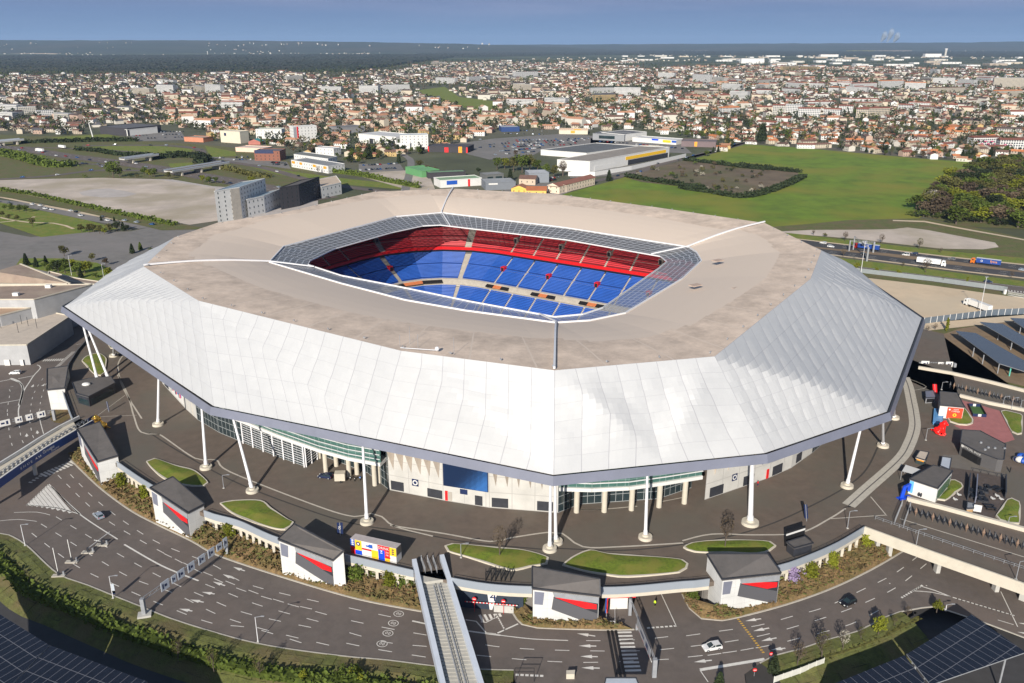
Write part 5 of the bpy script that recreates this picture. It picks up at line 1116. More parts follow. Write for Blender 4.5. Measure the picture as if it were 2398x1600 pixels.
truck('white articulated truck with dark blue writing on its side','h',(1125,450),(1520,500),WHITEBOX,WHITEBOX,writing=[('idlogistics',1.7,.2,'navy')]);truck('orange cab truck with a navy trailer carrying orange writing','h',(2128,500),(1715,450),PAINT['orange'],BLUEBOX,writing=[('fyssa',2.0,2.8,'orange'),('o',2.6,-3.6,'white')])
truck('white truck with a pale trailer parked alone on the sand lot','c',(1760,600),(1225,400),WHITEBOX,WHITEBOX)
for lab,x,y,x2,y2,c_ in(('white car leading on the far motorway lanes by the roof edge',130,240,60,232,'white'),('white low car on the near motorway lanes by the roof edge',215,280,290,290,'white'),('dark car behind the blue truck under the sign gantry',575,365,640,372,'black'),('dark car on the far motorway lanes beside the white van',1140,358,1070,350,'navy'),('dark car hidden half behind the white truck cab',1550,418,1480,410,'grey'),('dark car on the service road by the tall lamp',1955,672,2050,690,'navy'),('pale car at the frame edge on the near motorway lanes',2335,540,2400,550,'silver')):car(lab,'h',(x,y),(x2,y2),c_)
car('white van on the far motorway lanes behind the white truck','h',(1045,372),(960,362),'white',van=True,cat='van')
def lamp(label,t_,base,top_,zb=G,arm=1.6,ban=None):
 p=W(t_,*base,zb);h=topz(t_,top_[1],p);t=thing('street_lamp',label,'street lamp',p,'street lamps round the stadium');q=V((p.x+.0,p.y,h));mb=MB();mb.tube(p,q,.11,.07,8);mb.build('pole',[M['white_steel']if zb==G else M['grey_steel']],t)
 mb=MB();mb.beam(q,q+V((arm,.2,.15)),.1,.1);mb.box(q+V((arm,.2,.12)),(.8,.3,.14));mb.build('lamp_head',[M['grey_steel']],t);MB().box(p+V((0,0,.1)),(.5,.5,.2)).build('footing',[M['concrete']],t)
 if ban:MB().box(p.lerp(q,.45)+V((.35,0,0)),(.8,.06,2.6)).build('banner',[M['parapet']],t);MB().box(p.lerp(q,.28)+V((.35,0,0)),(.8,.06,.9)).build('banner',[M['navy']],t)
 return t
for lab,t_,b_,tp,zb in(('white street lamp at the kerb by the grassy corner','G',(172,635),(150,492),G),('white street lamp at the verge near the middle of the embankment','G',(1755,1288),(1742,1120),G),('short street lamp between the two columns by the glass hall','q',(682,1150),(668,1032),0),('street lamp on the lawn island with the bare tree','H',(812,715),(806,622),0),('street lamp at the mouth of the walkway bridge','I',(1122,516),(1132,400),0),('street lamp standing on the concrete bridge edge','I',(1588,640),(1596,525),0),('street lamp near the frame edge on the concrete bridge','I',(2268,862),(2284,742),0),('street lamp beside the red lion statue','a',(545,1340),(578,1130),0),('street lamp at the upper walkway gate','a',(835,415),(856,280),0),('street lamp on the parapet behind the mini pitch','a',(1968,672),(1982,545),0),('street lamp above the triangular lawn island','a',(2115,772),(2150,570),0),('street lamp at the frame edge above the triangular lawn','a',(2288,735),(2310,610),0),('street lamp on the corner lawn of the timber terrace','b',(2055,1480),(2080,1340),0),('street lamp next to the young tree by the canopy shadow','n',(1652,722),(1660,672),G),('street lamp by the foot of the tall grey hall','e',(672,505),(662,455),G),('tall street lamp in the wooded strip behind the grey hall','d',(1315,510),(1245,145),G),('tall street lamp rising at the roof tip behind the grey hall','d',(1912,610),(1865,300),G)):lamp(lab,t_,b_,tp,zb)
lamp('street lamp with pale and navy banners at the ring road kerb','G',(770,992),(748,842),G,ban=True)
def gantry(label,A,topA,Bend,signs,z=G,kind_='parapet',w_=.5):
 p=W(*A,z);h=topz(A[0],topA,p);q=W(*Bend,h);t=thing('sign_gantry',label,'sign gantry',p,'overhead sign gantries')
 MB().prism([p+V(c)for c in((-.45,-.45,0),(.45,-.45,0),(.45,.45,0),(-.45,.45,0))],z,h+.3).build('post',[M['grey_steel']],t);MB().prism([V((q.x,q.y,0))+V(c)for c in((-.35,-.35,0),(.35,-.35,0),(.35,.35,0),(-.35,.35,0))],z,h+.3).build('post',[M['grey_steel']],t)
 a=V((p.x,p.y,h));mb=MB();n=14
 for o_ in(-.45,.45):mb.beam(a+V((0,0,o_)),q+V((0,0,o_)),.11,.11)
 for k in range(n):mb.beam(a.lerp(q,k/n)+V((0,0,-.45)),a.lerp(q,(k+.5)/n)+V((0,0,.45)),.05,.05);mb.beam(a.lerp(q,(k+.5)/n)+V((0,0,.45)),a.lerp(q,(k+1)/n)+V((0,0,-.45)),.08,.08)
 mb.build('truss',[M['grey_steel']],t);d=(q-a).normalized();nrm=V((d.y,-d.x,0))
 if nrm.dot(-a)<0:nrm=-nrm
 for s0,s1,hh,m_ in signs:
  x0,x1=a.lerp(q,s0)+nrm*w_,a.lerp(q,s1)+nrm*w_;sg=MB().beam((x0),(x1),.12,hh).build('sign_board',[M[m_]],t)
  mb=MB();c=x0.lerp(x1,.35)+nrm*.09;u=V((0,0,1));l_=(x1-x0).length
  for dx,ww,h2 in((-.12*l_,.16*l_,.28*hh),(.22*l_,.28*l_,.14*hh)):mb.face([c+d*(dx-ww/2)-u*h2,c+d*(dx+ww/2)-u*h2,c+d*(dx+ww/2)+u*h2,c+d*(dx-ww/2)+u*h2])
  mb.build('symbol',[M['navy']],sg)
 return t
gantry('long sign gantry of pale lane boards across the ring road',('G',985,1108),1000,('G',1535,600),[(.19,.28,2.4,'parapet'),(.31,.36,2.0,'parapet'),(.38,.46,2.4,'parapet'),(.50,.58,2.4,'parapet'),(.63,.71,2.4,'parapet'),(.75,.83,2.4,'parapet'),(.86,.93,2.0,'parapet'),(.95,1.0,2.8,'parapet')])
MB().box(W('G',985,1110,G)+V((0,0,.3)),(3,2.2,.6),.3).build('gantry_plinth',[M['concrete']],[o for o in COL.objects if o.name.startswith('sign_gantry')][-1])
gantry('sign gantry of white boards over the road below the blue footbridge',('e',1010,1600),1430,('f',-330,330),[(.12,.24,2.2,'white'),(.30,.40,2.2,'white'),(.45,.55,2.2,'white'),(.62,.80,2.2,'white')])
gantry('dark truss gantry with an oblong board beside the crosswalk',('o',1690,800),650,('o',1475,95),[(.1,.62,2.2,'grey_steel')]);gantry('white sign gantry over the side road under the solar canopies',('c',1060,1640),1510,('c',440,1490),[(.08,.28,2.2,'white'),(.35,.5,1.6,'white'),(.75,.98,2.2,'white')],z=-3.0)
gantry('grey motorway gantry above the blue truck',('h',610,435),285,('h',480,165),[(.2,.4,1.5,'grey_steel')]);gantry('second grey motorway gantry behind the blue truck',('h',680,340),225,('h',430,210),[(.3,.5,1.5,'grey_steel')])
for k,(x,y,x2,y2)in enumerate(((600,680,745,540),(695,630,640,595),(490,745,432,615),(400,840,322,672))):
 p=W('G',x,y,G);t=thing('lane_barrier',('lane barrier with its white boom lowered towards the median','lane barrier nearest the median line','lane barrier with an upright boom in the third lane','lane barrier with an upright boom nearest the kerb')[k],'barrier',p,'lane barriers on the ring road')
 MB().prism([p+V(c)for c in((-1.6,-.6,0),(1.6,-.6,0),(1.6,.6,0),(-1.6,.6,0))],G,G+.25).build('island',[M['kerb']],t);MB().box(p+V((0,0,.85)),(.5,.45,1.2),.4).build('housing',[M['dark_steel']],t);MB().box(p+V((1.2,.2,.7)),(.4,.4,1.1),.4).build('ticket_post',[M['grey_steel']],t)
 if k<2:q=W('G',x2,y2,G+1.2);MB().beam(p+V((0,0,1.2)),q,.14,.14).build('boom',[M['white']],t)
 else:MB().beam(p+V((0,0,1.0)),p+V((0,0,1))+V((0,0,topz('G',y2,p)-G)),.14,.14).build('boom',[M['white']],t)
for k in range(9):
 p=W('H',1118+45*k,1243+3.6*k,G);o=MB().tube((0,0,0),(0,0,1.0),.1,.09,8).tube((0,0,.6),(0,0,.75),.11,.11,8,1).build('bollard',[M['white'],M['navy']],loc=p);tag(o,'white flexible bollard in the row dividing the garage lane from the ring road','bollard','white lane bollards by garage entrance 4')
for k in range(5):
 p=W('f',480+100*k,1465-10*k,G);o=MB().tube((0,0,0),(0,0,.9),.12,n=8).tube((0,0,.9),(0,0,1.0),.13,.05,8,1).build('bollard',[M['white'],M['grey_steel']],loc=p);tag(o,'small white bollard in the row beside the hatched traffic island','bollard','bollards beside the hatched island')
for k in range(12):
 t_=k/11;p=W('G',345+190*t_,225+190*t_,G);o=MB().tube((0,0,0),(0,0,.9),.1,n=6).build('bollard',[M['white']],loc=p);tag(o,'white marker post along the long edge of the hatched traffic island','bollard','marker posts of the hatched island')
mb=MB()
for dx in(-.9,0,.9):
 l=[W('o',1295,335,G)+V((dx,0,0)),W('o',1385,810,G)+V((dx,0,0))];wall(mb,l,.55,G,G+.12)
tag(mb.build('cable_ramp',[M['black']],loc=W('o',1340,570,G)),'black triple cable ramp laid across the road beside the crosswalk','cable ramp')
p=W('o',1530,370,G);q=W('o',1668,668,G+1.3);t=thing('road_barrier','red and white barrier boom at the crosswalk','barrier',p);MB().box(p+V((0,0,.7)),(.5,.5,1.4)).build('housing',[M['grey_steel']],t);mb=MB()
for k in range(10):mb.beam((p+V((0,0,1.3))).lerp(q,k/10),(p+V((0,0,1.3))).lerp(q,(k+1)/10),.14,.2,k%2)
mb.build('boom',[M['red'],M['white']],t)
for lab,t_,b_,tp in(('round red no entry sign on the verge by the stop line','I',(597,1425),(598,1358),),('round red sign at the end of the white stop line','I',(487,1520),(487,1468))):
 p=W(t_,*b_,G);h=topz(t_,tp[1],p);t=thing('traffic_sign',lab,'traffic sign',p);MB().tube(p,V((p.x,p.y,h)),.05,n=6).build('pole',[M['grey_steel']],t);mb=MB();c=V((p.x,p.y-.1,h-.3));mb.tube(c,c+V((0,-.05,0)),.45,n=16);mb.box(c+V((0,-.08,0)),(.6,.03,.16),0,1);mb.build('disc',[M['red'],M['white']],t)
t,ins,z=pavilion('gate_house','small grey gate house with pale roof panels at the crosswalk end','gate house','o',[(1250,815),(1525,815),(1560,900),(1230,900)],(3,(1230,1000)),'grey_steel','parapet')
t=thing('service_bay','white service bay with red and blue pipes between two concrete towers','service bay',W('o',1340,200,G));a,b_=W('o',1290,205,G),W('o',1450,200,G);MB().beam(a+V((0,1,1.8)),b_+V((0,1,1.8)),.3,3.6).build('wall',[M['white']],t)
for dx,m_ in((0,'blue'),(.35,'red')):
 mb=MB();u=a+V((-1.2+dx,-.5,0));mb.tube(u,u+V((0,0,4.2)),.13,n=8);mb.tube(u+V((0,0,4.2)),u+V((7-dx,.3,4.2)),.13,n=8);mb.build('pipe',[M[m_]],t)
mb=MB()
for x in(-1,1):mb.beam(W('o',1290,340,G)+V((x,0,0)),W('o',1290,340,G)+V((x,0,1.4)),.1,.1);mb.beam(W('o',1290,340,G)+V((x,0,1.4)),W('o',1290,230,G)+V((x,0,1.4)),.08,.08)
mb.beam(W('o',1290,340,G)+V((-1,0,1.4)),W('o',1290,340,G)+V((1,0,1.4)),.08,.08);mb.build('railing',[M['white_steel']],t)
t=thing('road_frame','thin black square clearance frame over the entry beside the stepped footbridge','frame',W('o',500,800,G));mb=MB();q=[W('o',415,850,G),W('o',590,850,G)]
for u in q:mb.beam(u,u+V((0,0,3.6)),.1,.1)
mb.beam(q[0]+V((0,0,3.6)),q[1]+V((0,0,3.6)),.1,.1);mb.beam(q[0]+V((0,0,2.6)),q[1]+V((0,0,2.6)),.1,.1);mb.build('frame',[M['black']],t)
mb=MB();fp=[W('I',x,y,G-.8)for x,y in((620,1568),(800,1505),(960,1440))]
for p in resample(fp,2.2):mb.beam(p,p+V((0,0,1.8)),.12,.12)
for a,b_ in zip(fp[:-1],fp[1:]):mb.beam(a+V((0,0,.9)),b_+V((0,0,.9)),.06,1.5)
tag(mb.build('white_fence',[mat('fence_white',(.55,.55,.5),.8,.1)],loc=fp[1]),'pale panel fence running down the verge beside the shaded parking','fence')
MB().prism([W('o',x,y,G)for x,y in((885,790),(965,785),(960,825),(885,825))],G,G+1.3).build('x',[M['concrete_warm']]).name='concrete_block'
tag(bpy.data.objects['concrete_block'],'pale concrete block with a red lamp at the entry beside the grass','block')
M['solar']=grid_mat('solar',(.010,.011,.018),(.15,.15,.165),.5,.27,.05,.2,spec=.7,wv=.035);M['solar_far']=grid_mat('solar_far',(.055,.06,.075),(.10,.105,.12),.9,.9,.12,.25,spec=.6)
def canopy(label,t_,poly,z,m,drop=0.0,posts=(),zb=GP,axis=0):
 pts=[W(t_,x,y,z)for x,y in poly];c=sum(pts,V((0,0,0)))/len(pts);t=thing('solar_canopy',label,'solar canopy',(c.x,c.y,zb),'solar canopies over the car parks')
 d=(pts[axis+1]-pts[axis]).normalized();n_=V((-d.y,d.x,0));o0=pts[axis]
 uv=[((p-o0).dot(d),(p-o0).dot(n_))for p in pts];mb=MB();mb.face(pts,0,uv);lo=[p-V((0,0,.25))for p in pts];mb.face(list(reversed(lo)),1,[(.3,.3)]*len(pts))
 for i in range(len(pts)):j=(i+1)%len(pts);mb.face([lo[i],lo[j],pts[j],pts[i]],1,[(.3,.3)]*4)
 mb.build('solar_panel',[M[m],M['grey_steel']],t)
 for x,y in posts:p=W(t_,x,y,z);MB().tube(V((p.x,p.y,zb)),p-V((0,0,.3)),.2,n=8).build('post',[M['grey_steel']],t)
 mb=MB()
 for f_ in(.25,.75):mb.beam(pts[0].lerp(pts[-1],f_)-V((0,0,.45)),pts[1].lerp(pts[2],f_)-V((0,0,.45)),.25,.3)
 mb.build('rafter',[M['grey_steel']],t);return t
canopy('dark solar canopy with pale grid lines, cut by the frame corner beyond the gap','G',[(0,1100),(336,1310),(60,1592),(-300,3200),(-700,3200),(-420,830)],1.0,'solar',posts=((280,1330),(40,1200),(30,1500)));canopy('dark solar canopy with pale grid lines below the grassy embankment','G',[(345,1312),(1000,1556),(1000,3200),(-250,3200),(70,1592)],1.0,'solar',posts=((400,1360),(800,1500),(200,1560)))  # both outlines extended unseen towards the camera to keep sun out beneath
canopy('dark solar canopy pointing at the road junction','I',[(1525,1370),(1965,1100),(2335,1358),(1690,1580)],-1.5,'solar',posts=((1600,1380),(1900,1180),(2200,1390)));canopy('dark solar canopy touching the frame bottom beside the white fence','I',[(1040,1568),(1512,1378),(1668,1585),(1800,3200),(600,3200)],-1.5,'solar',posts=((1400,1440),(1250,1540)))  # second outline also extended out of view to shade the ground below
ZT=-3.0;ZS=1.3
canopy('long grey solar canopy nearest the sign gantry','c',[(1100,900),(1465,940),(2350,1440),(2700,1640),(2350,1640),(1900,1500),(1180,975)],ZS,'solar_far',posts=((1440,1200),(1620,1330),(1900,1500)),zb=ZT,axis=1);canopy('long grey solar canopy in the middle of the three','c',[(1540,735),(1960,770),(2350,1000),(2750,1230),(2750,1440),(2350,1215),(1640,800)],ZS,'solar_far',posts=((1900,900),(2140,1080)),zb=ZT,axis=1);canopy('long grey solar canopy farthest from the sign gantry','c',[(2100,662),(2500,680),(2800,860),(2800,1010),(2350,845),(2200,745)],ZS,'solar_far',posts=((2300,800),),zb=ZT,axis=1)
p=W('F',2222,1020,ZT);MB().tube(p,p+V((0,0,3.8)),.25,n=8).build('post',[mat('post_green',(.10,.45,.36),.5,.1)],[o for o in COL.objects if o.name.startswith('solar_canopy.004')][0])
def ground(name,t_,pts,m,dz,structure=True,z=G):
 return sheet(name,[W(t_,x,y,z)for x,y in pts],z+dz,M[m],structure)
kind(MB().prism([W('F',x,y,ZT)for x,y in((1500,860),(1640,712),(1640,660),(2323,605),(2600,588),(2700,1300),(2323,1140),(1760,1010),(1600,960),(1530,930))],G,ZT).build('east_terrace',[M['asphalt']]))
ground('grass_bank','F',[(1632,760),(1700,705),(1880,690),(2010,650),(2500,600),(2500,1230),(2323,1120),(2080,1050),(1850,990),(1700,860)],'grass_rough',.06,z=ZT)
ground('parking_track','F',[(1760,740),(1880,700),(2100,660),(2323,640),(2500,640),(2500,1200),(2323,1090),(2110,1040),(1960,980),(1800,850)],'track_earth',.10,z=ZT)
ground('sand_lot','F',[(1000,340),(1250,352),(1700,405),(2200,475),(2600,510),(2600,560),(2323,590),(1660,640),(1500,760),(1200,700)],'sand',.12);ground('gravel_path','F',[(1640,660),(2323,605),(2600,590),(2600,615),(2323,640),(1640,715)],'sand',.14,z=ZT)
ground('service_road','h',[(300,465),(380,475),(900,545),(1750,645),(2350,715),(2600,745),(2600,830),(2350,800),(1900,740),(1100,625),(500,555),(300,530)],'asphalt',.10);ground('grass_verge','h',[(200,380),(260,392),(900,470),(1700,575),(2350,655),(2600,690),(2600,760),(2350,718),(1300,595),(380,478),(250,460)],'grass_lawn',.08);ground('grass_verge','h',[(450,545),(1100,628),(1900,742),(2350,800),(2350,830),(2100,815),(1300,710),(600,612),(450,585)],'grass_rough',.07)
ground('motorway','h',[(-400,160),(0,208),(770,300),(1500,388),(2350,478),(2800,528),(2800,680),(2350,625),(1600,540),(900,450),(240,365),(-400,290)],'asphalt_dark',.12);ground('motorway_median','h',[(-300,235),(180,292),(800,345),(1300,400),(2350,545),(2350,562),(1500,470),(800,375),(100,300),(-300,250)],'track_earth',.16)
ground('motorway_shoulder','h',[(-300,170),(0,203),(770,293),(1500,380),(2350,468),(2600,495),(2600,508),(2350,480),(1500,392),(770,303),(0,212),(-300,178)],'sand',.15);ground('motorway_shoulder','h',[(200,358),(900,443),(1600,533),(2350,617),(2600,645),(2600,658),(2350,630),(1600,545),(900,455),(200,368)],'sand',.15)
ground('grass_verge','h',[(-400,90),(0,155),(460,205),(800,245),(1200,290),(1700,340),(2350,400),(2700,430),(2700,515),(2350,470),(1500,382),(770,295),(0,205),(-400,150)],'grass_lawn',.10)
ground('bare_earth','h',[(-400,110),(0,90),(500,88),(900,82),(1060,62),(1280,90),(1700,170),(2030,230),(2070,280),(1900,305),(1450,298),(1000,250),(500,190),(0,150)],'dirt',.14)
ground('scrub_slope','h',[(-500,60),(0,20),(400,-20),(1200,-40),(1800,60),(2350,180),(2700,240),(2700,420),(2350,400),(1450,310),(500,200),(0,160),(-500,130)],'grass_rough',.08)
ground('dirt_path','h',[(900,-20),(1250,-10),(1700,75),(2200,165),(2600,240),(2600,252),(2200,178),(1700,90),(1250,5),(900,-8)],'sand',.18)
mk=MB();ZM=G+.2
for pts in([(100,232),(770,318),(1500,400),(2350,495)],[(100,250),(770,335),(1300,395),(2350,515)],[(150,338),(900,425),(1600,515),(2350,595)],[(150,350),(900,437),(1600,528),(2350,610)],[(170,325),(900,412),(1600,495),(2350,575)]):lane('h',pts,w_=.25,on=4,off_=8)
solid('h',[(450,490),(1000,560),(1750,652),(2350,725)],.25);zebra('h',(2080,745),(2420,785),11,2.5,.6);kind(mk.build('road_markings',[M['paint']]))
def fence(label,t_,pts,h,m,post_m,step=4.0,z=G,grp=None,post=.14):
 l=[W(t_,x,y,z)for x,y in pts];c=l[len(l)//2];t=thing('fence',label,'fence',c,grp);mb=MB()
 for a,b_ in zip(l[:-1],l[1:]):mb.beam(a+V((0,0,h/2+.05)),b_+V((0,0,h/2+.05)),.06,h)
 mb.build('mesh_panel',[M[m]],t)
 for p in resample(l,step):MB().box(p+V((0,0,h/2+.1)),(post,post,h+.2)).build('post',[M[post_m]],t)
 return t
M['fence_mesh']=mat('fence_mesh',(.20,.225,.235),.7,.08,.6);M['fence_dark']=mat('fence_dark',(.10,.125,.155),.6,.08,.6)
fence('long grey mesh fence between the sand lot and the service road','F',[(1170,312),(1700,375),(2180,440),(2205,445)],2.6,'fence_mesh','grey_steel',14);fence('dark panel fence with white posts along the near edge of the sand lot','F',[(1640,665),(1900,632),(2100,608),(2323,598),(2600,585)],3.0,'fence_dark','white',3.6,z=ZT,post=.22)
t=thing('site_gate','white barred gate at the corner of the sand lot','gate',W('F',2280,485,G));a,b_=W('F',2212,470,G),W('F',2330,492,G);mb=MB()
for z in(.2,1.2,2.2):mb.beam(a+V((0,0,z)),b_+V((0,0,z)),.12,.12)
for k in range(16):p=a.lerp(b_,k/15);mb.beam(p,p+V((0,0,2.3)),.1,.1)
mb.build('bars',[M['white']],t);MB().box(W('F',2190,462,G)+V((0,0,1.3)),(1.2,1.2,2.6)).build('gate_post',[M['white']],t)
for lab,b_,tp in(('tall lamp mast at the sand lot by the roof edge',(1212,330),(1240,100)),('tall lamp mast standing on the sand lot beside the white truck',(2022,590),(2066,345))):
 p=W('F',*b_,G);h=topz('F',tp[1],p);t=thing('lamp_mast',lab,'lamp mast',p);MB().tube(p,V((p.x,p.y,h)),.16,.09,8).build('pole',[M['white_steel']],t);MB().box(V((p.x,p.y,h)),(1.6,.4,.3)).build('lamp_head',[M['grey_steel']],t)
hall=thing('sports_hall','large stepped grey and white hall with brown roofs beside the stadium','hall',W('e',300,600,G))
M['hall_wall']=grid_mat('hall_wall',(.37,.375,.385),(.30,.30,.31),.25,.25,.01,.8);M['hall_roof']=mat('hall_roof',(.27,.205,.165),.9,.2,.15,var2=(.08,(.36,.29,.22),.6));M['hall_roof_o']=mat('hall_roof_pale',(.40,.27,.18),.9,.12,.2)
pb=W('e',552,592,G);zA=topz('e',228,pb)
def hb(name,t_,roof,z,rm,rim=True):
 rp=[W(t_,x,y,z)for x,y in roof];mb=MB()
 for i in range(len(rp)):
  a,b_=rp[i],rp[(i+1)%len(rp)];w_=(b_-a).length;mb.face([V((a.x,a.y,G)),V((b_.x,b_.y,G)),b_,a],0,[(0,0),(w_,0),(w_,z-G),(0,z-G)])
 mb.build('wall',[M['hall_wall']],hall);rf=MB().face(rp).build('roof',[M[rm]],hall);mb=MB()
 for i in range(len(rp)):mb.beam(rp[i]+V((0,0,.15)),rp[(i+1)%len(rp)]+V((0,0,.15)),.45,.5)
 mb.build('roof_edge',[M['concrete_warm']],rf);return rp
def td(x,y):u,v=src('d',x,y);return u/TILE['Z'][2],v/TILE['Z'][2]
def te(x,y):u,v=src('e',x,y);return u/TILE['Z'][2],v/TILE['Z'][2]
rA=hb('low','Z',[te(490,222),te(-500,232),td(-500,1330),td(0,1262),td(600,1120),td(1298,1258)],zA,'concrete_beige')
hb('mid','Z',[td(560,1112),td(-500,1112),td(-500,1330),td(0,1250)][::-1],zA+5,'hall_roof_o')
hb('high','Z',[td(622,955),td(-500,958),td(-500,715),td(1150,690),td(1695,676)][::-1],zA+9,'hall_roof')
hb('strip','Z',[td(-500,690),td(1230,668),td(1130,640),td(-500,645)],zA+9.5,'concrete_warm')
pk=[W('Z',*td(x,y),z)for x,y,z in((-500,640,zA+9.6),(1290,662,zA+9.6),(370,300,zA+15),(-100,440,zA+15))]
mb=MB();mb.face([pk[0],pk[1],pk[2],pk[3]]);q=[V((p.x,p.y+3,G))for p in(pk[1],pk[2],pk[3])];mb.face([pk[1],q[0],q[1],pk[2]],1);mb.face([pk[2],q[1],q[2],pk[3]],1);mb.build('sloped_roof',[M['hall_roof'],M['navy']],hall);MB().beam(pk[2],pk[1],.8,.5).build('roof_edge',[M['concrete_warm']],hall)
hb('link','Z',[td(900,440),td(1300,545),td(1520,585),td(1900,640),td(1880,690),td(1560,660),td(1140,600),td(880,490)],zA+3,'hall_roof')
for x,y,m_ in((300,880,'white'),(895,735,'white')):p=W('Z',*td(x,y),zA+9);MB().box(p+V((0,0,.7)),(2.6,1.8,1.4)).build('roof_unit',[M[m_]],hall)
a,b_=W('Z',*td(1310,838),zA+6.6),W('Z',*td(1580,775),zA+6.6);dd=(b_-a).normalized();nh=V((dd.y,-dd.x,0));text('ALL IN',3.2,a.lerp(b_,.5)+nh*.5,dd,(0,0,1),M['dark_steel'],hall,sx=1.7)
for x0,x1 in((90,190),(380,440)):a,b_=W('e',x0,598,G),W('e',x1,598,G);MB().prism([a+V((0,-.05,0)),b_+V((0,-.05,0)),b_+V((0,.1,0)),a+V((0,.1,0))],G,G+2.6).build('garage_door',[M['white']],hall)
for x,y in((20,1480),(400,1400),(520,1440),(680,1480),(340,1560)):p=W('Z',*td(x,y),zA);MB().tube(p,p+V((0,0,4.2)),.1,n=6).build('terrace_post',[M['dark_steel']],hall)
mb=MB();rw=[W('e',x,y,0)for x,y in((1650,60),(1560,190),(1420,350),(1262,600),(1190,880),(1150,1060))];wall(mb,rw,.5,G,.9);tag(mb.build('retaining_wall',[mat('retaining',(.10,.10,.105),.85,.15,.4)],loc=rw[3]),'dark curved retaining wall above the road by the grey hall','wall')
kind(sheet('lower_road',[W('Z',x,y,G)for x,y in((-150,1120),(-150,800),(120,780),(260,640),(330,560),(420,600),(240,780),(160,960),(220,1040),(60,1130))],G+.005,M['asphalt']))
kind(sheet('bed_soil',[W('f',x,y,G)for x,y in((905,30),(930,180),(1000,235),(1120,250),(1290,150),(1240,0),(1150,-220),(1120,-60))],G+.1,M['hedge_dry']))
for k,(x,y,c_)in enumerate(((510,215,'red'),)):pass
def person(label,p,rz,top,legs_m,hi=False):
 me=bpy.data.meshes.new('person');vs=[(0,0,.92),(0,0,1.2),(0,0,1.42),(0,0,1.52),(0,.02,1.62),(0,.01,1.75),(.19,0,1.42),(.25,.03,1.14),(.24,.16,.92),(-.19,0,1.42),(-.25,-.03,1.14),(-.24,.1,.92),(.1,0,.88),(.12,.09,.48),(.12,.02,.06),(.12,.16,.03),(-.1,0,.88),(-.12,-.06,.48),(-.12,-.16,.06),(-.12,-.02,.03)]
 es=[(0,1),(1,2),(2,3),(3,4),(4,5),(2,6),(6,7),(7,8),(2,9),(9,10),(10,11),(0,12),(12,13),(13,14),(14,15),(0,16),(16,17),(17,18),(18,19)]
 rs=[.15,.15,.16,.07,.11,.09,.08,.06,.045,.08,.06,.045,.11,.075,.055,.045,.11,.075,.055,.045]
 me.from_pydata(vs,es,[]);o=bpy.data.objects.new('person',me);COL.objects.link(o);md=o.modifiers.new('skin','SKIN');me.materials.append(M[top])
 for i,r_ in enumerate(rs):me.skin_vertices[0].data[i].radius=(r_,r_*.8)
 me.skin_vertices[0].data[0].use_root=True;o.modifiers.new('sub','SUBSURF').levels=1;o.location=p;o.rotation_euler.z=rz;tag(o,label,'person')
 tr_=MB();
 for s_,a_ in((.11,.05),(-.11,-.06)):tr_.tube((s_,0,.9),(s_,a_,.5),.135,.105,8);tr_.tube((s_,a_,.5),(s_,a_*1.6,.1),.105,.085,8)
 c=tr_.build('trousers',[M[legs_m]]);c.parent=o
 h=MB().ball((0,.0,1.72),.12,n=8,sq=(1,1,.9)).build('hair',[M['black']]);h.parent=o;return o
M['hiviz']=mat('hiviz',(.55,.75,.03),.6,.05);person('person in a yellow high visibility vest walking into the garage lane',W('o',1697,155,G),2.6,'hiviz','black');person('person in red standing at the concrete stadium wall',W('I',512,228,0),.5,'red','navy')
person('person in dark clothes in the shadow of the twin columns',W('e',2165,730,0),1.2,'navy','black');person('person in black on the path by the official shop',W('b',2090,520,0),.4,'black','black')
def leafmat(name,c,c2):
 m=mat(name,c,.8,.35,.9,obj=True,col2=c2,spec=.2);return m
LEAF={'green':leafmat('leaf_green',(.060,.085,.015),(.10,.135,.022)),'olive':leafmat('leaf_olive',(.075,.075,.022),(.12,.115,.035)),'dark':leafmat('leaf_dark',(.020,.032,.014),(.040,.055,.022)),'brown':leafmat('leaf_brown',(.085,.062,.042),(.14,.105,.068)),'lime':leafmat('leaf_lime',(.12,.14,.012),(.19,.20,.02)),'blossom':leafmat('blossom',(.32,.29,.24),(.42,.39,.32)),'lilac':leafmat('lilac',(.27,.20,.38),(.42,.33,.52))}
def leaf_cloud(mb,c,r,n,rr,size,sq=(1,1,1),mi=0):
 for _ in range(n):
  d=V((rr.gauss(0,1),rr.gauss(0,1),rr.gauss(0,1))).normalized()*(r*rr.uniform(.45,1.05)**.6);p=c+V((d.x*sq[0],d.y*sq[1],d.z*sq[2]))
  a=V((rr.gauss(0,1),rr.gauss(0,1),rr.gauss(0,.7))).normalized();b_=a.cross(V((rr.gauss(0,1),rr.gauss(0,1),rr.gauss(0,1)))).normalized();s=size*rr.uniform(.6,1.3)
  mb.face([p-a*s-b_*s*.6,p+a*s-b_*s*.6,p+a*s*.7+b_*s*.7,p-a*s*.7+b_*s*.7],mi)
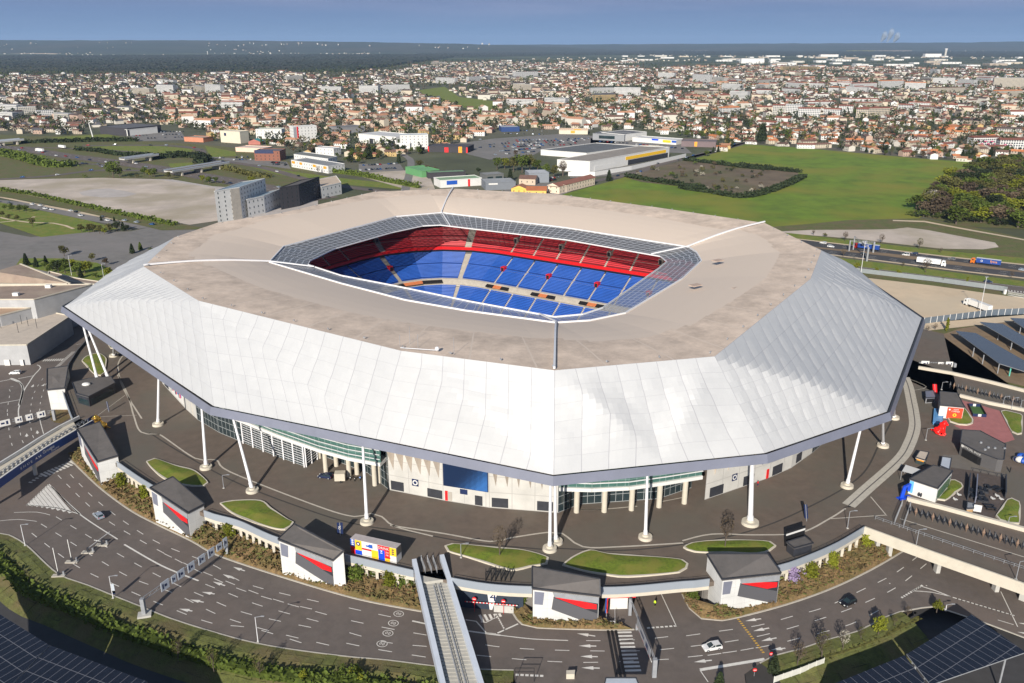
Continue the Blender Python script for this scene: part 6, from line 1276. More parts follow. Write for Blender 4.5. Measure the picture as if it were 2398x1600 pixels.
def tree_meshes(kind_,seed,h=9.0):
 rr=random.Random(seed);tr,cr=MB(),MB()
 if kind_=='conifer':
  tr.tube((0,0,0),(0,0,h*.9),.3,.05,7)
  for k in range(11):
   z=h*(.12+.085*k);r_=h*.27*(1-k/11.5)
   for j in range(8):a=j*pi/4+k;leaf_cloud(cr,V((cos(a)*r_*.6,sin(a)*r_*.6,z)),r_*.5+.25,12,rr,.42,(1,1,.5))
  cr_c=None
 elif kind_=='poplar':
  tr.tube((0,0,0),(0,0,h*.8),.3,.08,7)
  for k in range(14):leaf_cloud(cr,V((rr.uniform(-.5,.5),rr.uniform(-.5,.5),h*(.12+.06*k))),h*.085*(1.1-abs(k-5)/14),30,rr,.4)
 elif kind_=='bare':
  def br(p,d,l,r_,lv):
   q=p+d*l;tr.tube(p,q,r_,r_*.65,5,cap=False)
   if lv==0:return
   for _ in range(3 if lv>1 else 4):
    nd_=(d+V((rr.uniform(-.75,.75),rr.uniform(-.75,.75),rr.uniform(-.1,.5)))).normalized();br(p.lerp(q,rr.uniform(.55,1)),nd_,l*rr.uniform(.6,.85),r_*.66,lv-1)
  br(V((0,0,0)),V((0,0,1)),h*.3,h*.026,4);leaf_cloud(cr,V((0,0,h*.66)),h*.27,420,rr,.15,(1,1,1.15))
 else:
  tr.tube((0,0,0),(.1,0,h*.45),h*.035,h*.02,7);nl=9 if kind_!='shrub' else 7
  for k in range(nl):
   a=2*pi*k/nl+rr.uniform(-.4,.4);rad=h*rr.uniform(.12,.27)if k else 0;z=h*rr.uniform(.42,.82)
   if kind_=='shrub':z=h*rr.uniform(.25,.7);rad=h*rr.uniform(.1,.4)
   c=V((cos(a)*rad,sin(a)*rad,z));tr.tube((.05,0,h*.35),c,h*.014,h*.005,5,cap=False)
   leaf_cloud(cr,c,h*rr.uniform(.13,.22),60,rr,h*.042,(1,1,.85))
 return tr.mesh('trunk',[M['bark']]),cr.mesh('crown',[LEAF['green']])
TPRO={k:[tree_meshes(k,s)for s in ss]for k,ss in{'round':(1,2,3,4),'conifer':(5,6),'poplar':(7,8),'bare':(9,10,11),'shrub':(12,13)}.items()}
NTREE=[0]
def tree(p,h,kind_='round',leaf='green',label=None,group=None,name=None,wide=1.0):
 NTREE[0]+=1;tm,cm_=R.choice(TPRO[kind_]);nm=name or{'round':'broadleaf_tree','conifer':'conifer_tree','poplar':'poplar_tree','bare':'bare_tree','shrub':'shrub'}[kind_]
 t=bpy.data.objects.new(nm,None);COL.objects.link(t);t.location=p;s_=h/9.0;t.scale=(s_*wide,s_*wide,s_);t.rotation_euler.z=R.uniform(0,6.3)
 t['label']=label or 'tree';t['category']='tree' if kind_!='shrub' else 'shrub'
 if group:t['group']=group
 a=mesh_obj('trunk',tm,t);c=mesh_obj('crown',cm_,t);c.material_slots[0].link='OBJECT';c.material_slots[0].material=LEAF[leaf];return t
def at(t_,x,y,z=G):return W(t_,x,y,z)
for lab,t_,b_,ty,lf,z in(('bare multi-stem tree on the lawn island with the lamp post','H',(1075,700),490,'brown',.5),('twiggy brown tree on the lawn island behind the dark roofed tower','I',(290,640),430,'brown',.5)):p=W(t_,*b_,z);tree(p,topz(t_,ty,p)-z,'bare',lf,lab,wide=.75)
for k,(x,y,ty,kd,lf)in enumerate(((330,1215,1000,'bare','brown'),(545,1150,900,'bare','olive'),(735,1075,890,'bare','blossom'),(895,990,860,'bare','olive'),(1050,945,770,'round','lime'),(1190,870,760,'bare','olive'),(1310,790,680,'bare','brown'),(1570,740,615,'round','lime'))):
 p=W('n',x,y,G-.3);tree(p,max(3.0,topz('n',ty,p)-p.z),kd,lf,('young roadside tree by the canopy shadow, '+('nearest the white fence','second from the white fence','white flowering','thin, between the flowering and the bright green one','bright green, in mid row','thin, just past the bright green one','bare, near the hatched tip','bright green, at the canopy shadow tip')[k]),'young trees on the roadside verge',wide=.8)
for k,(x,y,ty)in enumerate(((1215,1420,1260),(1455,1490,1320),(1770,1540,1370),(2065,1568,1490))):
 p=W('G',x,y,-8.2);tree(p,max(3.2,topz('G',ty,p)-p.z),'bare' if k<3 else 'round','olive' if k<3 else 'lime','thin young tree on the embankment, '+('nearest the canopy shadow tip','midway along the slope','below the kerb lamp','small and bright green')[k],'young trees on the embankment',wide=.7)
for x,y,h in((620,1500,4.6),(250,1600,4)):p=W('I',x,y,G-.5);tree(p,h,'conifer','dark','dark conifer on the verge beside the white fence' if x>300 else 'dark conifer at the entry cut by the frame edge')
tree(W('H',120,1568,-8.4),4.5,'shrub','lime','bright green bush on the embankment beside the stepped footbridge');tree(W('H',60,1560,-8.4),5,'shrub','green','green bush at the frame bottom on the embankment')
def hedge(label,pts,w_,h,leaf='green',dens=9,seed=1,size=.45,name='hedge',grp=None):
 rr=random.Random(seed);mb=MB();core=MB();l=smooth_line(pts,2.5)if len(pts)>2 else resample(pts,2.5);wall(core,l,w_*.55,l[0].z,l[0].z+h*.62)
 for p in resample(l,1.6):
  s_=1+.5*mnoise.noise(p*.13)
  leaf_cloud(mb,p+V((rr.uniform(-.2,.2),rr.uniform(-.2,.2),h*.5*s_)),1.0,dens,rr,size,(w_*.62,w_*.62,h*.55*s_))
 c=l[len(l)//2];o=mb.build(name,[LEAF[leaf]],loc=c);tag(o,label,'hedge',grp);k=core.build('hedge_core',[LEAF[leaf]],o);return o
o1=offset(OKs,-7.6);hl=[V((p.x,p.y,-8.0))for p in o1 if-140<p.x<5]
hedge('long leafy hedge along the embankment between the ring road and the solar canopies',hl[::4],4.0,2.6,'green',20,4,.42)
hedge('dark clipped hedge line on the verge beside the canopy shadow',[W('n',x,y,G-.6)for x,y in((350,1200),(700,1110),(1100,960),(1400,800))],1.6,.9,'olive',8,6,.3)
def ivy(label,t_,x0,y0,x1,y1,leaf='lime',dens=260,seed=1):
 rr=random.Random(seed);a=W(t_,(x0+x1)/2,y1,G+1.2);ztop=max(-2.2,min(-.8,topz(t_,y0,a)));w_=(W(t_,x1,y1,G)-W(t_,x0,y1,G)).length;mb=MB()
 for _ in range(dens):
  z=rr.uniform(G+1.5,ztop);f_=1 if rr.random()<.8 else 1.25;p=V((a.x+rr.gauss(0,w_*.24)*f_,a.y+rr.uniform(-.5,.5),z));leaf_cloud(mb,p,.3,2,rr,.24)
 o=mb.build('ivy',[LEAF[leaf]],loc=(a.x,a.y,G));tag(o,label,'climber','climbers on the garage bays');return o
for k,(lab,t_,x0,y0,x1,y1,lf)in enumerate((('bright ivy column at the first bay past the golden statue','G',795,90,865,240,'lime'),('bright ivy column against the tower by the silver car','G',962,200,1012,330,'lime'),('bright ivy column in the whitewashed bay before the drinks container','G',1525,480,1605,595,'lime'),('green climber at the left pier below the drinks container','H',55,755,150,890,'green'),('thin green climber below the drinks container, second of four','H',190,780,255,860,'green'),('hanging green climber below the drinks container, third of four','H',285,800,365,930,'lime'),('darker climber next to the stepped footbridge','H',395,825,490,940,'green'),('small climber at the garage entrance corner by the tower','H',1205,940,1245,1040,'green'),('lilac flowering climber beside the tower','I',700,775,785,900,'lilac'),('bright ivy column nearest the lilac climber','I',825,730,915,870,'lime'),('bright ivy column in the middle of the last garage bays','I',985,680,1050,800,'lime'),('bright ivy column by the concrete bridge','I',1215,555,1285,665,'lime'),('small conical shrub against the white wall of the road entrance','I',50,940,95,1025,'green'))):ivy(lab,t_,x0,y0,x1,y1,lf,320,k)
for k,(x,y,ty,kd,lf)in enumerate(((490,330,110,'conifer','dark'),(670,360,180,'conifer','dark'),(845,300,150,'conifer','dark'),(830,390,260,'round','green'),(1000,420,210,'round','green'),(1080,480,220,'round','dark'),(1180,160,-60,'round','olive'),(1200,480,190,'round','green'),(1330,400,200,'round','lime'),(1420,500,250,'round','green'),(1560,480,230,'round','lime'),(1490,560,380,'conifer','dark'),(1650,420,230,'round','lime'),(1690,250,90,'round','olive'),(1950,330,180,'round','brown'),(2020,560,340,'round','lime'),(1760,560,440,'shrub','green'),(920,470,300,'round','green'))):
 p=W('d',x,y,G);tree(p,min(12,max(3,topz('d',ty,p)-G)),kd,lf,('dark conifer' if kd=='conifer' else{'green':'leafy green tree','lime':'bright lime green tree','olive':'tall loose olive tree','brown':'reddish brown tree','dark':'dark leafy tree'}[lf])+' in the planted strip behind the grey sports hall','trees behind the grey sports hall')
for k,(x,y,ty,lf,kd)in enumerate(((1620,700,580,'dark','conifer'),(1720,660,560,'green','conifer'),(1850,680,610,'green','shrub'),(1000,440,330,'olive','round'),(1090,445,330,'olive','round'),(1150,440,330,'olive','round'),(1220,455,340,'olive','round'),(1280,465,380,'lime','round'),(1350,440,320,'olive','round'),(1430,430,300,'dark','round'),(1510,420,310,'dark','conifer'),(1560,425,340,'dark','round'),(1240,300,240,'dark','conifer'),(1400,310,250,'dark','conifer'),(60,170,90,'green','round'),(150,180,80,'green','round'),(240,190,90,'green','round'),(320,200,100,'green','round'),(30,250,170,'olive','round'),(110,290,210,'olive','round'),(210,300,220,'olive','round'),(400,370,250,'olive','round'))):
 p=W('g',x,y,G);tree(p,min(10,max(3,topz('g',ty,p)-G)),kd,lf,{'dark':'dark tree','green':'green tree','olive':'olive green tree','lime':'lime green tree'}[lf]+(' on the forecourt behind the roof' if x>1600 else ' on the lawn by the tram stop road beyond the stadium'),'trees on the lawns beyond the stadium')
for k,(t_,x,y,ty,kd,lf)in enumerate((('h',370,215,100,'bare','brown'),('h',770,240,125,'bare','brown'),('h',1190,300,170,'bare','olive'),('h',150,165,120,'shrub','olive'),('h',1430,345,280,'bare','brown'),('h',350,390,290,'bare','brown'),('h',1260,560,390,'bare','brown'),('h',490,540,440,'round','lime'),('h',720,560,510,'round','lime'),('h',955,595,520,'round','lime'),('h',1450,670,610,'bare','olive'),('h',1715,700,600,'poplar','lime'),('h',1010,500,450,'bare','olive'),('h',2210,620,540,'bare','brown'),('h',20,150,80,'bare','brown'),('c',925,900,650,'poplar','lime'),('c',570,930,840,'bare','brown'),('c',720,890,770,'bare','brown'))):
 p=W(t_,x,y,G if t_=='h' else ZT);tree(p,min(12,max(3.5,topz(t_,ty,p)-p.z)),kd,lf,{'bare':'bare twiggy tree','round':'young lime green tree','shrub':'low olive shrub','poplar':'narrow lime green tree'}[kd]+(' along the motorway verge' if t_=='h' else ' by the dark panel fence'),'trees along the motorway verge')
ground('plaza_back','g',[(-400,480),(0,430),(400,520),(1000,470),(1850,380),(2350,380),(2600,700),(2000,1200),(1000,1100),(-400,800)],'asphalt_grey' if 'asphalt_grey' in M else 'asphalt',.05)if False else None
defm('asphalt_grey',(.17,.16,.15),.9,.15,.15,var2=(.03,(.21,.19,.18),.6));defm('field_green',(.112,.178,.006),.95,.3,.05,var2=(.012,(.19,.185,.014),.9),detail=10);defm('scrub',(.13,.095,.06),.95,.3,.05,var2=(.02,(.09,.09,.03),.8));defm('rape',(.42,.36,.03),.9,.1,.01)
ground('forecourt','g',[(-500,440),(0,430),(380,500),(1000,440),(1600,430),(1850,375),(2400,390),(2900,420),(2900,1500),(1500,1500),(-500,760)],'asphalt_grey',.05)
ground('lawn_field','g',[(-500,60),(0,70),(520,180),(1100,300),(1450,400),(500,500),(0,330),(-500,250)],'grass_lawn',.10);ground('lawn_field','d',[(380,200),(1100,200),(1780,280),(2200,480),(1900,660),(1000,470),(300,320)],'grass_lawn',.10)
for pts in([(0,260),(130,290),(350,320),(650,330),(800,360),(900,400)],[(350,290),(420,250)],[(0,320),(200,300)]):
 kind(strip(MB(),[V((p.x,p.y,G+.16))for p in L('g',pts)],2.2).build('garden_path',[M['sand']]))
ground('avenue','g',[(-500,-40),(0,45),(370,80),(860,170),(1250,270),(1700,350),(1900,370),(1700,400),(1100,300),(520,175),(0,75),(-500,20)],'asphalt_grey',.12)
ground('avenue_walk','g',[(-500,-80),(0,0),(420,85),(1000,190),(1500,290),(1850,360),(1850,378),(1450,300),(950,205),(400,98),(0,18),(-500,-60)],'sand',.15)
ground('dirt_lot','i',[(-400,640),(0,650),(300,625),(900,600),(1500,605),(1900,615),(2350,690),(2900,720),(3500,800),(3500,1250),(2000,1000),(1000,860),(-400,720)],'dirt_grey',.08)
ground('dirt_lot','A',[(-100,1230),(200,1220),(700,1210),(1100,1225),(1460,1280),(1500,1500),(1290,1530),(800,1445),(400,1380),(-100,1330)],'dirt',.11);ground('gravel_oval','A',[(535,1310),(620,1290),(740,1283),(850,1300),(930,1320),(850,1340),(700,1345),(560,1330)],'dirt_grey',.14)
ground('grass_verge','A',[(-100,1290),(100,1310),(400,1370),(800,1440),(1250,1530),(1450,1560),(1100,1568),(700,1475),(300,1385),(-100,1325)],'grass_rough',.17)
ground('grass_field','i',[(-500,80),(300,140),(1180,115),(1600,190),(2250,230),(2900,300),(3600,600),(2900,720),(2350,690),(1900,610),(900,600),(-500,650)],'grass_rough',.03)
ground('lawn_field','i',[(560,150),(1180,115),(1330,150),(1250,180),(700,185)],'grass_lawn',.08);ground('lawn_field','i',[(800,265),(1200,245),(1750,245),(2140,280),(2080,325),(1700,325),(1250,290)],'grass_lawn',.08);ground('lawn_field','j',[(0,385),(330,450),(350,495),(60,510)],'grass_lawn',.08);ground('lawn_field','j',[(330,570),(900,660),(1500,740),(2350,830),(2350,880),(1400,800),(800,700)],'grass_lawn',.07);ground('lawn_field','i',[(1850,440),(2120,425),(2120,480),(1880,485)],'grass_lawn',.09)
def road(name,t_,pts,w_,m='asphalt',dz=.14,line=True):
 l=smooth_line(L(t_,pts),8);mb=MB();strip(mb,[V((p.x,p.y,G+dz))for p in l],w_);kind(mb.build(name,[M[m]]));return l
RD=[road('motorway','i',[(-300,235),(0,258),(330,290),(700,350),(1100,400),(1600,470),(2350,600),(3000,720),(3600,830)],26,'asphalt'),road('slip_road','i',[(-100,250),(500,265),(1000,285),(1450,310),(1750,335)],8,'asphalt',.16),road('slip_road','i',[(900,245),(1400,238),(1900,245),(2150,275),(2220,310),(2190,345),(2120,380)],11,'asphalt',.17),road('slip_road','i',[(100,300),(500,390),(900,440),(1100,450),(1150,480)],9,'asphalt',.17),road('avenue','i',[(-300,630),(0,612),(500,580),(1000,520),(1200,515),(1700,520),(1950,545)],10,'asphalt',.18),road('slip_road','j',[(0,540),(350,575),(700,640),(1100,750),(1500,830),(2000,890)],11,'asphalt',.15),road('street','C',[(0,1085),(230,1030),(470,970),(800,985),(1300,1040),(2000,1085),(2600,1125)],9,'asphalt',.16),road('street','l',[(640,690),(1000,620),(1300,520),(1600,450),(1900,370),(2100,310)],11,'asphalt',.16),road('street','k',[(420,640),(480,360),(420,290),(300,200)],8,'asphalt_grey',.15)]
mk=MB();ZM=G+.3
for l in RD[:1]:
 for d in(-5,5):dash(offset(l,d),0,.3,6,9)
kind(mk.build('road_markings',[M['paint']]))
kind(sheet('motorway_median',[],0,M['dirt']))if False else None
FIELD=L('l',[(290,830),(840,680),(1100,600),(1530,490),(1770,430)])+L('C',[(430,982),(760,1003),(1200,1042),(1600,1078),(2090,1112),(1950,1300),(1600,1490),(1100,1530),(500,1560)])+[W('l',290,1000)]
sheet('meadow',FIELD,G+.06,M['field_green'])
SCRUB=L('l',[(920,645),(1200,560),(1520,490),(1760,510),(2350,580)])+L('C',[(400,1125),(780,1172),(822,1208),(420,1345),(0,1282)])+L('l',[(1500,745),(1100,700)])
sheet('scrub_field',SCRUB,G+.12,M['scrub'])
WOOD=L('C',[(1560,1450),(1800,1220),(2080,1130),(2323,1130),(2600,1170),(2600,1600),(2323,1560),(1900,1540)])
sheet('woodland_floor',WOOD,G+.12,M['grass_rough'])
CARPARK=L('k',[(850,190),(1250,135),(1900,90),(2350,130),(2350,200),(1700,235),(1600,290),(1200,330),(1000,280)])
sheet('car_park',CARPARK,G+.12,M['asphalt_grey']);YARD=L('k',[(0,460),(200,440),(430,430),(650,480),(700,600),(500,620),(0,480)]);sheet('gravel_yard',YARD,G+.14,M['dirt'])
ground('car_park','k',[(0,370),(380,370),(420,430),(200,460),(0,450)],'asphalt_grey',.13);ground('car_park','i',[(1380,95),(2000,90),(2050,180),(1500,195)],'asphalt_grey',.12);ground('car_park','l',[(600,270),(1500,330),(1600,420),(1350,410),(600,330)],'asphalt_grey',.12);ground('loading_yard','l',[(380,620),(860,560),(1500,440),(1530,460),(800,640),(400,660)],'asphalt_grey',.13);ground('car_park','k',[(1400,560),(2200,520),(1850,660),(1300,640)],'asphalt_grey',.12);ground('car_park','j',[(0,500),(900,560),(950,640),(300,560)],'asphalt_grey',.12)
for t_,pts in(('C',[(460,366),(790,360),(790,368),(460,374)]),('C',[(1115,346),(1300,342),(1310,350),(1115,356)]),('C',[(1900,368),(2120,364),(2130,374),(1900,380)]),('B',[(2180,330),(2323,326),(2323,332),(2180,336)])):ground('crop_field',t_,pts,'rape',.6)
for t_,pts in(('C',[(0,340),(190,335),(190,348),(0,352)]),('C',[(1300,335),(1560,328),(1560,360),(1100,366)]),('B',[(1850,312),(1950,310),(1940,318),(1850,320)]),('A',[(0,352),(380,364),(380,370),(0,362)])):ground('crop_field',t_,pts,'sand',.5)
PARK=L('B',[(480,620),(700,590),(800,660),(1050,690),(1080,760),(900,750),(700,700),(560,650)]);sheet('park_lawn',PARK,G+.1,M['grass_lawn'])
NB=[0]
WIN={}
def winmat(wall_c,su=.33,sv=.33,w_=.45):
 k=tuple(round(c,3)for c in wall_c)+(su,)
 if k not in WIN:WIN[k]=grid_mat('facade_%d'%len(WIN),(.05,.06,.075),wall_c,su,sv,.33,.4,wv=.34)
 return WIN[k]
def block(name,label,cat,t_,fl,fr,top_y,depth,wall_c,roof_c,br=None,win=True,h=None,parts=(),rim=True,gable=False,group=None):
 a,b_=W(t_,*fl),W(t_,*fr);d=b_-a
 if br:e_=W(t_,*br)-b_
 else:n_=V((-d.y,d.x,0)).normalized();n_=n_ if n_.y>0 else-n_;e_=n_*depth
 z=h+G if h else topz(t_,top_y,a);c=a+d/2+e_/2;t=thing(name,label,cat,(c.x,c.y,G),group);q=[a,b_,b_+e_,a+e_]
 wm=mat('wall_%s'%'_'.join('%02d'%int(x*99)for x in wall_c),wall_c,.85,.06,.2);rm=mat('roof_%s'%'_'.join('%02d'%int(x*99)for x in roof_c),roof_c,.85,.14,.1)
 mb=MB().prism(q,G,z);mb.build('wall',[wm],t)
 if gable:
  hr=z+min(depth,(e_.length))*.2;long_=d.length>=e_.length;s1,s2=(e_/2,V((0,0,0)))if long_ else(d/2,V((0,0,0)));ov=1.06
  cc=V((c.x,c.y,0));qq=[cc+(V((p.x,p.y,0))-cc)*ov for p in q]
  if long_:r1,r2=(qq[0]+qq[3])/2,(qq[1]+qq[2])/2;r1.z=r2.z=hr;Q=[V((p.x,p.y,z))for p in qq];mb=MB();mb.face([Q[0],Q[1],r2,r1]);mb.face([Q[2],Q[3],r1,r2]);mb.face([Q[1],Q[2],r2],1);mb.face([Q[3],Q[0],r1],1)
  else:r1,r2=(qq[0]+qq[1])/2,(qq[3]+qq[2])/2;r1.z=r2.z=hr;Q=[V((p.x,p.y,z))for p in qq];mb=MB();mb.face([Q[1],Q[2],r2,r1]);mb.face([Q[3],Q[0],r1,r2]);mb.face([Q[0],Q[1],r1],1);mb.face([Q[2],Q[3],r2],1)
  mb.build('roof',[rm,wm],t)
 else:
  rf=MB().prism(q,z+.02,z+.12).build('roof',[rm],t)
  if rim:
   mb=MB()
   for i in range(4):p,r_=q[i],q[(i+1)%4];mb.beam(V((p.x,p.y,z+.3)),V((r_.x,r_.y,z+.3)),.4,.7)
   mb.build('roof_edge',[wm],rf)
 if win:
  ns=max(1,int((z-G)/3.3));cnt=0
  for(p,r_)in((q[0],q[1]),(q[1],q[2]),(q[3],q[0])):
   dd=r_-p;ln=dd.length;dd.normalize();nn_=V((dd.y,-dd.x,0));nw=max(1,int(ln/4.6))
   for s_ in range(ns):
    for k in range(nw):
     if cnt>=90:break
     cnt+=1;x=p+dd*(ln*(k+.5)/nw);zc_=G+(z-G)*(s_+.55)/ns;mb=MB();w2=dd*.34
     mb.prism([x-w2+nn_*.01,x+w2+nn_*.01,x+w2+nn_*.08,x-w2+nn_*.08],zc_-.75,zc_+.75);mb.build('window',[M['glass']],t)
 for(face,s0,s1,t0,t1,m_)in parts:
  p,r_=q[face],q[(face+1)%4];dd=r_-p;ln=dd.length;dd.normalize();nn_=V((dd.y,-dd.x,0));u,v_=p+dd*(s0*ln),p+dd*(s1*ln)
  MB().prism([u+nn_*.02,v_+nn_*.02,v_+nn_*.25,u+nn_*.25],G+(z-G)*t0,G+(z-G)*t1).build('sign_panel',[M[m_]],t)
 BUILT.append((c.x,c.y,max(d.length,e_.length)*.6));return t
BUILT=[]
WH,CRM,GRY,DRK,BEI,TER,BRN=(.60,.595,.58),(.56,.51,.41),(.24,.25,.265),(.04,.038,.045),(.48,.385,.295),(.33,.14,.08),(.15,.085,.065)
FLAT,FLATW,FLATB=(.22,.225,.23),(.50,.50,.50),(.20,.27,.33)
block('white_tower_block','tall white block with small slit windows nearest behind the stadium roof','building','A',(1483,1520),(1652,1487),1305,30,WH,FLATB,br=(1822,1415),parts=((0,.62,.98,0,1.0,'step'),));block('white_wing','lower white wing between the tall white block and the black building','building','A',(1690,1478),(1805,1450),1362,20,WH,FLATB,br=(1912,1400))
block('black_building','black clad cubic building beside the white blocks behind the stadium roof','building','A',(1913,1428),(2042,1402),1282,30,DRK,(.10,.09,.085),br=(2182,1342));block('white_lecture_hall','white building with a flat beige roof and dark slit windows beside the black building','building','A',(2190,1352),(2325,1320),1275,24,WH,BEI,br=(2290,1270));block('blue_shed','small bright blue topped box behind the black building','shed','A',(2115,1262),(2195,1258),1238,8,(.03,.12,.42),(.05,.16,.5),win=False)
block('hotel','white hotel slab with a blue grey roof edge by the car park','hotel','k',(385,238),(640,232),108,16,WH,FLATB);block('hotel_wing','low white wing in front of the white hotel slab','building','k',(345,235),(470,240),180,10,WH,FLATW);block('warehouse','long white warehouse next to the white hotel slab','warehouse','k',(0,172),(345,205),95,40,WH,FLATW,win=False,parts=((0,.3,.4,0,.6,'dark_steel'),(0,.6,.7,0,.6,'dark_steel'),(0,.8,.97,0,.6,'dark_steel')))
block('restaurant','low dark restaurant with red sign blocks at the edge of the car park','restaurant','k',(635,258),(1000,268),208,30,DRK,(.06,.055,.065),win=False,parts=((0,.42,.52,0,.9,'red'),(0,.77,.86,0,1.1,'orange'),(0,.96,1,0,1,'red'),(0,0,.03,0,1,'red')))
block('supermarket','vast white supermarket with a grey roof beside the green field','supermarket','l',(270,588),(590,608),482,60,WH,(.26,.23,.20),br=(1370,455),win=False,parts=((0,.1,.14,.3,.6,'navy'),(1,.42,.95,.55,.85,'yellow'),(1,.05,.3,.05,.5,'white'),(1,.45,.98,.03,.5,'dark_steel')));block('supermarket_hall','raised dark grey roofed hall at the back of the supermarket','supermarket','l',(110,435),(560,470),385,60,WH,(.11,.115,.12),br=(1090,395),win=False)
block('supermarket_annex','grey roofed annex at the far end of the supermarket','supermarket','l',(1100,420),(1365,415),385,40,CRM,(.13,.13,.135),win=False)
mb=MB();wl_=L('l',[(380,640),(640,640),(1000,580),(1300,510),(1535,455)]);wall(mb,wl_,.6,G,G+4.2);tag(mb.build('boundary_wall',[M['white']],loc=wl_[2]),'long white boundary wall curving in front of the supermarket','wall')
for a_ in(('shop_unit','orange and cream shop unit behind the car park','shop','l',(290,222),(575,225),185,20,CRM,(.40,.16,.08),((0,.5,.75,.5,1.2,'orange'),)),('shop_unit','dark grey shop unit with a glass front behind the car park','shop','l',(620,285),(930,300),225,30,GRY,(.14,.14,.15),((0,.2,.7,.3,.8,'glass'),)),('shop_unit','white edged shop unit with a wide flat roof behind the supermarket','shop','l',(930,298),(1150,270),235,40,WH,(.13,.13,.14),()),('shop_unit','long white shop row with blue and yellow signs behind the supermarket','shop','l',(1010,302),(1440,335),262,25,WH,FLATW,((0,.45,.6,.7,1.1,'royal'),(0,.7,.88,.4,1.0,'yellow'),(0,.9,1,.5,1,'blue'))),('shop_unit','purple brown retail box with an orange sign panel beside the road','shop','l',(1490,350),(1830,360),300,30,(.16,.12,.125),(.15,.12,.12),((0,.38,.46,.1,1,'orange'),)),('car_dealer','dark blue fronted car dealership at the back of the car park','shop','k',(1310,75),(1475,72),35,25,(.02,.05,.16),(.35,.36,.38),()),('pale_shop','pale shop with a big red roof edge beyond the dealership','shop','k',(1840,95),(2100,98),62,20,CRM,(.35,.14,.08),((0,.4,.55,.3,1,'orange'),)),('green_shed','bright green metal shed in the gravel yard','shed','k',(430,455),(580,495),400,20,(.10,.27,.11),(.13,.32,.14),()),('green_roofed_shed','open fronted depot shed with a pale green roof','shed','k',(640,505),(980,490),455,12,DRK,(.16,.28,.16),()),('depot_office','white depot office with a pale green roof and signs','building','k',(750,590),(1130,565),525,20,WH,(.22,.33,.20),((0,.15,.4,.4,.95,'blue'),(0,.66,.71,0,1.0,'red'))),('grey_workshop','dark grey workshop block next to the depot office','building','k',(1165,530),(1330,518),472,14,(.12,.125,.125),FLAT,((0,.1,.4,.3,.7,'glass'),(0,.55,.9,.4,.7,'glass'))),('grey_unit','blue grey flat roofed unit just behind the stadium roof','building','k',(1165,612),(1440,602),545,22,(.16,.175,.20),(.30,.31,.32),((0,.1,.4,.75,.95,'white'),)),('grey_unit','tall blue grey metal clad unit next to the beige house','building','k',(1560,545),(1745,540),458,20,(.20,.22,.25),(.42,.43,.45),())):
 block(a_[0],a_[1],a_[2],a_[3],a_[4],a_[5],a_[6],a_[7],a_[8],a_[9],win=False,parts=a_[10])
for lab,t_,fl,fr,ty,dp,wc,rc in(('beige house with a brown roof between the conifer and the grey unit','k',(1470,560),(1620,565),505,14,BEI,BRN),('yellow house with an orange roof and solar panels just behind the stadium','k',(1400,640),(1540,645),595,14,(.70,.45,.10),TER),('yellow and orange house next to the one with solar panels','k',(1540,660),(1720,662),612,14,(.68,.44,.12),(.36,.12,.05)),('long beige building with a red brown roof beside the green field','k',(1840,645),(2165,560),575,12,(.66,.54,.43),(.24,.10,.07)),('low beige wing with a brown roof at the field corner','k',(1750,625),(1840,640),568,10,(.66,.54,.43),(.24,.10,.07))):block('gabled_building',lab,'house',t_,fl,fr,ty,dp,wc,rc,win=(dp>11),gable=True)
block('cream_hotel','cream tower hotel with a blue emblem above the slip road','hotel','j',(178,345),(395,360),220,16,CRM,CRM,win=False,parts=((0,.2,.3,.6,.85,'navy'),));block('white_hotel','white hotel with rows of small windows behind the teal roof','hotel','j',(565,305),(850,305),205,18,WH,(.30,.35,.28));block('striped_flats','white block with a red vertical stripe and side balconies','apartment block','j',(985,345),(1240,328),180,14,WH,FLATW,parts=((0,0,.12,0,1,'grey_steel'),(0,.14,.2,0,1.03,'red')));block('brick_offices','red brick offices with a dark blue glass top floor','offices','j',(550,548),(830,550),445,22,(.22,.09,.06),(.10,.10,.12),parts=((0,.02,.75,.78,1.15,'navy'),));block('orange_offices','long white offices with orange panels beside the slip road','offices','j',(955,618),(1360,690),545,26,WH,FLAT,br=(1540,660),parts=((0,.02,.1,.6,.95,'orange'),(0,.24,.3,.6,.95,'orange'),(0,.6,.68,.6,.95,'orange'),(0,.88,.95,.6,.95,'orange')));block('office_top','set back white top floor above the offices with orange panels','offices','j',(985,560),(1360,615),480,22,WH,(.17,.175,.165),br=(1460,585));block('teal_diner','low diner with a peaked teal roof','restaurant','j',(480,372),(610,372),340,16,(.40,.15,.12),(.05,.30,.30),win=False,gable=True);block('pink_shop','low pink shop in front of the teal roof','shop','j',(340,448),(640,460),405,22,(.66,.50,.40),(.60,.47,.40),win=False);block('white_flats','small white flats stepped behind the offices with orange panels','apartment block','j',(1220,478),(1420,492),405,14,WH,FLATW)
block('black_store','big black fronted store with a white side wall by the mast','store','i',(1410,135),(1780,95),55,60,DRK,(.10,.10,.11),win=False,parts=((0,.42,.47,.4,.75,'orange'),(0,.74,.82,.35,.85,'red'),(0,.72,.85,.15,.25,'yellow')));block('store_side','white warehouse wing attached to the black fronted store','store','i',(1185,115),(1408,135),50,50,WH,FLATW,win=False);block('orange_kiosk','low orange terrace building at the car park by the black store','restaurant','i',(2030,195),(2240,205),150,20,(.48,.20,.12),(.30,.25,.2),win=False);block('low_depot','low grey ribbed depot behind the hotels','warehouse','j',(1470,255),(1760,235),190,30,(.20,.20,.21),(.16,.15,.15),win=False)
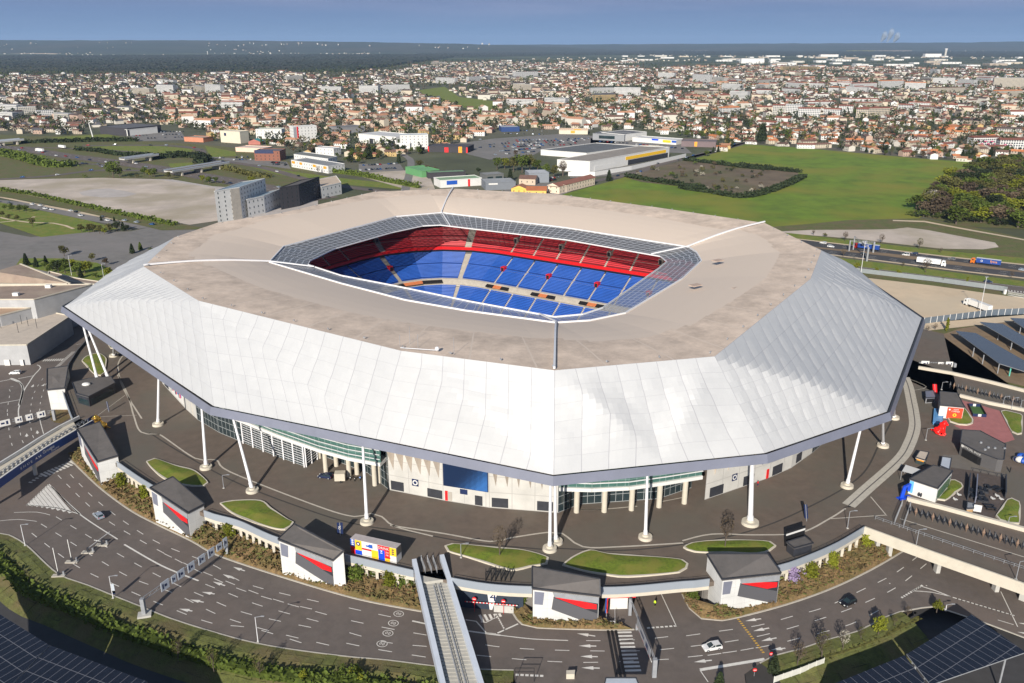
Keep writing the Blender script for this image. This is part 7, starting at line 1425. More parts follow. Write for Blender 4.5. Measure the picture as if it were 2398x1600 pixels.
p=W('i',1030,172);t=thing('mast','slim white mast standing on the grass by the black store','mast',p);h_=topz('i',-10,p);MB().tube(p,V((p.x-3,p.y,h_)),.9,.6,8).build('pole',[M['white']],t)
def flyover(label,t_,a,b_,zt,w_,piers=2):
 p,q=W(t_,*a,G+zt),W(t_,*b_,G+zt);t=thing('flyover',label,'bridge',(p+q)/2-V((0,0,zt)));d=(q-p).normalized();n_=V((-d.y,d.x,0))*(w_/2)
 MB().prism([p-n_,q-n_,q+n_,p+n_],G+zt-1.4,G+zt).build('deck',[M['concrete']],t);mb=MB();mb.beam(p-n_+V((0,0,.6)),q-n_+V((0,0,.6)),.2,1.2);mb.beam(p+n_+V((0,0,.6)),q+n_+V((0,0,.6)),.2,1.2);mb.build('guard_rail',[M['parapet']],t)
 MB().prism([p-n_*.9,q-n_*.9,q+n_*.9,p+n_*.9],G+zt+.02,G+zt+.05).build('roadway',[M['asphalt']],t)
 for k in range(piers):c=p.lerp(q,(k+.5)/piers);MB().prism([c-n_*.9-d,c-n_*.9+d,c+n_*.9+d,c+n_*.9-d],G,G+zt-1.4).build('pier',[M['concrete_warm']],t)
flyover('pale flyover carrying the slip road over the motorway','i',(1340,385),(1720,335),6,9);flyover('long flyover with cars towards the hotels over the motorway','i',(1850,520),(2480,420),6,12,3);flyover('distant concrete motorway bridge at the frame edge','i',(-60,195),(240,170),6,12)
hedge('long clipped hedge along the motorway behind the gravel yard',L('k',[(-400,430),(0,480),(280,540),(550,592)]),5,5,'green',12,7,.9);hedge('leafy hedge along the avenue beyond the dirt lot',L('A',[(-100,1285),(200,1325),(500,1390),(850,1465),(1180,1535)]),5,3.2,'green',10,8,.8);hedge('bushy planting beside the motorway at the frame edge',L('i',[(-100,330),(150,370),(350,420),(550,470),(800,470)]),16,7,'green',14,9,1.4);hedge('dark shrub belt between the slip road and the store',L('i',[(250,215),(700,205),(1200,195),(1500,195)]),10,5,'dark',12,10,1.2);hedge('dark shrub mound inside the slip road loop',L('i',[(1680,385),(1850,375),(2100,370),(2250,400),(2200,440)]),14,7,'dark',14,11,1.3);hedge('shrub belt along the motorway cutting',L('i',[(850,290),(1100,310),(1350,350),(1650,350)]),12,4,'dark',12,12,1.2);hedge('bushes between the slip road and the motorway',L('j',[(100,620),(300,660),(450,700),(700,735)]),8,4,'olive',12,13,1.1)
hedge('dark shrub rim on the near side of the scrub field',SCRUB[8:11][::-1]+[SCRUB[0]]if False else L('C',[(822,1208),(640,1290),(420,1345),(200,1315),(0,1285)])+L('l',[(1700,770),(1300,710),(960,650)]),8,4,'dark',14,14,1.1);hedge('dark shrub rim on the far side of the scrub field',L('l',[(1530,490),(1760,515),(2100,560),(2350,580)])+L('C',[(400,1130),(600,1155),(790,1175)]),7,4,'dark',12,15,1.1)
def grove(t_,spots,label,group):
 for x,y,ty,kd,lf in spots:p=W(t_,x,y);tree(p,min(22,max(4,topz(t_,ty,p)-G)),kd,lf,{'round':{'green':'leafy green tree','lime':'fresh lime green tree','dark':'dark broad tree','olive':'olive toned tree','brown':'brown half bare tree'}.get(lf,'tree'),'conifer':'dark pointed conifer','bare':'bare branching tree','poplar':'tall narrow poplar','shrub':'low round bush'}[kd]+' '+label,group)
grove('k',[(1270,420,300,'round','green'),(1340,415,305,'round','lime'),(1420,440,290,'round','olive'),(1500,450,270,'round','green'),(1570,440,265,'round','olive'),(1640,445,320,'round','green'),(1720,470,360,'round','green'),(1790,490,370,'round','olive'),(1440,300,235,'round','brown'),(1870,480,330,'bare','brown'),(1100,460,400,'round','dark'),(1390,525,415,'conifer','dark')],'in the clump between the car park and the depot','trees of the depot clump')
grove('k',[(100,300,190,'conifer','dark'),(370,360,275,'conifer','dark'),(400,250,195,'round','green'),(640,450,370,'round','brown'),(560,410,330,'round','olive'),(700,460,390,'round','brown'),(50,330,260,'round','green'),(180,330,280,'round','green'),(290,200,140,'round','dark'),(220,240,190,'conifer','dark')],'near the gravel yard and its green shed','trees by the gravel yard')
grove('i',[(1250,600,400,'round','green'),(1320,590,470,'round','green'),(1200,560,480,'round','green'),(1590,570,460,'round','green'),(1650,590,490,'round','lime'),(1700,590,480,'round','green'),(1860,610,520,'round','olive'),(940,600,545,'shrub','green'),(1430,590,540,'shrub','green'),(1510,590,540,'shrub','olive'),(2230,650,560,'round','lime'),(2300,660,570,'round','green')],'between the dirt lot and the motorway','trees between the dirt lot and motorway')
grove('j',[(40,800,720,'round','lime'),(120,800,720,'round','green'),(210,810,760,'round','olive'),(520,820,710,'round','lime'),(625,370,275,'poplar','green'),(690,400,295,'poplar','green'),(780,380,300,'round','dark'),(850,400,310,'round','olive'),(920,410,320,'round','dark'),(1250,690,600,'bare','brown'),(1810,530,380,'conifer','dark'),(1570,570,480,'shrub','green'),(1690,580,500,'round','green')],'near the hotels and offices along the slip road','trees by the hotels and offices')
grove('l',[(1940,350,110,'poplar','olive'),(780,690,580,'conifer','dark'),(1740,450,385,'round','green'),(1540,260,180,'round','green'),(1700,275,190,'round','green'),(1790,275,185,'round','green'),(1860,270,190,'round','lime'),(2270,300,70,'conifer','dark'),(2290,290,130,'conifer','dark'),(980,155,80,'round','lime'),(330,640,490,'bare','brown'),(850,200,110,'round','dark')],'around the supermarket and its side road','trees around the supermarket')
for k in range(64):
 for _ in range(40):
  x,y=R.uniform(950,2350),R.uniform(520,830);p=W('l',x,y)
  if inpoly(p.x,p.y,SCRUB):break
 lf=R.choice(['dark','olive','brown','blossom','green']);tree(p,R.uniform(3,6),'shrub',lf,{'blossom':'pale flowering bush','brown':'brown dry bush','dark':'dark green bush','olive':'olive bush','green':'green bush'}[lf]+' growing inside the scrub field','bushes of the scrub field')
xs=[p.x for p in WOOD];ys=[p.y for p in WOOD];placed=[]
tries=0
while len(placed)<125 and tries<6000:
 tries+=1;x,y=R.uniform(min(xs),max(xs)),R.uniform(min(ys),max(ys))
 if not inpoly(x,y,WOOD)or any((x-a)**2+(y-b_)**2<70 for a,b_ in placed):continue
 u,v=proj(V((x,y,G)))
 if u>2440:continue
 placed.append((x,y));lf=R.choice(['olive','olive','brown','green','brown','green','dark','olive','blossom' if R.random()<.06 else 'lime'])
 tree(V((x,y,G)),R.uniform(9,15),'round',lf,{'olive':'olive crowned','brown':'bare brown crowned','green':'green crowned','dark':'dark crowned','blossom':'pale blossoming','lime':'yellow green'}[lf]+' tree in the dense wood beside the green field','trees of the wood beside the green field','wood_tree',wide=1.5)
for k in range(16):
 f_=k/15;p=W('C',1570+750*f_,1470+75*f_);tree(p+V((R.uniform(-4,4),R.uniform(-3,3),0)),R.uniform(4,8),'shrub',R.choice(['dark','olive','green']),'low bush on the rim of the dense wood beside the green field','bushes on the rim of the wood',wide=1.4)
ROOFC={'orange':(.40,.145,.055),'terracotta':(.40,.20,.12),'red brown':(.20,.072,.048),'brown':(.145,.08,.06),'dark brown':(.075,.052,.046),'pale tile':(.46,.29,.19),'slate':(.09,.09,.10)}
WALLC={'white':(.62,.61,.59),'cream':(.48,.42,.33),'beige':(.36,.30,.24),'pink':(.40,.29,.23),'yellow':(.46,.33,.15),'pale':(.50,.475,.42)}
RM={k:mat('tile_'+k,c,.9,.2,.35,obj=True)for k,c in ROOFC.items()};WM={k:mat('render_'+k,c,.9,.06,.3,obj=False)for k,c in WALLC.items()}
HP=[]
def house_meshes(l,w_,h,wing):
 b,r=MB(),MB()
 def unit(x0,y0,l,w_,h,rot=False):
  x1,y1=x0+l,y0+w_;b.prism([V((x0,y0,0)),V((x1,y0,0)),V((x1,y1,0)),V((x0,y1,0))],0,h,0,bottom=False);rh=min(l,w_)*.2;o_=.45
  if not rot:
   ym=(y0+y1)/2;A=[V((x0-o_,y0-o_,h-.1)),V((x1+o_,y0-o_,h-.1)),V((x1+o_,ym,h+rh)),V((x0-o_,ym,h+rh)),V((x1+o_,y1+o_,h-.1)),V((x0-o_,y1+o_,h-.1))]
   r.face([A[0],A[1],A[2],A[3]]);r.face([A[3],A[2],A[4],A[5]]);b.face([V((x1,y0,h)),V((x1,y1,h)),V((x1,ym,h+rh*.95))],0);b.face([V((x0,y1,h)),V((x0,y0,h)),V((x0,ym,h+rh*.95))],0)
  else:
   xm=(x0+x1)/2;A=[V((x0-o_,y0-o_,h-.1)),V((x0-o_,y1+o_,h-.1)),V((xm,y1+o_,h+rh)),V((xm,y0-o_,h+rh)),V((x1+o_,y1+o_,h-.1)),V((x1+o_,y0-o_,h-.1))]
   r.face([A[3],A[2],A[1],A[0]]);r.face([A[5],A[4],A[2],A[3]]);b.face([V((x0,y0,h)),V((x1,y0,h)),V((xm,y0,h+rh*.95))],0);b.face([V((x1,y1,h)),V((x0,y1,h)),V((xm,y1,h+rh*.95))],0)
  for k in range(int(l//3.2)):
   for yy in(y0-.02,y1+.02):
    x=x0+1.6+3.2*k;z=1.5
    while z<h-.8:b.face([V((x-.55,yy,z-.6)),V((x+.55,yy,z-.6)),V((x+.55,yy,z+.6)),V((x-.55,yy,z+.6))],1);z+=2.8
 unit(-l/2,-w_/2,l,w_,h)
 if wing==1:unit(l/2-4.5,-w_/2-3.5,5,5,h*.75,True)
 if wing==2:unit(l/2,-w_/2+.6,4.5,w_*.7,h*.62)
 r.box((-l*.2,.8,h+w_*.2),(.6,.6,1.2))
 return b.mesh('house',[WM['cream'],M['glass']]),r.mesh('roof',[RM['terracotta']])
for a_ in((12,8.5,5.4,0),(13,9,5.2,1),(11,8,3.4,2),(14,8,3.2,1),(10,8,5.6,2),(22,8.5,5.3,0)):HP.append(house_meshes(*a_))
SIZEW=('two storey','winged two storey','low','long low','compact two storey','long terrace')
MARKS=[('green field',W('C',1200,1040)),('field corner road',W('C',470,970)),('supermarket',W('l',800,420)),('supermarket car park',W('k',1400,180)),('white hotel slab',W('k',500,150)),('long white warehouse',W('k',170,140)),('striped white flats',W('j',1100,260)),('cream tower hotel',W('j',280,260)),('black fronted store',W('i',1600,80)),('tall white mast',W('i',1030,150)),('white flats with pink balconies',W('m',2100,430)),('cream gabled flats',W('m',900,190)),('dense wood',W('C',2200,1150)),('yard with the green shed',W('k',300,470)),('purple brown retail box',W('l',1660,320)),('motorway bridge',W('i',100,170)),('park lawn',W('B',750,680)),('offices with orange panels',W('j',1200,580))]
def near_mark(p):return min(MARKS,key=lambda m_:(m_[1]-p).length)[0]
def poly(t_,pts):return L(t_,pts)
OUT=[FIELD,SCRUB,WOOD,CARPARK,YARD,PARK,poly('A',[(-400,880),(500,930),(730,850),(1110,850),(1420,900),(1440,1000),(1590,1080),(2000,1190),(2323,1250),(2600,1600),(-400,1600)]),poly('j',[(-100,330),(900,390),(960,470),(1560,530),(1560,590),(2150,560),(2350,800),(2350,1000),(-100,700)]),poly('k',[(0,350),(560,280),(1050,150),(1300,60),(1800,60),(2350,60),(3000,250),(3000,700),(-300,700)]),poly('l',[(250,190),(1100,190),(1900,330),(1760,440),(250,860),(-200,500)]),poly('C',[(-300,470),(-300,385),(300,375),(800,365),(1300,365),(1700,370),(2500,395),(2500,480),(1500,460),(900,455),(350,440)]),poly('A',[(-500,376),(2400,372),(2400,498),(1500,500),(-500,520)]),poly('B',[(-100,370),(800,370),(600,440),(-100,505)])]
def blocked(x,y,r_=10):
 for q in OUT:
  if inpoly(x,y,q):return True
 for bx,by,br_ in BUILT:
  if(x-bx)**2+(y-by)**2<(br_+r_)**2:return True
 return False
rr=random.Random(5)
def flats(label,t_,x0,x1,yb,yt,wall='white',roof=None,depth=13,cat='apartment block',skew=0.0,su=.3):
 a,b_=W(t_,x0,yb),W(t_,x1,yb+skew);d=b_-a;n_=V((-d.y,d.x,0)).normalized()*depth;z=min(topz(t_,yt,a),G+30);c=a+d/2+n_/2;q=[a,b_,b_+n_,a+n_];wc=WALLC.get(wall,WALLC['white']);mb=MB();acc=0
 t=thing('apartment_block' if cat!='warehouse' else 'warehouse',label,cat,(c.x,c.y,G),'apartment blocks in the town' if cat!='warehouse' else 'white warehouses of the far business park')
 for i in range(4):p,r_=q[i],q[(i+1)%4];ln=(r_-p).length;mb.face([V((p.x,p.y,G)),V((r_.x,r_.y,G)),V((r_.x,r_.y,z)),V((p.x,p.y,z))],0,[(0,.2),(ln,.2),(ln,z-G+.2),(0,z-G+.2)])
 mb.build('wall',[winmat(wc)if su else WM[wall]],t)
 if roof:mb=MB();o_=[p+(p-c).normalized()*.8 for p in q];m1,m2=(q[0]+q[3])/2,(q[1]+q[2])/2;hr=z+depth*.17;P_=lambda p,zz:V((p.x,p.y,zz));mb.face([P_(o_[0],z),P_(o_[1],z),P_(m2,hr),P_(m1,hr)]);mb.face([P_(o_[2],z),P_(o_[3],z),P_(m1,hr),P_(m2,hr)]);mb.face([P_(o_[1],z),P_(o_[2],z),P_(m2,hr)]);mb.face([P_(o_[3],z),P_(o_[0],z),P_(m1,hr)]);mb.build('roof',[RM[roof]],t)
 else:MB().prism(q,z+.05,z+.5).build('roof',[mat('flat_roof',(.42,.42,.42),.9,.15,.1)if su else M['concrete']],t)
 BUILT.append((c.x,c.y,max(d.length,depth)*.55));return t
for t_,rows in(('A',[(905,1018,640,598,'cream',0),(1068,1182,632,578,'white',0),(1095,1180,572,545,'white',0),(1318,1372,622,583,'cream',0),(1398,1500,632,575,'white',0),(1952,2062,562,520,'pale',0),(1505,1650,735,692,'white','red brown'),(2180,2320,622,590,'white',0),(0,120,760,712,'white',0),(130,250,780,730,'pale',0),(250,370,800,755,'white',0),(370,470,815,770,'pale',0),(0,90,805,765,'white',0)]),('B',[(120,250,637,583,'white',0),(288,465,632,580,'white',0),(640,770,566,527,'white',0),(865,950,562,525,'white',0),(955,1010,548,520,'white',0),(1030,1142,540,518,'pale',0),(1175,1335,535,492,'white',0),(1165,1290,612,570,'cream',0),(1700,1850,640,600,'white',0),(1850,2030,648,596,'white',0),(2150,2262,532,496,'white',0),(1120,1320,715,672,'white','red brown'),(1380,1522,712,665,'white',0),(1725,1860,690,645,'yellow','slate'),(610,700,440,420,'cream',0)]),('C',[(68,182,562,505,'white',0),(205,280,568,525,'pale',0),(320,440,668,620,'white',0),(265,395,612,570,'white',0),(500,600,650,612,'white','red brown'),(700,800,600,560,'white','red brown'),(860,960,600,565,'white','red brown'),(1000,1150,590,560,'white','red brown'),(1160,1320,610,570,'white','red brown'),(1350,1500,600,552,'white','orange'),(1510,1650,610,562,'white','orange'),(1700,1850,575,530,'white',0),(1870,1980,580,540,'white',0),(2110,2340,600,520,'cream',0),(680,790,480,452,'yellow',0),(800,915,478,450,'yellow',0),(1680,1730,505,470,'white',0),(1670,1920,635,600,'cream','brown'),(2130,2310,660,620,'cream','orange'),(270,390,780,735,'white','orange')]),('m',[(30,145,195,105,'pale','red brown'),(150,300,195,100,'white',0),(270,472,212,135,'white','red brown'),(500,655,205,140,'white','red brown'),(640,770,185,110,'white','red brown'),(800,910,220,140,'cream','red brown'),(880,1110,205,135,'cream','red brown'),(1185,1310,160,100,'white','red brown'),(1280,1475,140,80,'white','red brown'),(1380,1525,160,115,'beige','red brown'),(770,1050,115,85,'cream','red brown'),(350,620,110,75,'white','red brown'),(660,1010,75,45,'white','red brown'),(1880,2120,480,405,'white','red brown'),(2120,2360,512,425,'white','red brown'),(2090,2320,380,320,'pale','dark brown')])):
 for k,(x0,x1,yb,yt,wl_,rf)in enumerate(rows):
  c=W(t_,(x0+x1)/2,yb);nth_=('','long ','tall ','wide ','plain ','compact ')[k%6]
  t=flats(f"{nth_}{wl_} apartment block "+(f'with a {rf} roof' if rf else 'with a flat roof')+f", beyond the {near_mark(c)}",t_,x0,x1,yb,yt,wl_,rf or None,skew=R.choice((-4,3,6)))
  if t_=='m' and 1880<=x0<=2130:
   for j in range(8):x=x0+(x1-x0)*(j+.5)/8;p=W(t_,x,yb)+V((0,-.6,0));MB().box(V((p.x,p.y-.3,G+3+3*(j%2))),(3.2,1.2,1.3)).build('balcony',[mat('balcony_pink',(.40,.04,.12),.7,.1)],t)
for k in range(46):
 x,y=rr.uniform(-200,2330),rr.uniform(500,650);c=W('C',x,y)
 if blocked(c.x,c.y,45):continue
 w_=rr.uniform(22,60);u0=proj(c)[0];u1=proj(c+V((w_,0,0)))[0];hh=rr.uniform(8,17)*FPX/c.y/TILE['C'][2];wl_=rr.choice(['white','white','pale','cream']);rf=rr.choice([None,None,'red brown','brown','orange'])
 flats(f"{rr.choice(['small', 'broad', 'narrow', 'stepped'])} {wl_} apartment block {'with a ' + rf + ' roof' if rf else 'with a flat roof'}, beyond the {near_mark(c)}",'C',x,x+(u1-u0)/TILE['C'][2],y,y-hh,wl_,rf,rr.uniform(11,15),skew=rr.choice((-5,2,6)))
for k in range(92):
 x,y=rr.uniform(-700,2330),rr.uniform(384,462);p=W('C',x,y)
 if x<250 and y>425:continue
 w_=rr.uniform(30,130);
 if any((p.x-bx)**2+((p.y-by)*.5)**2<(br_*.8+w_*.3)**2 for bx,by,br_ in BUILT[-80:]):continue
 wl_=rr.choice(['white']*5+['pale','cream','beige']);u0=proj(p)[0];u1=proj(p+V((w_,0,0)))[0];dx=(u1-u0)/TILE['C'][2];hpx=rr.uniform(8,15)*FPX/p.y/TILE['C'][2]
 flats(('broad','low','long','tall','plain')[k%5]+f' {wl_} warehouse in the far business park','C',x,x+dx,y,y-hpx,wl_,None,rr.uniform(30,90),'warehouse',0,0)
for x0,x1,yb,yt,m_ in((400,555,432,392,'white'),(940,1060,388,371,'red'),(2120,2300,320,292,'white'),(1950,2070,322,310,'white'),(1650,1760,390,366,'white')):
 t=flats(('big white' if m_=='white' else 'dark red')+' warehouse standing out in the far plain','C',x0,x1,yb,yt,'white',None,50,'warehouse',0,0)
 if m_=='red':t.children[0].data.materials[0]=mat('ware_red',(.22,.02,.03),.8,.1,.05)
cand=[];rr=random.Random(21)
Y=700.0
while Y<6300:
 st=22.5+(Y-700)*.0042;xw=Y*.66;X=-xw
 while X<xw:
  x,y=X+rr.uniform(-5,5),Y+rr.uniform(-5,5);X+=st*rr.uniform(.85,1.35)
  dn=mnoise.noise(V((x*.0022,y*.0022,3.1)))
  if(dn<-.22 and Y>2400)or rr.random()<.24:continue
  u,v=proj(V((x,y,G)))
  if u<-30 or u>2430 or v>480:continue
  if blocked(x,y):continue
  cand.append((x,y,u,v))
 Y+=st*1.05
cand.sort(key=lambda c:c[1])
def style(x,y,u,v):
 q=mnoise.noise(V((x*.004,y*.004,9.0)))
 if v>235 and 380<u<1650:rs=['terracotta','terracotta','pale tile','terracotta','red brown','brown','brown']
 elif u>1500 and v>300:rs=['orange','terracotta','red brown','brown','orange']
 elif u>1300:rs=['red brown','brown','brown','red brown','terracotta','dark brown']
 else:rs=['dark brown','brown','brown','dark brown','dark brown','red brown','slate']
 return rr.choice(rs),rr.choice(['cream','cream','white','pale','beige','pink']+(['yellow']if v>300 else['white','pale'])+(['white','white','pale']if u>1350 else[]))
near_c=cand[:300];far_c=cand[300:];cnt={}
for x,y,u,v in near_c:
 k=rr.randrange(6);rf,wl_=style(x,y,u,v);wm_,rm_=HP[k];a=floor(mnoise.noise(V((x*.006,y*.006,1)))*4)*.35+(pi/2 if rr.random()<.3 else 0)+.2
 o=mesh_obj('house',wm_,None,V((x,y,G)),a);o.scale=(1,1,rr.uniform(.9,1.15));o.material_slots[0].link='OBJECT';o.material_slots[0].material=WM[wl_]
 r_=mesh_obj('roof',rm_,o);r_.material_slots[0].link='OBJECT';r_.material_slots[0].material=RM[rf]
 lb=f"{SIZEW[k]} {wl_} house with {rf} roof near the {near_mark(V((x, y, 0)))}";tag(o,lb,'house','houses of the town')
keys_r,keys_w=list(RM),list(WM);mb=MB()
for x,y,u,v in far_c:
 rf,wl_=style(x,y,u,v);k=rr.random();l,w_,h=(rr.uniform(9,15),rr.uniform(8,10.5),rr.uniform(2.6,5))if k<.88 else(rr.uniform(18,34),rr.uniform(9,13),rr.uniform(5,11))
 if y>2600:l*=1.25;w_*=1.25
 a=floor(mnoise.noise(V((x*.006,y*.006,1)))*4)*.35+(pi/2 if rr.random()<.35 else 0);ca,sa=cos(a),sin(a);rh=w_*.26;c=V((x,y,G))
 P_=lambda px,py,pz:V((x+px*ca-py*sa,y+px*sa+py*ca,G+pz));l,w_=l/2,w_/2;b_=len(mb.v)
 mb.v+=[P_(-l,-w_,0),P_(l,-w_,0),P_(l,w_,0),P_(-l,w_,0),P_(-l,-w_,h),P_(l,-w_,h),P_(l,w_,h),P_(-l,w_,h),P_(-l,0,h+rh),P_(l,0,h+rh)]
 wi=keys_w.index(wl_);ri_=len(keys_w)+keys_r.index(rf)
 for f_,m_ in(((0,1,5,4),wi),((1,2,6,9,5),wi),((2,3,7,6),wi),((3,0,4,8,7),wi),((4,5,9,8),ri_),((6,7,8,9),ri_)):mb.f.append([b_+i for i in f_]);mb.m.append(m_)
kind(mb.build('distant_houses',[WM[k]for k in keys_w]+[RM[k]for k in keys_r]),'stuff')
print('houses',len(near_c),len(far_c))
tc=[];Y=720.0
while Y<6600:
 st=11.5+(Y-700)*.0042;xw=Y*.66;X=-xw
 while X<xw:
  x,y=X+rr.uniform(-9,9),Y+rr.uniform(-9,9);X+=st*rr.uniform(.6,1.6)
  dn=mnoise.noise(V((x*.0045,y*.0045,7.7)))+.35*mnoise.noise(V((x*.02,y*.02,2)))
  if rr.random()>.62+.9*max(0,dn):continue
  u,v=proj(V((x,y,G)))
  if u<-30 or u>2430 or v>450:continue
  if inpoly(x,y,OUT[10])and rr.random()<.8:continue
  if any(inpoly(x,y,q)for q in OUT[:4]+OUT[5:10])or any((x-bx)**2+(y-by)**2<(br_*.9)**2 for bx,by,br_ in BUILT):continue
  tc.append((x,y))
 Y+=st
tc.sort(key=lambda c:c[1])
for x,y in tc[:110]:
 kd=rr.choice(['round']*6+['conifer','conifer','bare']);lf=rr.choice(['green','olive','dark','dark','brown','green'])if kd!='conifer' else 'dark'
 tree(V((x,y,G)),rr.uniform(5,11),kd,lf,{'round':{'green':'leafy green','olive':'olive','dark':'dark leafy','brown':'brown'}[lf],'conifer':'dark pointed','bare':'bare'}[kd]+f" garden tree among the houses near the {near_mark(V((x, y, 0)))}",'garden trees of the town','garden_tree')
mb=MB();LM=['dark','olive','brown','green','dark','dark']
for x,y in tc[110:]:
 h=rr.choice((rr.uniform(4,8),rr.uniform(6,12),rr.uniform(9,15)))*(1.1 if y>2500 else 1);mi=rr.randrange(6);n_=26 if y<1900 else 14
 leaf_cloud(mb,V((x,y,G+h*.55)),h*.34,n_,rr,h*(.10 if y<1900 else .13),(1.1,1.1,1.25),mi)
kind(mb.build('distant_trees',[LEAF[k]for k in LM]),'stuff');print('trees',len(tc))
def canopy_mass(name,corner_rows,nx,ny,hmax,m,seed):
 rr=random.Random(seed);mb=MB();(a,b_),(c,d)=corner_rows
 for j in range(ny+1):
  for i in range(nx+1):
   p=a.lerp(b_,i/nx).lerp(c.lerp(d,i/nx),(j/ny)**1.4);e_=min(1,j*.5,(ny-j)*.5,i*.5,(nx-i)*.5)
   p=p+V((rr.uniform(-5,5),rr.uniform(-5,5),0));mb.v.append(V((p.x,p.y+150*mnoise.noise(V((p.x*.0016,j*.02,0))),G-.5+e_*(hmax*(.55+rr.uniform(0,.45))+3*mnoise.noise(p*.004)))))
 for j in range(ny):
  for i in range(nx):o_=j*(nx+1)+i;mb.f.append([o_,o_+1,o_+nx+2,o_+nx+1]);mb.m.append(0)
 return kind(mb.build(name,[m]),'stuff')
M['forest']=mat('forest',(.026,.036,.017),.95,.45,.02,detail=8,var2=(.003,(.055,.05,.032),.6))
canopy_mass('far_forest',((W('A',-300,508),W('B',60,490)),(W('A',-300,385),W('B',900,372))),330,120,15,M['forest'],3)
canopy_mass('far_forest',((W('C',-900,372),W('C',2500,392)),(W('C',-900,345),W('C',2500,350))),300,16,13,M['forest'],5);canopy_mass('far_forest',((W('B',500,395),W('B',1800,375)),(W('B',500,362),W('B',1800,350))),200,14,12,M['forest'],6)
def hills(name,pts,Y,base,m,seed):
 mb=MB();l=[];rr=random.Random(seed)
 for i in range(len(pts)-1):
  for k in range(24):t=k/24;l.append((pts[i][0]+(pts[i+1][0]-pts[i][0])*t,pts[i][1]+(pts[i+1][1]-pts[i][1])*t))
 P_=[(V((x*Y,Y,G+h+9*mnoise.noise(V((x*40,seed,0)))+rr.uniform(-1,2))))for x,h in l]
 for i in range(len(P_)-1):
  a,b_=P_[i],P_[i+1];fa,fb=V((a.x,Y-base,G-1)),V((b_.x,Y-base,G-1));ma=V((a.x,Y-base*.4,G+(a.z-G)*.62));mb_=V((b_.x,Y-base*.4,G+(b_.z-G)*.62));mb.face([fa,fb,mb_,ma]);mb.face([ma,mb_,b_,a]);mb.face([a,b_,V((b_.x*1.3,Y*1.3,G-1)),V((a.x*1.3,Y*1.3,G-1))])
 return kind(mb.build(name,[m],smooth=True))
M['hill']=mat('hill',(.040,.052,.030),.95,.3,.002,detail=8,var2=(.0008,(.08,.07,.045),.5))
hills('hills',[(-.75,168),(-.62,175),(-.5,160),(-.42,166),(-.3,158),(-.16,135),(-.05,105),(.05,60),(.12,10)],15000,3800,M['hill'],1);hills('hills',[(-.2,30),(-.05,80),(.08,90),(.2,102),(.35,112),(.5,130),(.62,160),(.75,150)],19000,4200,M['hill'],2)
mb=MB()
for k in range(1700):
 y=rr.uniform(6300,14000);x=rr.uniform(-.66,.66)*y;u,v=proj(V((x,y,G)));
 if mnoise.noise(V((x*.0007,y*.0007,4)))<(.08 if u<1250 else-.05):continue
 hz=max(0,(y-11200)*.043)if u<1150 else 0;w_=rr.uniform(7,24);mb.box(V((x,y,G+hz+3)),(w_,w_*.6,8+hz*.1),rr.uniform(0,3),rr.randrange(2))
kind(mb.build('distant_villages',[WM['pale'],WM['beige']]),'stuff')
for k,(t_,x,yb,yt,w_)in enumerate((('A',1413,375,350,9),('B',627,322,300,14),('B',1175,350,328,10),('B',1720,302,284,9),('B',2187,400,372,9),('C',1787,385,330,26))):
 p=W(t_,x,yb);h=min(75,topz(t_,yt,p)-G);t=thing('water_tower',('slim pale tower rising from the far forest','white tower on the far horizon ridge','cream tower above the distant suburb','thin white tower on the far plain','white water tower by the business park','grey lattice tower block in the business park')[k],'tower',p)
 MB().tube(p,p+V((0,0,h*.8)),w_*.35,n=10).build('shaft',[WM['pale']],t);MB().tube(p+V((0,0,h*.75)),p+V((0,0,h)),w_*.4,w_*.6,10).build('tank',[WM['white']],t)
mb=MB()
for x,h in((2013,130),(2027,190),(2041,110)):
 for k in range(9):mb.ball(V(((x-CX)/FPX*20000+8*k+30*mnoise.noise(V((x,k,0))),20000,150+h*k/8)),26+5*k,n=8,sq=(1,1,1.3))
st_=mat('steam',(.45,.50,.55),1,.05,.01);st_.node_tree.nodes['Principled BSDF'].inputs['Alpha'].default_value=.2;kind(mb.build('steam_plume',[st_],smooth=True),'stuff')
def far_car_mesh():
 mb=MB();b_,g_=MB(),MB();car_shapes(b_,g_);b0=len(b_.v);mb.v=b_.v+g_.v;mb.f=b_.f+[[i+b0 for i in f_]for f_ in g_.f];mb.m=[0]*len(b_.f)+[1]*len(g_.f)
 for x in(-1.32,1.32):
  for s_ in(-1,1):mb.tube((x,s_*.7,.33),(x,s_*.92,.33),.33,n=8,mi=2)
 return mb.mesh('car',[PAINT['white'],M['glass'],M['tyre']])
FCM=far_car_mesh();CC=['white','silver','black','grey','navy','black','blue','white','grey','red']
def far_car(p,rz,where,group):
 c_=rr.choice(CC);o=mesh_obj('parked_car' if 'park' in where else 'driving_car',FCM,None,p,rz);o.material_slots[0].link='OBJECT';o.material_slots[0].material=PAINT[c_];tag(o,f'{c_} car {where}','car',group)
def rows(t_,a,b_,c,n,k,where,fill=.75):
 A,B,C_=W(t_,*a,G+.2),W(t_,*b_,G+.2),W(t_,*c,G+.2)
 for j in range(k):
  o_=(C_-A)*(j/max(1,k-1));d=(B-A);rz=atan2(d.y,d.x)+pi/2
  for i in range(n):
   if rr.random()<fill:far_car(A+o_+d*((i+.5)/n)+V((0,0,0)),rz+rr.uniform(-.05,.05)+(pi if rr.random()<.5 else 0),where,'cars '+where)
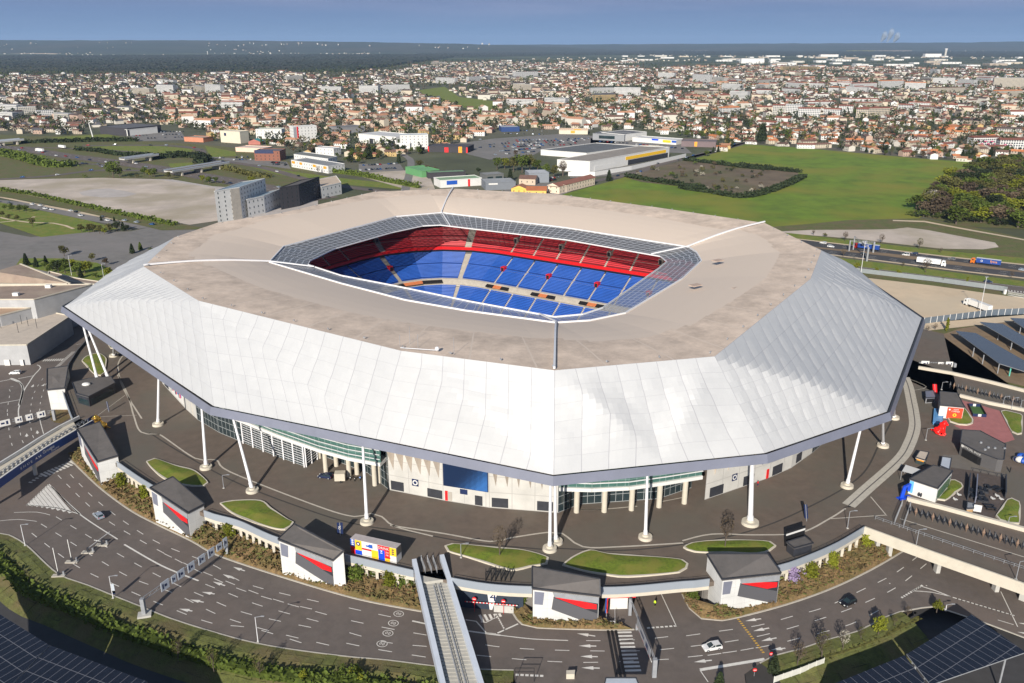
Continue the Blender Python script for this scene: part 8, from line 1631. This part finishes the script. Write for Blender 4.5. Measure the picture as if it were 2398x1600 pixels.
rows('k',(1190,215),(1960,195),(1400,155),24,5,'parked in the big supermarket car park',.62);rows('k',(1240,290),(1640,255),(1330,225),16,3,'parked in the near rows of the supermarket car park',.7);rows('k',(1000,250),(1250,185),(1100,150),8,2,'parked loosely at the emptier end of the car park',.25);rows('k',(0,430),(370,410),(30,385),14,2,'parked in the yard beside the green shed',.85);rows('i',(1420,170),(2020,150),(1470,105),16,3,'parked in front of the black fronted store',.7);rows('l',(1040,330),(1520,375),(1050,345),14,1,'parked along the white shop row',.8);rows('j',(180,545),(550,535),(150,520),12,2,'parked beside the brick offices',.6);rows('j',(740,590),(900,600),(730,570),6,2,'parked between the offices',.7);rows('k',(1300,90),(1700,100),(1310,60),14,2,'parked at the dark blue dealership',.6);rows('l',(640,300),(980,320),(650,280),9,2,'parked by the dark shop unit',.6);rows('k',(1750,520),(1830,515),(1760,500),4,2,'parked behind the grey metal unit',.7)
def traffic(line,offs,n,where,d0=0,d1=None):
 tl=d1 or length(line)
 for k in range(n):p,d=at_len(line,d0+(tl-d0)*(k+rr.uniform(.1,.9))/n);o_=rr.choice(offs);far_car(p+V((-d.y,d.x,0))*o_+V((0,0,.2)),atan2(d.y,d.x)+(pi if o_>0 else 0),where,'cars '+where)
traffic(RD[0],(-8,-4,4,8),26,'driving on the sunken motorway');traffic(RD[3],(-1.8,),16,'queuing on the slip road');traffic(RD[4],(-2,2),7,'driving on the road past the dirt lot');traffic(RD[2],(-2.4,2.4),8,'on the curved slip road loop');traffic(RD[5],(-2.4,2.4),6,'driving on the slip road past the offices');traffic(RD[6],(-2.2,2.2),9,'driving along the far edge of the green field');traffic(RD[7],(-2.4,2.4),8,'driving beside the long white wall')
av=smooth_line(L('g',[(0,60),(600,150),(1250,275),(1900,370)]),6);traffic(av,(-3.4,2.5),14,'on the avenue beside the dirt lot')
for lab,t_,a,b_ in(('white lorry with a pale box driving on the sunken motorway','i',(500,315),(380,300)),('dark lorry with a pale front driving on the motorway by the frame edge','i',(720,275),(640,265))):truck(lab,t_,a,b_,WHITEBOX if 'white' in lab else PAINT['grey'],WHITEBOX,G+.2)
HZ=MB().box((0,14000,204),(84000,62000,432)).build('haze',[]);hz=bpy.data.materials.new('haze_air');hz.use_nodes=True;nt=hz.node_tree
for n in list(nt.nodes):
 if n.type!='OUTPUT_MATERIAL':nt.nodes.remove(n)
pv=nt.nodes.new('ShaderNodeVolumePrincipled');pv.inputs['Color'].default_value=(.42,.62,.95,1);pv.inputs['Density'].default_value=.000027;pv.inputs['Anisotropy'].default_value=0.0
nt.links.new(pv.outputs[0],nt.nodes['Material Output'].inputs['Volume']);HZ.data.materials.append(hz);kind(HZ,'stuff')
